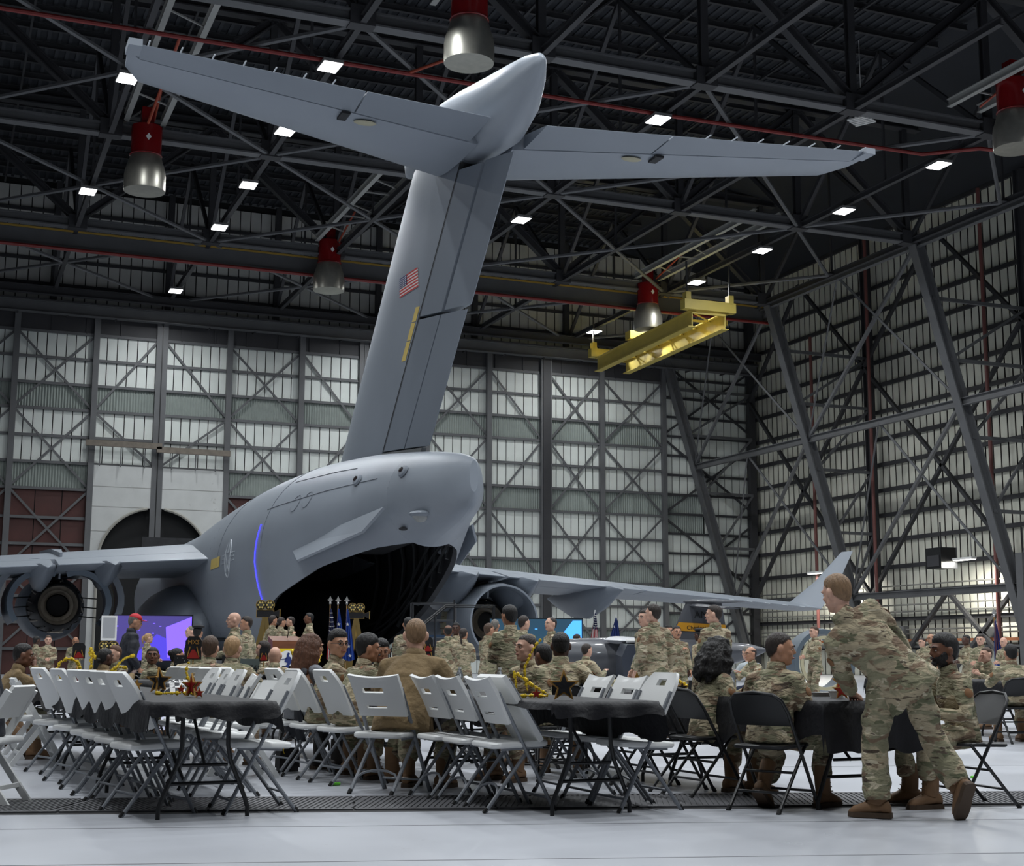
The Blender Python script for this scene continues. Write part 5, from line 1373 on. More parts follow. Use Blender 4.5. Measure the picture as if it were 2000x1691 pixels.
# ------------------------------------------------------------------ tables and cloths
def table_proto():
    t = thing('folding_table', '', 'table', (0, 0, 0), 0, 'long folding tables')
    slab(.76, 2.42, .715, .045, .05).build('tabletop', mat('grey_tabletop', (150, 152, 154), .5), t, 45)
    for s in (-1, 1):
        y = s * 1.0
        lf = MB()
        for q in (-1, 1): lf.tube([(q * .15, y * .99, .695), (q * .15, y, .46), (q * .17, y, .36), (q * .27, y, .12), (q * .29, y, .06), (q * .29, y, 0)], .015, 8)
        lf = lf.build('leg_frame', BLK, t, True)
        MB().tube([(-.24, y, .22), (.24, y, .22)], .012, 8).build('crossbar', BLK, lf, True)
        MB().tube([(0, y, .33), (0, y - s * .45, .69)], .011, 8).build('folding_brace', BLK, lf, True)
        MB().tube([(-.15, y, .335), (.15, y, .335)], .011, 8).build('crossbar', BLK, lf, True)
    return t
TP = table_proto(); TUSED = False
def tables(x, y0, n, rz, labels):
    global TUSED
    for i in range(n):
        yy = y0 + 1.22 + 2.45 * i; xx = x - math.tan(R(rz)) * (yy - y0)
        if not TUSED: o = TP; TUSED = True
        else: o = dup(TP, (0, 0, 0))
        o.location = (xx, yy, 0); o.rotation_euler = (0, 0, R(rz)); o['label'] = labels[i]
def cloth(x, y0, L, rz, label, drop=.24, seed=1, near=.16, wide=.80, tuck=0):
    rnd = random.Random(seed); g = MB(); nu, nv = 26, max(20, int(L * 14)); rows = []
    w2 = wide / 2
    def drp(p, side): return drop * (.75 + .55 * noise.noise(Vector((p * 1.7, seed * 3.1, side * 7.0)))) 
    prof = []
    for j in range(-4, nv + 5):
        v = min(max(j / nv, 0), 1); y = v * L; row = []
        over = (-j if j < 0 else (j - nv if j > nv else 0)) / 4
        for i in range(-6, nu + 7):
            u = min(max(i / nu, 0), 1); x_ = (u - .5) * 2 * w2
            ov = (-i if i < 0 else (i - nu if i > nu else 0)) / 6
            z = .745 + .003 * noise.noise(Vector((x_ * 4, y * 3, seed)))
            px, py = x_, y
            if ov:
                s = -1 if i < 0 else 1; d = drp(y, s) * ov
                if tuck and s < 0: d *= .15 + .85 * max(0, min(1, (y - tuck) / .4))
                z -= d * (1 if not over else .8); px += s * (.012 + .03 * ov + .035 * math.sin(y * 9 + s) * ov * (.4 + .6 * noise.noise(Vector((y * 2, s, seed)))) ); z -= .0
            if over:
                s = -1 if j < 0 else 1; d = near * over * (1 + .5 * noise.noise(Vector((x_ * 5, s * 3, seed)))) if s < 0 else .25 * over
                z -= d * (1 if not ov else .55); py += s * (.012 + .03 * over + .02 * math.sin(x_ * 22) * over)
            row.append((px, py, z))
        rows.append(row)
    gridloft(g, rows)
    o = g.build('tablecloth', BLKCLOTH, None, 'all'); o.location = (x, y0, 0); o.rotation_euler = (0, 0, R(rz))
    tag(o, label, 'tablecloth'); return o
tables(1.74, 9.3, 3, 2.5, ['empty folding table at left, nearest of its run', 'second folding table of the left run, amid white chairs', 'third folding table of the left run, by the seated backs'])
cloth(1.74, 9.28, 7.4, 2.5, 'black plastic cloth over the empty tables at left', .26, 1, .10)
tables(4.19, 8.62, 3, 2.0, ['middle folding table nearest the viewer', 'middle folding table by the man in brown fleece', 'middle folding table farthest along the run'])
cloth(4.19, 8.6, 7.4, 2.0, 'black plastic cloth bunched over the middle tables', .34, 2, .10, .78, 1.0)
tables(6.06, 8.32, 3, 2.0, ['folding table behind the leaning man', 'folding table beside the woman with black hair', 'farthest folding table of the right run'])
cloth(6.06, 8.3, 7.4, 2.0, 'black plastic cloth hanging low behind the leaning man', .40, 3, .34)
tables(-.35, 9.4, 3, 2.5, ['folding table outside the left edge', 'folding table at the left edge, second', 'folding table at the left edge, third'])
tables(13.5, 13.6, 2, -4, ['folding table by the right edge', 'folding table by the right edge, farther one'])
cloth(13.5, 13.6, 4.9, -4, 'black plastic cloth on the table by the right edge', .26, 5, .2)
tables(2.7, 17.3, 2, 3, ['far folding table behind the row of seated backs', 'farthest folding table before the purple screen'])
cloth(2.7, 17.3, 4.9, 3, 'black plastic cloth on the far tables before the purple screen', .22, 6, .2)
tables(1.75, 18.9, 1, 3, ['far folding table before the men under the port engine'])
tables(6.4, 18.2, 2, 0, ['far folding table before the steps', 'farthest folding table before the steps'])
cloth(6.4, 18.2, 4.9, 0, 'black plastic cloth on the far tables before the steps', .22, 8, .2)
tables(4.4, 17.8, 2, 0, ['far folding table before the lectern', 'farthest folding table before the lectern'])
cloth(4.4, 17.8, 4.9, 0, 'black plastic cloth on the far tables before the lectern', .22, 9, .2)
# ------------------------------------------------------------------ stage, screens, standees
CAMX = math.atan2(-.377, .926)      # yaw that turns a flat thing's face toward the tables
t = thing('stage_platform', 'low black stage platform in front of the aircraft ramp', 'stage', (8.2, 34.2, 0))
MB().box((0, 0, .14), (7.0, 4.2, .28)).build('deck', mat('stage_carpet', (30, 30, 32), .9), t)
for k in range(7): MB().box((-3.0 + k, -2.13, .13), (.97, .04, .26)).build('skirt_panel', BLKC, t)
t = thing('stage_steps', 'metal steps with black handrails beside the stage', 'steps', (10.5, 33.0, 0), R(-20))
for k in range(4): MB().box((.3 * k, 0, .22 + .24 * k), (.3, 1.3, .05)).build('tread', STEEL2, t)
for s in (-.66, .66):
    MB().bar((-.15, s, .05), (1.2, s, 1.15), .06, .16).build('stringer', STEEL, t)
    MB().tube([(-.2, s, 0), (-.2, s, 1.15), (1.15, s, 2.25), (2.3, s, 2.25), (2.3, s, 0)], .028, 6).build('handrail', BLK, t, True)
    for k in range(4): MB().tube([(k * .45, s, .2 + k * .36), (k * .45, s, 1.3 + k * .36)], .018, 5).build('baluster', BLK, t, True)
MB().box((1.75, 0, 1.1), (1.1, 1.3, .06)).build('landing', STEEL2, t)
# LED walls with their picture
def led(name, label, loc, rz, w, h, z0, bg, lines):
    t = thing(name, label, 'screen', loc, rz)
    MB().box((0, .05, z0 + h / 2), (w + .06, .1, h + .06)).build('screen_frame', BLK, t)
    s = MB().box((0, -.01, z0 + h / 2), (w, .02, h)).build('display', bg, t)
    for s_ in (-.4, .4): MB().box((s_ * w, .08, z0 / 2), (.1, .3, z0)).build('support', BLK, t)
    return t, s
PUR = mat('display_violet', (66, 58, 120), .4, emit=1.0); PURB = mat('display_bright_violet', (112, 84, 250), .4, emit=1.6); PURM = mat('display_mid_violet', (72, 60, 190), .4, emit=1.1)
t, s = led('led_screen', 'wide purple lit display screen at left before the fuselage', (5.45, 38.0, 0), CAMX * .55, 1.95, 1.15, .92, PUR, None)
MB().add([(.38, -.024, 1.0), (.97, -.024, .96), (.97, -.024, 2.05), (.32, -.024, 1.78)], [(0, 1, 2, 3)]).build('light_shape', PURB, s)
MB().add([(-.6, -.022, .93), (.97, -.022, .93), (.97, -.022, 1.2), (.1, -.022, 1.6), (-.3, -.022, 1.2)], [(0, 1, 2, 3, 4)]).build('light_shape', PURM, s)
for x, z in ((-.9, 1.8), (-.93, 1.7), (-.94, 1.6), (-.2, 1.95), (.02, 1.87), (.18, 1.8), (-.35, 1.7), (0, 1.62)): MB().box((x, -.024, z), (.05, .004, .02)).build('spark', PURB, s)
BL1 = mat('display_teal', (40, 70, 90), .4, emit=.6); BL2 = mat('display_bright_blue', (70, 150, 240), .4, emit=1.5)
t, s = led('led_screen', 'wide blue lit display screen at right behind the standing men', (15.4, 36.0, 0), CAMX, 2.5, 1.15, .92, BL1, None)
MB().add([(.42, -.024, 1.3), (1.0, -.024, .95), (1.24, -.024, .95), (1.24, -.024, 2.03), (1.0, -.024, 2.03)], [(0, 1, 2, 3, 4)]).build('light_shape', BL2, s)
for x, z in ((-.7, 1.9), (-.3, 1.95), (.0, 1.8), (-.1, 1.45), (-1.0, 1.7), (.35, 1.6)): MB().box((x, -.024, z), (.07, .004, .025)).build('spark', BL2, s)
MB().lathe([(.0, 0), (.06, 0), (.06, .004), (0, .004)], 16, Matrix.Translation((1.1, -.026, 1.08)) @ Matrix.Rotation(R(90), 4, 'X')).build('round_mark', BL1, s)
# loudspeaker on a pole
t = thing('loudspeaker', 'white loudspeaker on a pole left of the purple screen', 'loudspeaker', (3.75, 33, 0))
MB().loft([[(-.17, -.16, z), (.17, -.16, z), (.13, .16, z), (-.13, .16, z)] for z in (1.38, 1.92)]).build('cabinet', WHT, t)
MB().box((0, -.165, 1.66), (.26, .015, .44)).build('grille', mat('speaker_grille', (158, 160, 164), .6), t)
MB().tube([(0, 0, .1), (0, 0, 1.4)], .02, 8).build('pole', BLK, t, True)
for k in range(3): MB().tube([(0, 0, .5), (.5 * math.cos(k * 2.1), .5 * math.sin(k * 2.1), 0)], .014, 6).build('leg', BLK, t, True)
# lectern with the emblem
t = thing('lectern', 'wooden lectern carrying a yellow emblem board on the stage edge', 'lectern', (6.95, 29.6, 0))
MB().loft([[(-.28, -.2, z), (.28, -.2, z), (.28, .2, z), (-.28, .2, z)] for z in (0, 1.18)]).build('body', BRN, t)
MB().add([(-.31, -.24, 1.18), (.31, -.24, 1.18), (.31, .22, 1.18), (-.31, .22, 1.18), (-.31, -.24, 1.36), (.31, -.24, 1.36), (.31, .22, 1.46), (-.31, .22, 1.46)], [(3, 2, 1, 0), (4, 5, 6, 7), (0, 1, 5, 4), (1, 2, 6, 5), (2, 3, 7, 6), (3, 0, 4, 7)]).build('reading_top', BRN, t)
MB().tube([(.05, 0, 1.42), (.07, -.1, 1.62)], .01, 6).build('microphone', BLK, t, True)
e = MB().prism([(-.30, 1.08), (-.22, 1.2), (.22, 1.2), (.30, 1.08), (.26, .82), (0, .52), (-.26, .82)], -.25, -.22).build('emblem_board', mat('emblem_yellow', (226, 198, 30), .5), t)
MB().lathe([(0, .02), (.2, .02), (.2, 0), (0, 0)], 24, Matrix.Translation((0, -.255, .96)) @ Matrix.Rotation(R(90), 4, 'X')).build('emblem_disc', WHT, e)
EB = mat('emblem_blue', (30, 48, 110), .5)
g = MB(); g.prism([(-.05, .98), (.0, 1.06), (.07, 1.02), (.10, .94), (.06, .88), (.02, .8), (-.05, .82), (.01, .9), (-.06, .93)], -.285, -.275); g.prism([(-.02, 1.06), (.01, 1.12), (.05, 1.1), (.03, 1.05)], -.285, -.275)
g.tube([(-.16, .98, 0), (-.16, .98, 0)], .001, 4); g.prism([(-.17, .965), (.0, .99), (.0, 1.0), (-.17, .975)], -.285, -.275); g.build('emblem_archer', EB, e)
g = MB().prism([(-.22, .72), (-.1, .84), (.1, .84), (.22, .72), (0, .53)], -.275, -.262).build('emblem_base', EB, e)
# flat cut-out film cameras on tripods, black board edged in gold
GEDGE = mat('gold_edge_paint', (150, 122, 58), .5)
def reel(cx, cz, r, y):
    a = MB().lathe([(0, .0), (r, 0), (r, .03), (0, .03)], 26, Matrix.Translation((cx, y, cz)) @ Matrix.Rotation(R(90), 4, 'X')); return a
def standee(label, loc, rz, sc, tripod=True, zoff=0, mirror=1):
    t = thing('camera_standee', label, 'cutout', loc, rz); t.scale = (sc * mirror, sc, sc)
    z = zoff
    for (pts, nm) in (([(-.42, 0), (.42, 0), (.42, .34), (-.42, .34)], 'camera_body'), ([(.42, .12), (.72, -.02), (.72, .38), (.42, .24)], 'lens_hood')):
        MB().prism([(x * 1.07, z + .17 + (zz - .17) * 1.18) for x, zz in pts], 0, .012).build('gold_backing', GEDGE, t)
        MB().prism([(x, z + zz) for x, zz in pts], -.012, 0).build(nm, BLKC, t)
    for cx in (-.22, .22):
        g1 = reel(cx, z + .6, .26, .01).build('reel', GEDGE, t)
        reel(cx, z + .6, .225, -.02).build('reel_face', BLKC, g1)
        for k in range(6):
            a = k * PI / 3; reel(cx + .135 * math.cos(a), z + .6 + .135 * math.sin(a), .05, -.05).build('reel_hole', YELD, g1)
        reel(cx, z + .6, .08, -.052).build('reel_hub', mat('reel_grey', (70, 68, 62), .5), g1)
    if tripod:
        for pts in ([(-.1, z), (.1, z), (-.3, 0), (-.95, 0)], [(-.1, z), (.1, z), (.95, 0), (.3, 0)]):
            MB().prism(pts, 0, .012).build('gold_backing', GEDGE, t)
            cx = sum(p[0] for p in pts) / 4; MB().prism([(cx + (x - cx) * .84, zz) for x, zz in pts], -.012, 0).build('tripod_leg', mat('ochre_board', (112, 92, 44), .6), t)
    else: MB().prism([(-.2, 0), (.2, 0), (.1, z), (-.1, z)], 0, .012).build('stand_board', BLKC, t)
    return t
standee('gold edged black film camera cutout on tripod, left of the lectern', (7.95, 36.1, .28), CAMX * .5, .5, True, 3.5)
standee('gold edged black film camera cutout on tripod, right of the flags', (10.35, 36.1, .28), CAMX * .5, .46, True, 3.8)
standee('film camera cutout with two gold reels under the white loudspeaker', (2.98, 26.0, 0), 0, .36, False, 2.75, -1)
# ------------------------------------------------------------------ flags
FR, FWH, FBL = mat('flag_cloth_red', (158, 40, 46), .8), mat('flag_cloth_white', (214, 212, 208), .8), mat('flag_cloth_blue', (36, 42, 78), .8)
SKY = mat('royal_blue_cloth', (28, 66, 150), .75, 0, var=.12, vscale=8); MAR = mat('maroon_cloth', (70, 36, 50), .8)
def flag(label, loc, H, kind, finial=True, lean=0, spread=.26, cv=.62):
    t = thing('flag', label, 'flag', loc); t.rotation_euler = (0, R(lean), CAMX * .8)
    MB().tube([(0, 0, 0), (0, 0, H)], .014, 8).build('pole', mat('oak_pole', (150, 118, 74), .5) if finial else WHT, t, True)
    MB().lathe([(0, 0), (.12, 0), (.1, .05), (.03, .08)], 16).build('pole_base', BLK, t, True)
    if finial:
        f_ = MB().ell((0, 0, H + .04), (.03, .03, .04), 10, 8).build('finial', mat('silver_finial', (190, 190, 188), .3, .6), t, True)
        MB().prism([(-.08, H + .12), (0, H + .06), (.08, H + .12), (.04, H + .13), (0, H + .22), (-.04, H + .13)], -.012, .012).build('eagle_wing', MATS['silver_finial'], f_)
    n = 24; L = 1.25; top = H - .1
    def pt(u, v):   # u across the folds, v down
        w = .03 + spread * (v ** .8); x = (u - .25) * w + .01; y = .035 * math.sin(u * 22) * min(1, v * 3) - .02
        return (x, y, top - L * v - .05 * math.sin(u * 3) * v)
    def strip(u0, u1, v0, v1, m, name, nu=10, nv=8, par=None, dy=0):
        g = MB(); gridloft(g, [[tuple(Vector(pt(u0 + (u1 - u0) * i / nu, v0 + (v1 - v0) * j / nv)) + Vector((0, dy, 0))) for i in range(nu + 1)] for j in range(nv + 1)])
        return g.build(name, m, par or t, 'all')
    if kind == 'usa':
        c = strip(0, 1, 0, cv, FBL, 'canton', 20)
        g = MB()
        for i in range(7):
            for j in range(6): g.box(Vector(pt(.08 + i * .14 + (j % 2) * .07, cv * (.14 + j * .14))) + Vector((0, -.012, 0)), (.018, .006, .018))
        so = g.build('stars', FWH, c); so['kind'] = 'stuff'
        for k in range(9): strip(k / 9, (k + 1) / 9, cv if k % 3 else cv - .05, 1, FR if k % 2 == 0 else FWH, 'stripe', 4, 5, None, -.003)
    else:
        m = {'blue': SKY, 'sc': NAVY, 'maroon': SKY}[kind]
        c = strip(0, 1, 0, 1, m, 'cloth', 24, 10)
        if kind == 'sc':
            g = MB(); p = Vector(pt(.55, .55))
            for k in range(7): a = R(30 + k * 20); g.tube([p + Vector((0, -.04, 0)), p + Vector((.05 * math.cos(a) * 1.4, -.045, .07 * math.sin(a)))], .008, 5)
            g.tube([p + Vector((0, -.04, 0)), p + Vector((0, -.04, -.11))], .009, 5); g.build('palmetto', FWH, c)
            MB().tube([Vector(pt(.3, .22)) + Vector((.03 * math.cos(a), -.04, .035 * math.sin(a))) for a in np.linspace(R(120), R(300), 8)], .008, 5).build('crescent', FWH, c)
        elif kind == 'blue':
            g = MB()
            for k, (u, v) in enumerate(((.5, .72), (.6, .9), (.4, .3))):
                p = Vector(pt(u, v)) + Vector((0, -.045, 0)); ang = [(.05 if i % 2 == 0 else .02, PI / 2 + i * PI / 5) for i in range(10)]
                g.prism([(p.x + r_ * math.cos(a), p.z + r_ * math.sin(a)) for r_, a in ang], p.y - .004, p.y)
            g.build('stars', FWH, c)['kind'] = 'stuff'
        else:
            for k in range(3): strip(.1 + k * .33, .2 + k * .33, .02, .9, MAR, 'streamer', 3, 6, c, -.03)
flag('national flag with stars and stripes, leftmost of three on the stage', (9.35, 35, .28), 2.05, 'usa')
flag('plain blue flag in the middle of three on the stage', (9.58, 35.1, .28), 2.05, 'blue')
flag('blue starred flag, last of three on the stage beside the camera cutout', (9.78, 35, .28), 2.05, 'blue')
flag('small national flag standing between the blue screen and small aircraft', (18.8, 40, 0), 2.5, 'usa', False, 6, .3, .38)
flag('navy flag with white palm tree and crescent by the small aircraft', (19.35, 40, 0), 2.4, 'sc', False, 10, .5)
flag('white and blue flag tip rising behind the blue screen', (18.2, 40, 0), 2.35, 'blue', False, -12)
flag('tall blue flag with maroon streamers before the side wall', (27.6, 32, 0), 2.2, 'maroon', True)
# ------------------------------------------------------------------ small replica aircraft
MG = mat('replica_grey_paint', (78, 80, 86), .35, coat=.3)
t = thing('replica_aircraft', 'small dark grey replica of the cargo jet, tail with yellow band', 'aircraft', (14.3, 26.6, 0), CAMX)
g = MB(); g.loft([[(x, r_ * math.cos(u), 1.02 + dz + r_ * .95 * math.sin(u)) for u in np.linspace(0, 2 * PI, 21)[:-1]] for x, r_, dz in ((-2.9, .08, -.1), (-2.7, .28, -.05), (-2.2, .42, 0), (-1, .46, 0), (.3, .44, .0), (1.0, .32, .08), (1.8, .16, .15), (2.1, .04, .18))])
g.build('fuselage', MG, t, 60)
MBF = aero([((.05, 0, 1.3), (1.35, 0, 1.25), (0, .16, 0)), ((.46, 0, 2.2), (1.2, 0, 2.2), (0, .1, 0))], 0, 1, 'fin', MG, t, 10)
MB().loft([[(x, .07 * s_ * math.cos(u), 2.2 + .05 * s_ * math.sin(u)) for u in np.linspace(0, 2 * PI, 13)[:-1]] for x, s_ in ((.4, .3), (.55, 1), (1.1, 1), (1.7, .1))]).build('fin_cap', MG, t, True)
YB = mat('tail_band_yellow', (198, 140, 24), .5)
MB().add([(.205, -.085, 1.6), (1.28, -.085, 1.55), (1.26, -.085, 1.72), (.285, -.085, 1.77)], [(0, 1, 2, 3)]).build('tail_band', YB, MBF)
RX = Matrix.Rotation(R(90), 4, 'X')
text_mesh('Charleston', .12, BLKC, 'band_lettering', MBF, Matrix.Translation((.72, -.09, 1.655)) @ RX)
text_mesh('AMC', .2, BLKC, 'tail_lettering', MBF, Matrix.Translation((.83, -.088, 1.92)) @ RX)
for s in (-1, 1): aero([((.5, 0, 2.12), (1.05, 0, 2.12), (0, 0, .08)), ((1.05 if s < 0 else .5, s * 1.3, 2.02), (1.4 if s < 0 else .85, s * 1.3, 2.02), (0, 0, .04))], 0, 1, 'tail_plane', MG, t, 8)
for s in (-1, 1):
    aero([((-1.3, s * .3, 1.4), (-.2, s * .3, 1.38), (0, 0, .16)), ((-.5, s * 2.2, 1.34), (-.1, s * 2.2, 1.33), (0, 0, .06))], 0, 1, 'wing', mat('replica_wing_white', (190, 192, 196), .3), t, 8)
    for yy, xx in (((.85, -1.5), (1.45, -1.2)) if s > 0 else ()):
        en = MB().lathe([(.0, .1), (.16, .1), (.19, .0), (.21, .05), (.22, .3), (.16, .7), (.12, .7)], 22, Matrix.Translation((xx, s * yy, 1.05)) @ Matrix.Rotation(R(90), 4, 'Y')).build('engine', MG, t, 40)
        MB().lathe([(0, .03), (.17, .03)], 22, Matrix.Translation((xx, s * yy, 1.05)) @ Matrix.Rotation(R(90), 4, 'Y')).build('fan_disc', mat('clear_fan_cover', (150, 152, 150), .25, .3), en)
for x in (-1.9, -.4, .8):
    for s in (-.3, .3): MB().lathe([(.05, -.06), (.2, -.07), (.21, 0), (.2, .07), (.05, .06)], 18, Matrix.Translation((x, s, .21)) @ RX).build('wheel', RUB, t, True)
MB().box((-.6, 0, .4), (2.8, .5, .35)).build('chassis', BLK, t)
for k in range(1): 
    a = MB().lathe([(.09, 0), (.13, 0), (.13, .02), (.09, .02)], 22, Matrix.Translation((-2.35, -.42, 1.2)) @ RX).build('reel_decal', YB, t)
    for q in range(6): MB().lathe([(0, 0), (.022, 0), (.022, .02), (0, .02)], 10, Matrix.Translation((-2.35 + .06 * math.cos(q * PI / 3), -.42, 1.2 + .06 * math.sin(q * PI / 3))) @ RX).build('decal_dot', YB, a)
# dark tractor with a big round lamp in front of the replica
t = thing('tow_tractor', 'dark grey tractor nose with big round lamp before the replica aircraft', 'tractor', (13.0, 25.2, 0), CAMX)
MB().loft([[(x, -.55 * w_, z) for x, z in ((-.36, .45), (.36, .45), (.4, 1.05), (.3, 1.28), (-.3, 1.28), (-.4, 1.05))] if k == 0 else [(x, .9, z) for x, z in ((-.4, .4), (.4, .4), (.42, 1.1), (.32, 1.32), (-.32, 1.32), (-.42, 1.1))] for k, w_ in ((0, 1), (1, 1))]).build('hood', mat('tractor_blue_grey', (52, 58, 70), .35, coat=.3), t)
MB().tube([(-.3, -.3, 1.36), (.3, -.3, 1.36)], .04, 8).build('grab_bar', WHT, t, True)
lp_ = MB().lathe([(.0, .02), (.15, .0), (.17, -.03), (.17, -.1)], 28, Matrix.Translation((-.05, -.56, .98)) @ RX).build('lamp_rim', STEEL2, t, True)
MB().lathe([(0, .05), (.09, .04), (.15, .01)], 24, Matrix.Translation((-.05, -.56, .98)) @ RX).build('lamp_glass', MATS['clear_fan_cover'], lp_, True)
for x in (-.36, .36):
    for y in (-.3, .6): MB().lathe([(.05, -.08), (.24, -.09), (.26, 0), (.24, .09), (.05, .08)], 18, Matrix.Translation((x, y, .26)) @ Matrix.Rotation(R(90), 4, 'Y')).build('wheel', RUB, t, True)
# open engine cowl ring standing at the right
t = thing('cowl_ring', 'round beige lined engine cowl ring propped behind the leaning man', 'engine cowl', (20.75, 30.5, .92), CAMX + R(16)); t.scale = (.8, .8, .8)
MB().lathe([(.80, -.4), (1.0, -.4), (1.08, .0), (1.04, .4), (.9, .4), (.84, 0), (.80, -.4)], 40, RX).build('cowl_skin', mat('cowl_blue_grey', (84, 95, 104), .5), t, 40)
MB().lathe([(.74, .42), (.84, .42), (.84, .36), (.74, .38), (.74, .42)], 40, RX).build('beige_lip', ELIN, t, 40)
for s in (-.6, .6): MB().bar((s, 0, -1.0), (s, 0, -.7), .1, .6, (0, 1, 0)).build('cradle', STEEL2, t)
MB().box((0, 0, -.96), (1.6, .9, .08)).build('cradle_base', STEEL2, t)
# maintenance stand beside the starboard engine
t = thing('work_stand', 'blue and grey maintenance stand with guard rails by the open engine', 'stand', (15.2, 44.0, 0), CAMX)
for x in (-.7, .7):
    for y in (-.5, .5): MB().tube([(x, y, 0), (x, y, 2.75)], .03, 6).build('post', STEEL2, t, True)
MB().box((0, 0, 1.7), (1.5, 1.1, .08)).build('platform', mat('stand_blue', (60, 84, 112), .5), t)
for z in (2.2, 2.75): MB().tube([(-.7, -.5, z), (.7, -.5, z), (.7, .5, z), (-.7, .5, z)], .025, 6).build('guard_rail', STEEL2, t, True)
for k in range(6): MB().bar((-1.3 + k * .1, -.3, .25 + .28 * k), (-1.3 + k * .1, .3, .25 + .28 * k), .05, .05).build('rung', STEEL2, t)
# grey plate with its number
t = thing('tow_tug', 'small grey tug with number board among the far tables', 'tug', (4.55, 21.3, 0), CAMX * .6)
MB().box((0, .3, .45), (.62, .9, .5)).build('body', mat('tug_grey_green', (96, 108, 108), .5), t); pl = MB().box((-.02, -.17, .86), (.36, .04, .28)).build('number_board', MATS['tug_grey_green'], t)
text_mesh('GT69', .125, BLKC, 'board_number', pl, Matrix.Translation((-.03, -.192, .86)) @ RX)
for x in (-.3, .3):
    for y in (.0, .6): MB().lathe([(.05, -.06), (.18, -.06), (.19, 0), (.18, .06), (.05, .06)], 16, Matrix.Translation((x, y, .19)) @ Matrix.Rotation(R(90), 4, 'Y')).build('wheel', RUB, t, True)
# ------------------------------------------------------------------ table dressing
def star_pts(r, k=.42, off=0): return [((r if i % 2 == 0 else r * k) * math.sin(i * PI / 5 + off), (r if i % 2 == 0 else r * k) * math.cos(i * PI / 5 + off)) for i in range(10)]
def star(label, x, y, z, H, face, rz=0, double=False):
    r = H / 1.81; t = thing('star_ornament', label, 'star', (x, y, z), rz, 'star table ornaments')
    for k in range(2 if double else 1):
        M = Matrix.Rotation(R(90 * k if double else 0), 4, 'Z') @ Matrix.Translation((0, 0, r * .81))
        MB().prism(star_pts(r), .0, .012, M).build('star_frame', GOLDP, t)
        MB().prism(star_pts(r * .74), -.004, .016, M).build('star_face', face, t)
    return t
for a in [('large gold star with red face by the empty table, beside the black one', 1.80, 10.5, .748, .165, REDG, R(20), True), ('black faced gold star before the chequered cloth on the left table', 1.74, 11.7, .748, .2, BLKC, R(-20), True),
          ('small red star beside the large red one on the left table', 1.79, 10.15, .748, .07, REDG, R(10)), ('little red star by the chequered cloth', 1.86, 11.35, .748, .07, REDG, R(0)), ('gold star lying behind the black faced star', 1.68, 12.5, .748, .09, GOLDP, R(15)),
          ('black faced gold star at the end of the middle table', 4.02, 8.92, .748, .205, BLKC, R(-15)), ('small red star near the end of the middle table', 3.98, 9.3, .748, .075, REDG, R(-20)), ('plain gold star standing behind the cream chair', 5.95, 11.6, .748, .16, GOLDP, R(-20)),
          ('red star raised above the woman table beside the white cup', 5.78, 10.6, .80, .12, REDG, R(-20)), ('dark faced small star beside the garland on the right table', 5.72, 10.35, .748, .10, BLKC, R(-25)), ('red star between the woman and the man in black chair', 6.0, 9.35, .748, .16, REDG, R(-25)),
          ('red star in gold leaning behind the seated man, right table', 6.05, 8.62, .748, .13, REDG, R(-30)), ('red star in gold, higher one behind the seated man', 6.28, 8.95, .80, .14, REDG, R(-20)),
          ('gold star behind the first white chairs at left', 1.55, 14.4, .748, .16, GOLDP, R(10)), ('red star with tall gold point far along the left table', 1.5, 15.8, .748, .18, REDG, R(30), True), ('gold star before the popcorn tub', 4.1, 18.3, .748, .14, GOLDP, R(0)), ('orange gold star beside the water bottle', 4.55, 12.6, .748, .12, GOLDP, R(-10))]:
    star(*a)
def garland(label, pts, bead=.012, n=40):
    g = MB(); P = [Vector(p) for p in pts]; L = [0]
    for a, b in zip(P, P[1:]): L.append(L[-1] + (b - a).length)
    rnd = random.Random(len(label))
    for i in range(n):
        s = L[-1] * i / (n - 1)
        for k in range(len(P) - 1):
            if L[k] <= s <= L[k + 1] + 1e-6: p = P[k].lerp(P[k + 1], (s - L[k]) / max(1e-6, L[k + 1] - L[k])); break
        r = bead * rnd.choice((.7, 1, 1, 1.5)); g.ell(p + Vector((rnd.uniform(-1, 1) * .006, rnd.uniform(-1, 1) * .006, rnd.uniform(0, 1) * .005)), (r, r, r), 6, 4)
    o = g.build('garland', GOLD, None); o['kind'] = 'stuff'
    o['label'] = label; return o
def arc(x, y, z, r, a0, a1, rz, n=10): return [(x + r * math.cos(R(a)) * math.cos(rz), y + r * math.cos(R(a)) * math.sin(rz), z + r * math.sin(R(a))) for a in np.linspace(a0, a1, n)]
garland('gold bead garland lying before the chequered cloth', [(1.62, 11.0, .755), (1.75, 10.8, .76), (1.9, 10.9, .755), (1.95, 11.4, .78), (1.92, 11.5, .9), (1.93, 11.5, .98)], .011, 46)
garland('gold bead hoop on the left table beyond the first chairs', arc(1.55, 12.6, .84, .1, 60, 300, 0), .012, 26)
garland('round gold bead hoop before the young man under the engine', arc(1.45, 16.2, .88, .12, -60, 240, 0) , .015, 34)
garland('gold bead arch beside the woman with the bun', arc(2.35, 17.6, .78, .26, 100, 180, 0), .016, 24)
garland('tall gold bead spray left of the standing glasses man', [(1.9, 18.5, .76), (1.92, 18.5, .95), (1.9, 18.5, 1.12), (1.97, 18.5, 1.0)], .018, 22)
garland('gold garland climbing from the middle table end', [(3.85, 9.55, .755), (4.02, 9.6, .757), (4.15, 9.5, .757), (4.05, 9.5, .76), (3.93, 9.55, .76), (3.93, 9.56, .86), (3.92, 9.57, .93), (4.02, 9.52, .85), (4.13, 9.45, .77)], .010, 70)
garland('gold garland hanging by the face of the man facing left', [(4.6, 10.95, .76), (4.58, 10.95, .95), (4.66, 10.95, 1.1), (4.72, 10.95, 1.17)], .010, 30)
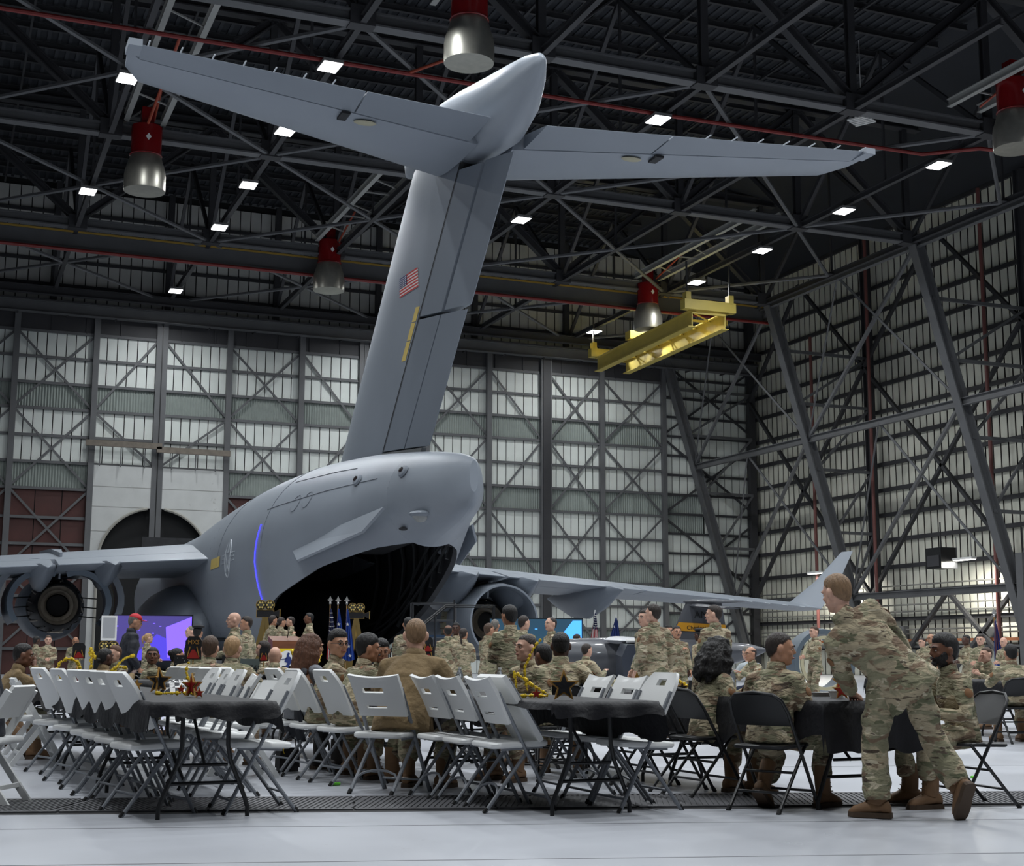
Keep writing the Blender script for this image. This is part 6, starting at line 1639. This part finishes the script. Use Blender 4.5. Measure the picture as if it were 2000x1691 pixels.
garland('gold garland mound on the right table by the tall standing man', [(5.62, 10.9, .76), (5.7, 10.8, .8), (5.75, 10.75, .87), (5.85, 10.7, .86), (5.9, 10.6, .8), (5.7, 10.4, .76), (5.62, 10.2, .757), (5.9, 10.1, .757)], .015, 64)
garland('gold garland by the seated bald man', [(4.62, 18.2, .76), (4.68, 18.2, .9), (4.74, 18.2, 1.0), (4.76, 18.2, 1.12)], .014, 30)
garland('gold garland on the far table before the lectern', [(4.3, 17.9, .76), (4.34, 17.9, .95), (4.3, 17.9, 1.1)], .014, 20)
# plaques
def plaque(label, loc, rz, w, h, txt, pole=True):
    t = thing('table_plaque', label, 'plaque', loc, rz, 'table plaques')
    MB().prism([(-w / 2, 0), (w / 2, 0), (w / 2, h * .8), (w * .3, h), (-w * .3, h), (-w / 2, h * .8)], 0, .012).build('board', BLKC, t)
    MB().prism([(-w * .4, .01), (w * .4, .01), (w * .08, h * .42), (-w * .08, h * .42)], -.006, 0).build('red_carpet', REDG, t)
    for s in (-1, 1): MB().bar((s * w * .36, -.006, h * .12), (s * w * .2, -.006, h * .55), .01, .008, (0, 1, 0)).build('gold_rope', GOLDP, t)
    if txt: text_mesh(txt, h * .26, GOLDP, 'lettering', t, Matrix.Translation((0, -.006, h * .74)) @ RX)
    MB().tube([(0, .02, -loc[2] + .747), (0, .02, .02)], .006, 6).build('stick', GOLDP, t, True)
plaque('black plaque with gold MXS letters before the seated backs', (2.55, 14.9, 1.0), R(-10), .165, .235, 'MXS')
plaque('black plaque with gold MXS letters behind the brown fleece man', (6.36, 18.6, .97), R(-20), .17, .23, 'MXS')
plaque('small red and gold plaque by the grey number board', (4.25, 19.3, .97), R(-10), .12, .2, '')
plaque('red and white plaque before the man in glasses clapping', (1.85, 19.4, 1.0), R(-8), .16, .2, '')
plaque('orange plaque behind the head of the man facing left', (6.35, 18.6, 1.1), R(-20), .14, .2, '')
plaque('gold and black plaque beside the long haired woman', (4.66, 18.6, 1.0), R(-15), .14, .22, '')
# bottles, cups, cloth, bag, marker
def bottle(label, x, y):
    t = thing('water_bottle', label, 'bottle', (x, y, .747), 0, 'clear water bottles')
    MB().lathe([(0, 0), (.03, 0), (.032, .02), (.03, .06), (.032, .09), (.031, .13), (.02, .165), (.013, .175), (.013, .185)], 18).build('bottle_body', mat('clear_plastic', (230, 236, 240), .08, trans=.9), t, True)
    MB().lathe([(.015, .183), (.015, .2), (0, .2)], 12).build('bottle_cap', WHT, t, True)
for lab, x, y in (('clear water bottle nearer the fleece sleeve', 4.36, 11.9), ('clear water bottle by the shoulder of the man facing left', 4.5, 11.3), ('clear water bottle on the woman table', 5.98, 10.0)): bottle(lab, x, y)
def cup(label, x, y, h=.11, m=WHT, r=.04):
    o = MB().lathe([(0, 0), (r * .78, 0), (r, h), (r * 1.06, h), (r * .92, h - .005), (r * .7, .006), (0, .006)], 18).build('cup', m, None, 40); o.location = (x, y, .747)
    tag(o, label, 'cup', 'table cups')
cup('white paper cup by the woman with black hair', 5.82, 10.12); cup('white cup between the woman and the seated man', 6.1, 9.9); cup('white cup by the red stars', 6.2, 8.9, .05, WHT, .06); cup('white plate of food behind the leaning man', 6.35, 9.3, .03, WHT, .09); cup('white popcorn tub before the bald seated man', 4.45, 17.95, .2, mat('striped_tub', (222, 196, 190), .6), .07)
cup('white cup near the fleece sleeve', 4.2, 11.6, .06); cup('white bowl beside the chequered cloth', 1.95, 12.4, .09, WHT, .08)
def clap(label, loc, rz, s):
    t = thing('clapper_board', label, 'clapper board', loc, rz)
    MB().box((0, 0, .08 * s), (.2 * s, .012, .15 * s)).build('slate', BLKC, t); g = MB()
    for k in range(5): g.prism([(-.1 * s + k * .042 * s, .16 * s), (-.08 * s + k * .042 * s, .16 * s), (-.065 * s + k * .042 * s, .19 * s), (-.085 * s + k * .042 * s, .19 * s)], -.008, .008)
    MB().box((0, 0, .175 * s), (.2 * s, .012, .03 * s)).build('clap_stick', BLKC, t); g.build('white_bars', WHT, t)
clap('small black and white clapper board beside the man in tan fleece', (1.55, 15.3, .747), R(10), .6)
# crumpled black and white cloth
g = MB(); rows = []
for j in range(17):
    row = []
    for i in range(25):
        a = 2 * PI * i / 24; rr = j / 16
        hgt = .09 * (1 - rr ** 2.2) + .035 * noise.noise(Vector((math.cos(a) * rr * 4, math.sin(a) * rr * 4, 2))) * (1 - rr ** 6)
        row.append((.17 * rr * math.cos(a), .12 * rr * math.sin(a), max(.002, hgt)))
    rows.append(row)
gridloft(g, rows)
ck = bpy.data.materials.new('chequered_cloth'); ck.use_nodes = True
n_ = ck.node_tree.nodes; ch = n_.new('ShaderNodeTexChecker'); ch.inputs['Scale'].default_value = 26; ch.inputs['Color1'].default_value = (*s2l((226, 226, 226)), 1); ch.inputs['Color2'].default_value = (*s2l((22, 24, 34)), 1)
tcn = n_.new('ShaderNodeTexCoord'); ck.node_tree.links.new(tcn.outputs['Object'], ch.inputs['Vector']); ck.node_tree.links.new(ch.outputs['Color'], n_['Principled BSDF'].inputs['Base Color'])
o = g.build('crumpled_cloth', ck, None, 'all'); o.location = (1.9, 11.75, .747); tag(o, 'crumpled black and white chequered cloth on the left table', 'cloth')
# garments and bag at the middle table
t = thing('handbag', 'black leather handbag standing behind the woman with long hair', 'bag', (3.12, 13.05, 0), R(15)); t.scale = (.62, .62, .62)
MB().loft([[(-.17 * w_, -.07, z), (.17 * w_, -.07, z), (.17 * w_, .07, z), (-.17 * w_, .07, z)] for z, w_ in ((.06, 1.0), (.2, .97), (.34, .85))]).build('bag_body', mat('black_leather', (26, 25, 27), .35), t, 30)
MB().tube([(-.1, -.07, .32), (-.08, -.08, .46), (0, -.085, .5), (.08, -.08, .46), (.1, -.07, .32)], .009, 7).build('bag_handle', MATS['black_leather'], t, True)
MB().tube([(-.1, -.075, .36), (-.12, -.09, .30), (-.1, -.09, .26)], .006, 5).build('gold_chain', GOLD, t, True)
MB().box((0, 0, .03), (.3, .12, .06)).build('bag_base', MATS['black_leather'], t)
g = MB(); rows = []
for j in range(13):
    v = j / 12; rows.append([(-.235 - .05 * math.sin(v * 3) - .03 * math.sin(u * 9) * v, (u - .5) * (.46 + .12 * v), .93 - .62 * v - .06 * abs(u - .5) * v + .02 * math.sin(u * 14) * v) for u in np.linspace(0, 1, 15)])
gridloft(g, rows); o = g.build('draped_jacket', NAVYC, None, 'all'); o.location = (3.42, 13.0, 0)
sd_ = o.modifiers.new('thickness', 'SOLIDIFY'); sd_.thickness = .03
tag(o, 'dark navy jacket draped over the chair of the long haired woman', 'jacket')
mk = MB().tube([(0, 0, .012), (.09, .01, .012)], .012, 8).build('highlighter', mat('lime_plastic', (110, 214, 60), .4), None, True); mk.location = (3.10, 11.5, 0); tag(mk, 'lime green highlighter lying on the floor between the tables', 'marker')
mk = MB().tube([(0, 0, .01), (.06, .03, .01)], .011, 8).build('highlighter', MATS['lime_plastic'], None, True); mk.location = (8.55, 10.3, 0); tag(mk, 'lime green scrap on the floor at the right', 'marker')
# backpack on the floor at the left and pizza boxes under the far chairs
t = thing('backpack', 'brown canvas backpack on the floor under the left chairs', 'backpack', (.95, 17.6, 0), R(20))
MB().ell((0, 0, .2), (.17, .12, .2), 16, 10).build('pack', mat('brown_canvas', (92, 68, 44), .9, bump=.4), t, True); MB().ell((0, -.11, .14), (.12, .05, .11), 12, 8).build('pocket', MATS['brown_canvas'], t, True)
# film-strip boards behind the seated blond man
for lab, x, y in (('black starry board behind the wavy haired man', 3.15, 19.2), ('black starry board behind the blond seated man', 3.78, 19.2)):
    t = thing('backdrop_board', lab, 'board', (x, y, .747), R(-10))
    MB().box((0, 0, .15), (.22, .02, .3)).build('board', BLKC, t)
    for s in (-.09, .09): MB().bar((s, 0, -.747), (s, 0, 0), .015, .015, (0, 1, 0)).build('leg', BLK, t); gg = MB()
    for k in range(12): gg.box((random.uniform(-.09, .09), -.012, random.uniform(.04, .27)), (.007, .004, .007))
    gg.build('white_dots', WHT, t)['kind'] = 'stuff'
o = MB().add([(-.1, 0, 0), (.1, 0, 0), (.1, .01, .13), (-.1, .01, .13), (-.1, .004, 0), (.1, .004, 0), (.1, .014, .13), (-.1, .014, .13)], [(0, 1, 2, 3), (7, 6, 5, 4), (0, 4, 5, 1), (2, 6, 7, 3)]).build('paper_sheet', WHT, None)
o.location = (8.0, 32.85, 1.25); o.rotation_euler = (R(-30), 0, R(60)); tag(o, 'white paper held by the man speaking on the platform', 'paper')
# ------------------------------------------------------------------ the crowd
STAGE_Z = .3
person('man seen from behind on a black chair, camouflage, balding crown', (5.49, 8.68), -62, 0.870, 'sit', 6, seat=0.42, twist=0, head=(-50, 5), arms='lap', hair=('buzz','dark'), skin='tan', q=2, build=1.12, feet={1:(.2,.36),-1:(-.1,.05)})
person('woman with shoulder length black hair seated in camouflage', (5.57, 9.74), -86, 0.870, 'sit', 8, seat=0.40, head=(6, 8), arms='lap', hair=('bob','black'), skin='brown', q=2, build=.95)
person('bearded man in camouflage seated at the right table end', (6.92, 8.41), 80, 0.870, 'sit', 5, seat=0.41, head=(-2, 2), arms='lap', hair=('thick','black'), skin='brown', beard='full', q=2)
person('man in plain brown fleece seen from behind on white chair', (3.49, 10.79), -44, 1.043, 'sit', 16, head=(26, 6), arms='table', top='fleece', hair=('short','sandy'), skin='fair', q=2, build=1.3)
person('moustached man in profile seated beside the brown fleece', (3.30, 11.71), -76, 0.870, 'sit', 12, head=(-16, 6), arms='table', hair=('thick','black'), skin='olive', beard='m', q=2)
person('dark haired man in spectacles looking back over his shoulder', (3.22, 12.33), -80, 0.922, 'sit', 10, twist=-25, head=(-60, 2), arms='table', hair=('thick','black'), skin='tan', glasses=True, q=2)
person('long haired woman in grey T-shirt seated at the middle table', (3.17, 12.96), -72, 0.881, 'sit', 8, head=(-8, 4), arms='table', top='grey', legs='black', short=True, hair=('long','auburn'), skin='tan', q=2, build=.86)
person('laughing dark haired woman facing the viewer', (4.41, 14.46), 165, 0.870, 'sit', 14, head=(8, 12), arms='table', hair=('thick','black'), skin='olive', q=2, build=.9)
person('man with clipped dark hair seated facing left in camouflage', (4.94, 11.58), 112, 0.870, 'sit', 4, seat=0.43, head=(-14, -2), arms='lap', hair=('buzz','dark'), skin='fair', q=2, build=1.12)
person('dark haired man seen from behind, arm stretched along the chairs', (5.28, 11.78), -25, 0.909, 'sit', 10, head=(5, 4), arms='lap', hands={1:(.52,.26,.80)}, hint={1:(.2,-.4,-.6)}, hair=('short','black'), skin='dark', cap='knit', capm=HAIR['black'], q=2, build=1.1)
person('dark haired person half hidden behind the outstretched arm', (5.67, 12.78), 20, 0.870, 'sit', 10, seat=0.38, head=(0,10), hair=('short','black'), skin='brown', q=1)
person('standing airman with full black hair, back turned, in the middle', (6.21, 15.25), 2, 0.923, 'stand', 2, head=(14, 4), arms='clasp', hair=('thick','black'), skin='olive', q=1, build=1.02)
person('tall standing man in camouflage with greying short hair', (8.91, 16.85), 10, 0.992, 'stand', 2, head=(22, -2), arms='sides', hair=('short','dark'), skin='fair', q=2, build=1.08)
person('man half hidden beyond the tall standing man', (9.61, 18.41), 100, 0.984, 'stand', 2, head=(0,0), hair=('short','dark'), skin='fair', q=0)
person('standing man in profile before the small aircraft tail', (9.84, 16.84), 8, 0.994, 'stand', 3, head=(42, 0), arms='clasp', hair=('short','dark'), skin='fair', q=2)
person('moustached man facing the viewer, hand on his chest', (12.90, 23.53), 170, 0.924, 'stand', 0, head=(0, 0), arms='sides', hands={1:(-.05,.26,1.2)}, hair=('short','black'), skin='tan', beard='m', q=2)
person('man in dark glasses peering from behind the moustached man', (13.81, 25.53), 175, 0.963, 'stand', 0, hair=('short','black'), skin='tan', glasses=True, q=0)
person('small dark capped figure behind the standing man in profile', (13.93, 24.43), 20, 0.902, 'stand', 4, hair=('short','black'), skin='dark', cap='beret', capm=BLKC, q=0)
person('clean shaven man looking right before the blue screen', (9.17, 21.98), -55, 0.982, 'stand', 0, hair=('short','dark'), skin='fair', head=(-20,0), q=1)
person('balding man facing left against the blue screen', (9.90, 22.50), 88, 0.984, 'stand', 0, hair=('recede','dark'), skin='fair', head=(12,-4), arms='crossed', q=1)
person('man in spectacles facing right by the dark engine', (9.51, 24.48), -70, 0.940, 'stand', 2, hair=('short','brown'), skin='tan', glasses=True, q=1, arms='clasp')
person('grey haired man farther back by the dark engine', (10.62, 26.96), -40, 1.024, 'stand', 2, hair=('short','grey'), skin='tan', q=0)
person('bald dark skinned man from behind by the steps', (9.62, 26.94), -20, 0.953, 'stand', 3, hair=('rim','black'), skin='brown', arms='clasp', q=1)
person('man facing the bald man by the steps', (10.38, 28.56), 150, 1.004, 'stand', 3, hair=('short','black'), skin='dark', q=0)
person('woman with a dark braid holding her hands before her', (9.57, 25.96), -45, 0.907, 'stand', 2, hair=('braid','dark'), skin='tan', arms='clasp', q=1)
person('man from behind half hidden by the head above the brown fleece', (7.65, 23.45), -12, 0.976, 'stand', 2, hair=('short','black'), skin='olive', arms='clasp', q=1)
person('man facing left beside the round open engine ring', (17.60, 26.00), 82, 0.980, 'stand', 0, hair=('short','brown'), skin='fair', head=(8,0), q=1, arms='clasp')
person('man with glasses behind the bearded man', (23.04, 29.01), 100, 0.938, 'stand', 0, hair=('rim','dark'), skin='tan', glasses=True, q=0)
person('man with thin glasses peeping beside the leaning man', (22.77, 29.00), 95, 0.880, 'stand', 0, hair=('buzz','dark'), skin='fair', glasses=True, q=0)
person('dark skinned man in profile by the blue flag', (21.64, 26.00), 85, 0.894, 'stand', 2, hair=('buzz','black'), skin='dark', q=1, arms='clasp')
person('dark haired young man standing between two others at right', (20.33, 24.01), 110, 0.880, 'stand', 0, hair=('short','dark'), skin='fair', q=1, head=(15,4), arms='clasp')
person('bald man facing left beneath the blue flag', (23.57, 27.00), 95, 0.880, 'stand', 2, hair=('bald','dark'), skin='fair', q=1, head=(8,8), arms='clasp')
person('young man with brush cut seated, hand at his chin', (15.10, 17.48), 85, 0.870, 'sit', 16, hair=('buzz','brown'), skin='fair', q=1, head=(5,0), arms='chin')
person('broad backed man in camouflage seated by the right edge', (12.69, 14.34), -20, 0.870, 'sit', 14, hair=('short','black'), skin='tan', q=1, arms='table', build=1.1)
person('grey haired man in pale hoodie seen from behind', (13.21, 21.27), 10, 0.926, 'sit', 20, top='hoodie', legs='jean', hair=('short','grey'), skin='fair', q=1, arms='table')
person('bald man in dark spectacles seated facing left', (12.80, 20.49), 88, 0.870, 'sit', 14, hair=('rim','dark'), skin='tan', glasses=True, q=1, arms='table')
person('woman with long brown hair cut by the left edge', (0.44, 10.95), 60, 0.870, 'sit', 6, seat=0.43, top='navy', legs='black', hair=('long','brown'), skin='fair', q=1)
person('man in tan fleece eating, seated at the left edge', (0.74, 15.59), -88, 0.870, 'sit', 14, seat=0.38, top='fleece', hair=('short','black'), skin='brown', q=2, arms='chin', head=(0,8))
person('dark skinned man from behind under the port engine', (2.70, 39.98), -60, 0.880, 'stand', 2, hair=('short','black'), skin='dark', q=0)
person('young man facing the viewer, hands clasped, under the engine', (2.87, 38.03), 178, 0.880, 'stand', 0, hair=('short','brown'), skin='fair', q=0, arms='clasp', head=(0,4))
person('man in glasses clapping to the right of the engine', (3.72, 40.05), 175, 0.880, 'stand', 2, hair=('bald','dark'), skin='olive', glasses=True, q=0, arms='clasp', head=(0,12))
person('woman with black hair in a bun, tan fleece, seated', (1.94, 18.42), -60, 0.870, 'sit', 12, seat=0.35, top='fleece', hair=('lowbun','black'), skin='dark', q=1, arms='table')
person('red haired person seated beside the film reel cutout', (2.56, 20.57), 120, 0.870, 'sit', 10, seat=0.39, hair=('short','auburn'), skin='fair', q=0, arms='table')
person('man in red cap and black jacket standing before purple screen', (2.92, 22.98), -80, 0.968, 'stand', 6, top='navy', legs='jean', hair=('short','grey'), skin='tan', cap='cap', capm=mat('red_cap', (188, 34, 46), .7), q=1, head=(-14,14), build=1.1)
person('blond woman with a ponytail standing before the purple screen', (4.62, 32.99), -78, 0.880, 'stand', 0, hair=('pony','blond'), skin='fair', q=1, arms='clasp')
person('woman smiling back at the viewer, seated in camouflage', (2.59, 18.84), -60, 0.870, 'sit', 8, seat=0.36, twist=-35, head=(-95,-4), hair=('lowbun','black'), skin='brown', q=1, arms='table')
person('older man in a dark suit in profile by the screen edge', (4.91, 29.00), 85, 0.931, 'stand', 0, top='navy', legs='black', hair=('recede','grey'), skin='fair', q=1, head=(12,2))
person('man in black beret seen from behind', (4.50, 25.96), -30, 0.892, 'stand', 2, hair=('short','black'), skin='tan', cap='beret', capm=BLKC, q=1, arms='clasp')
person('first of three seated backs, close cropped brown hair', (2.57, 15.08), -25, 0.870, 'sit', 10, hair=('buzz','brown'), skin='fair', q=1, arms='table')
person('second of three seated backs, wavy brown hair', (2.60, 14.48), -28, 0.870, 'sit', 10, hair=('thick','brown'), skin='fair', q=1, arms='table')
person('third of three seated backs, thinning blond hair', (2.66, 13.76), -32, 0.877, 'sit', 14, hair=('short','blond'), skin='fair', q=2, arms='table', build=1.1)
person('dark haired person seated behind the black and gold plaque', (3.15, 20.48), -80, 0.870, 'sit', 8, seat=0.36, hair=('bun','black'), skin='tan', q=0, arms='table')
person('bald man standing in profile in front of the fuselage', (4.38, 21.99), 70, 0.975, 'stand', 0, hair=('bald','dark'), skin='fair', q=2, head=(12,2), arms='clasp')
person('man half hidden behind the standing bald man', (5.08, 24.48), 60, 0.980, 'stand', 0, hair=('short','dark'), skin='tan', q=0, head=(20,0))
person('seated bald man from behind before the lectern', (4.17, 18.40), -25, 0.870, 'sit', 8, seat=0.37, hair=('bald','dark'), skin='fair', q=1, arms='table')
person('man in profile seated beyond the grey plate', (4.67, 20.77), 70, 0.897, 'sit', 4, hair=('short','dark'), skin='fair', q=0, arms='lap')
person('person seated beside the garland before the lectern', (4.29, 17.46), -20, 0.870, 'sit', 12, seat=0.33, hair=('short','brown'), skin='fair', q=0, arms='table')
person('man in dark glasses standing beyond the garlanded table', (13.38, 28.99), -75, 0.880, 'stand', 0, hair=('short','dark'), skin='tan', glasses=True, q=0)
person('man bending forward seated under the flags', (10.40, 22.44), -70, 0.952, 'sit', 14, hair=('buzz','dark'), skin='fair', q=0, arms='table')
person('dark skinned man standing by the small aircraft nose', (16.12, 32.99), -80, 0.880, 'stand', 2, hair=('short','black'), skin='dark', q=0, head=(0,6))
person('man at the left of the group on the platform', (7.49, 33.19, .3), -75, 0.963, 'stand', 0, hair=('short','dark'), skin='tan', q=0)
person('woman on the platform reaching toward another', (7.58, 32.78, .3), -70, 0.938, 'stand', 2, hair=('lowbun','dark'), skin='tan', q=0, arms='point')
person('man on the platform being pinned', (8.04, 33.59, .3), 75, 0.959, 'stand', 2, hair=('buzz','dark'), skin='fair', q=0, arms='clasp')
person('man on the platform holding a white paper', (8.32, 33.00, .3), 82, 1.001, 'stand', 0, hair=('short','black'), skin='brown', q=0, arms='gesture')
# the airman leaning across the end of the right-hand table: joints placed by hand
u_, d_ = Vector((.926, -.377, 0)), Vector((.377, .926, 0))
def jp(u, d, z): return Vector((u, d, z))      # local frame: x along the picture, y away from the viewer
def foot_m(p, yaw, pitch=0, roll=0):
    return Matrix.Translation(p) @ Matrix.Rotation(R(yaw), 4, 'Z') @ Matrix.Rotation(R(pitch), 4, 'X') @ Matrix.Rotation(R(roll), 4, 'Y')
aL, aR = jp(.02, .05, .09), jp(.53, -.06, .20)
bend = {'pelvis': jp(.175, .02, .93), ('hip', -1): jp(.08, .04, .87), ('hip', 1): jp(.27, .0, .86), ('knee', -1): jp(.03, .12, .48), ('knee', 1): jp(.40, .10, .54),
        ('ankle', -1): aL, ('ankle', 1): aR, ('foot', -1): foot_m(aL, 62), ('foot', 1): foot_m(aR, 20, -62)}
def leaning_person():
    person('airman leaning far over the table end, back turned, boots apart', (5.80, 7.92), -22.17, 1.0, 'stand', 14, side=-40, twist=16, head=(18, 12), hands={-1: (-.04, .42, .80), 1: (.42, .48, .98)}, hint={-1: (-.3, -.2, -1), 1: (.6, -.3, -.4)}, hair=('short', 'sandy'), skin='fair', q=2, build=1.04, custom=bend, curl=.25)
leaning_person()
finish_people()
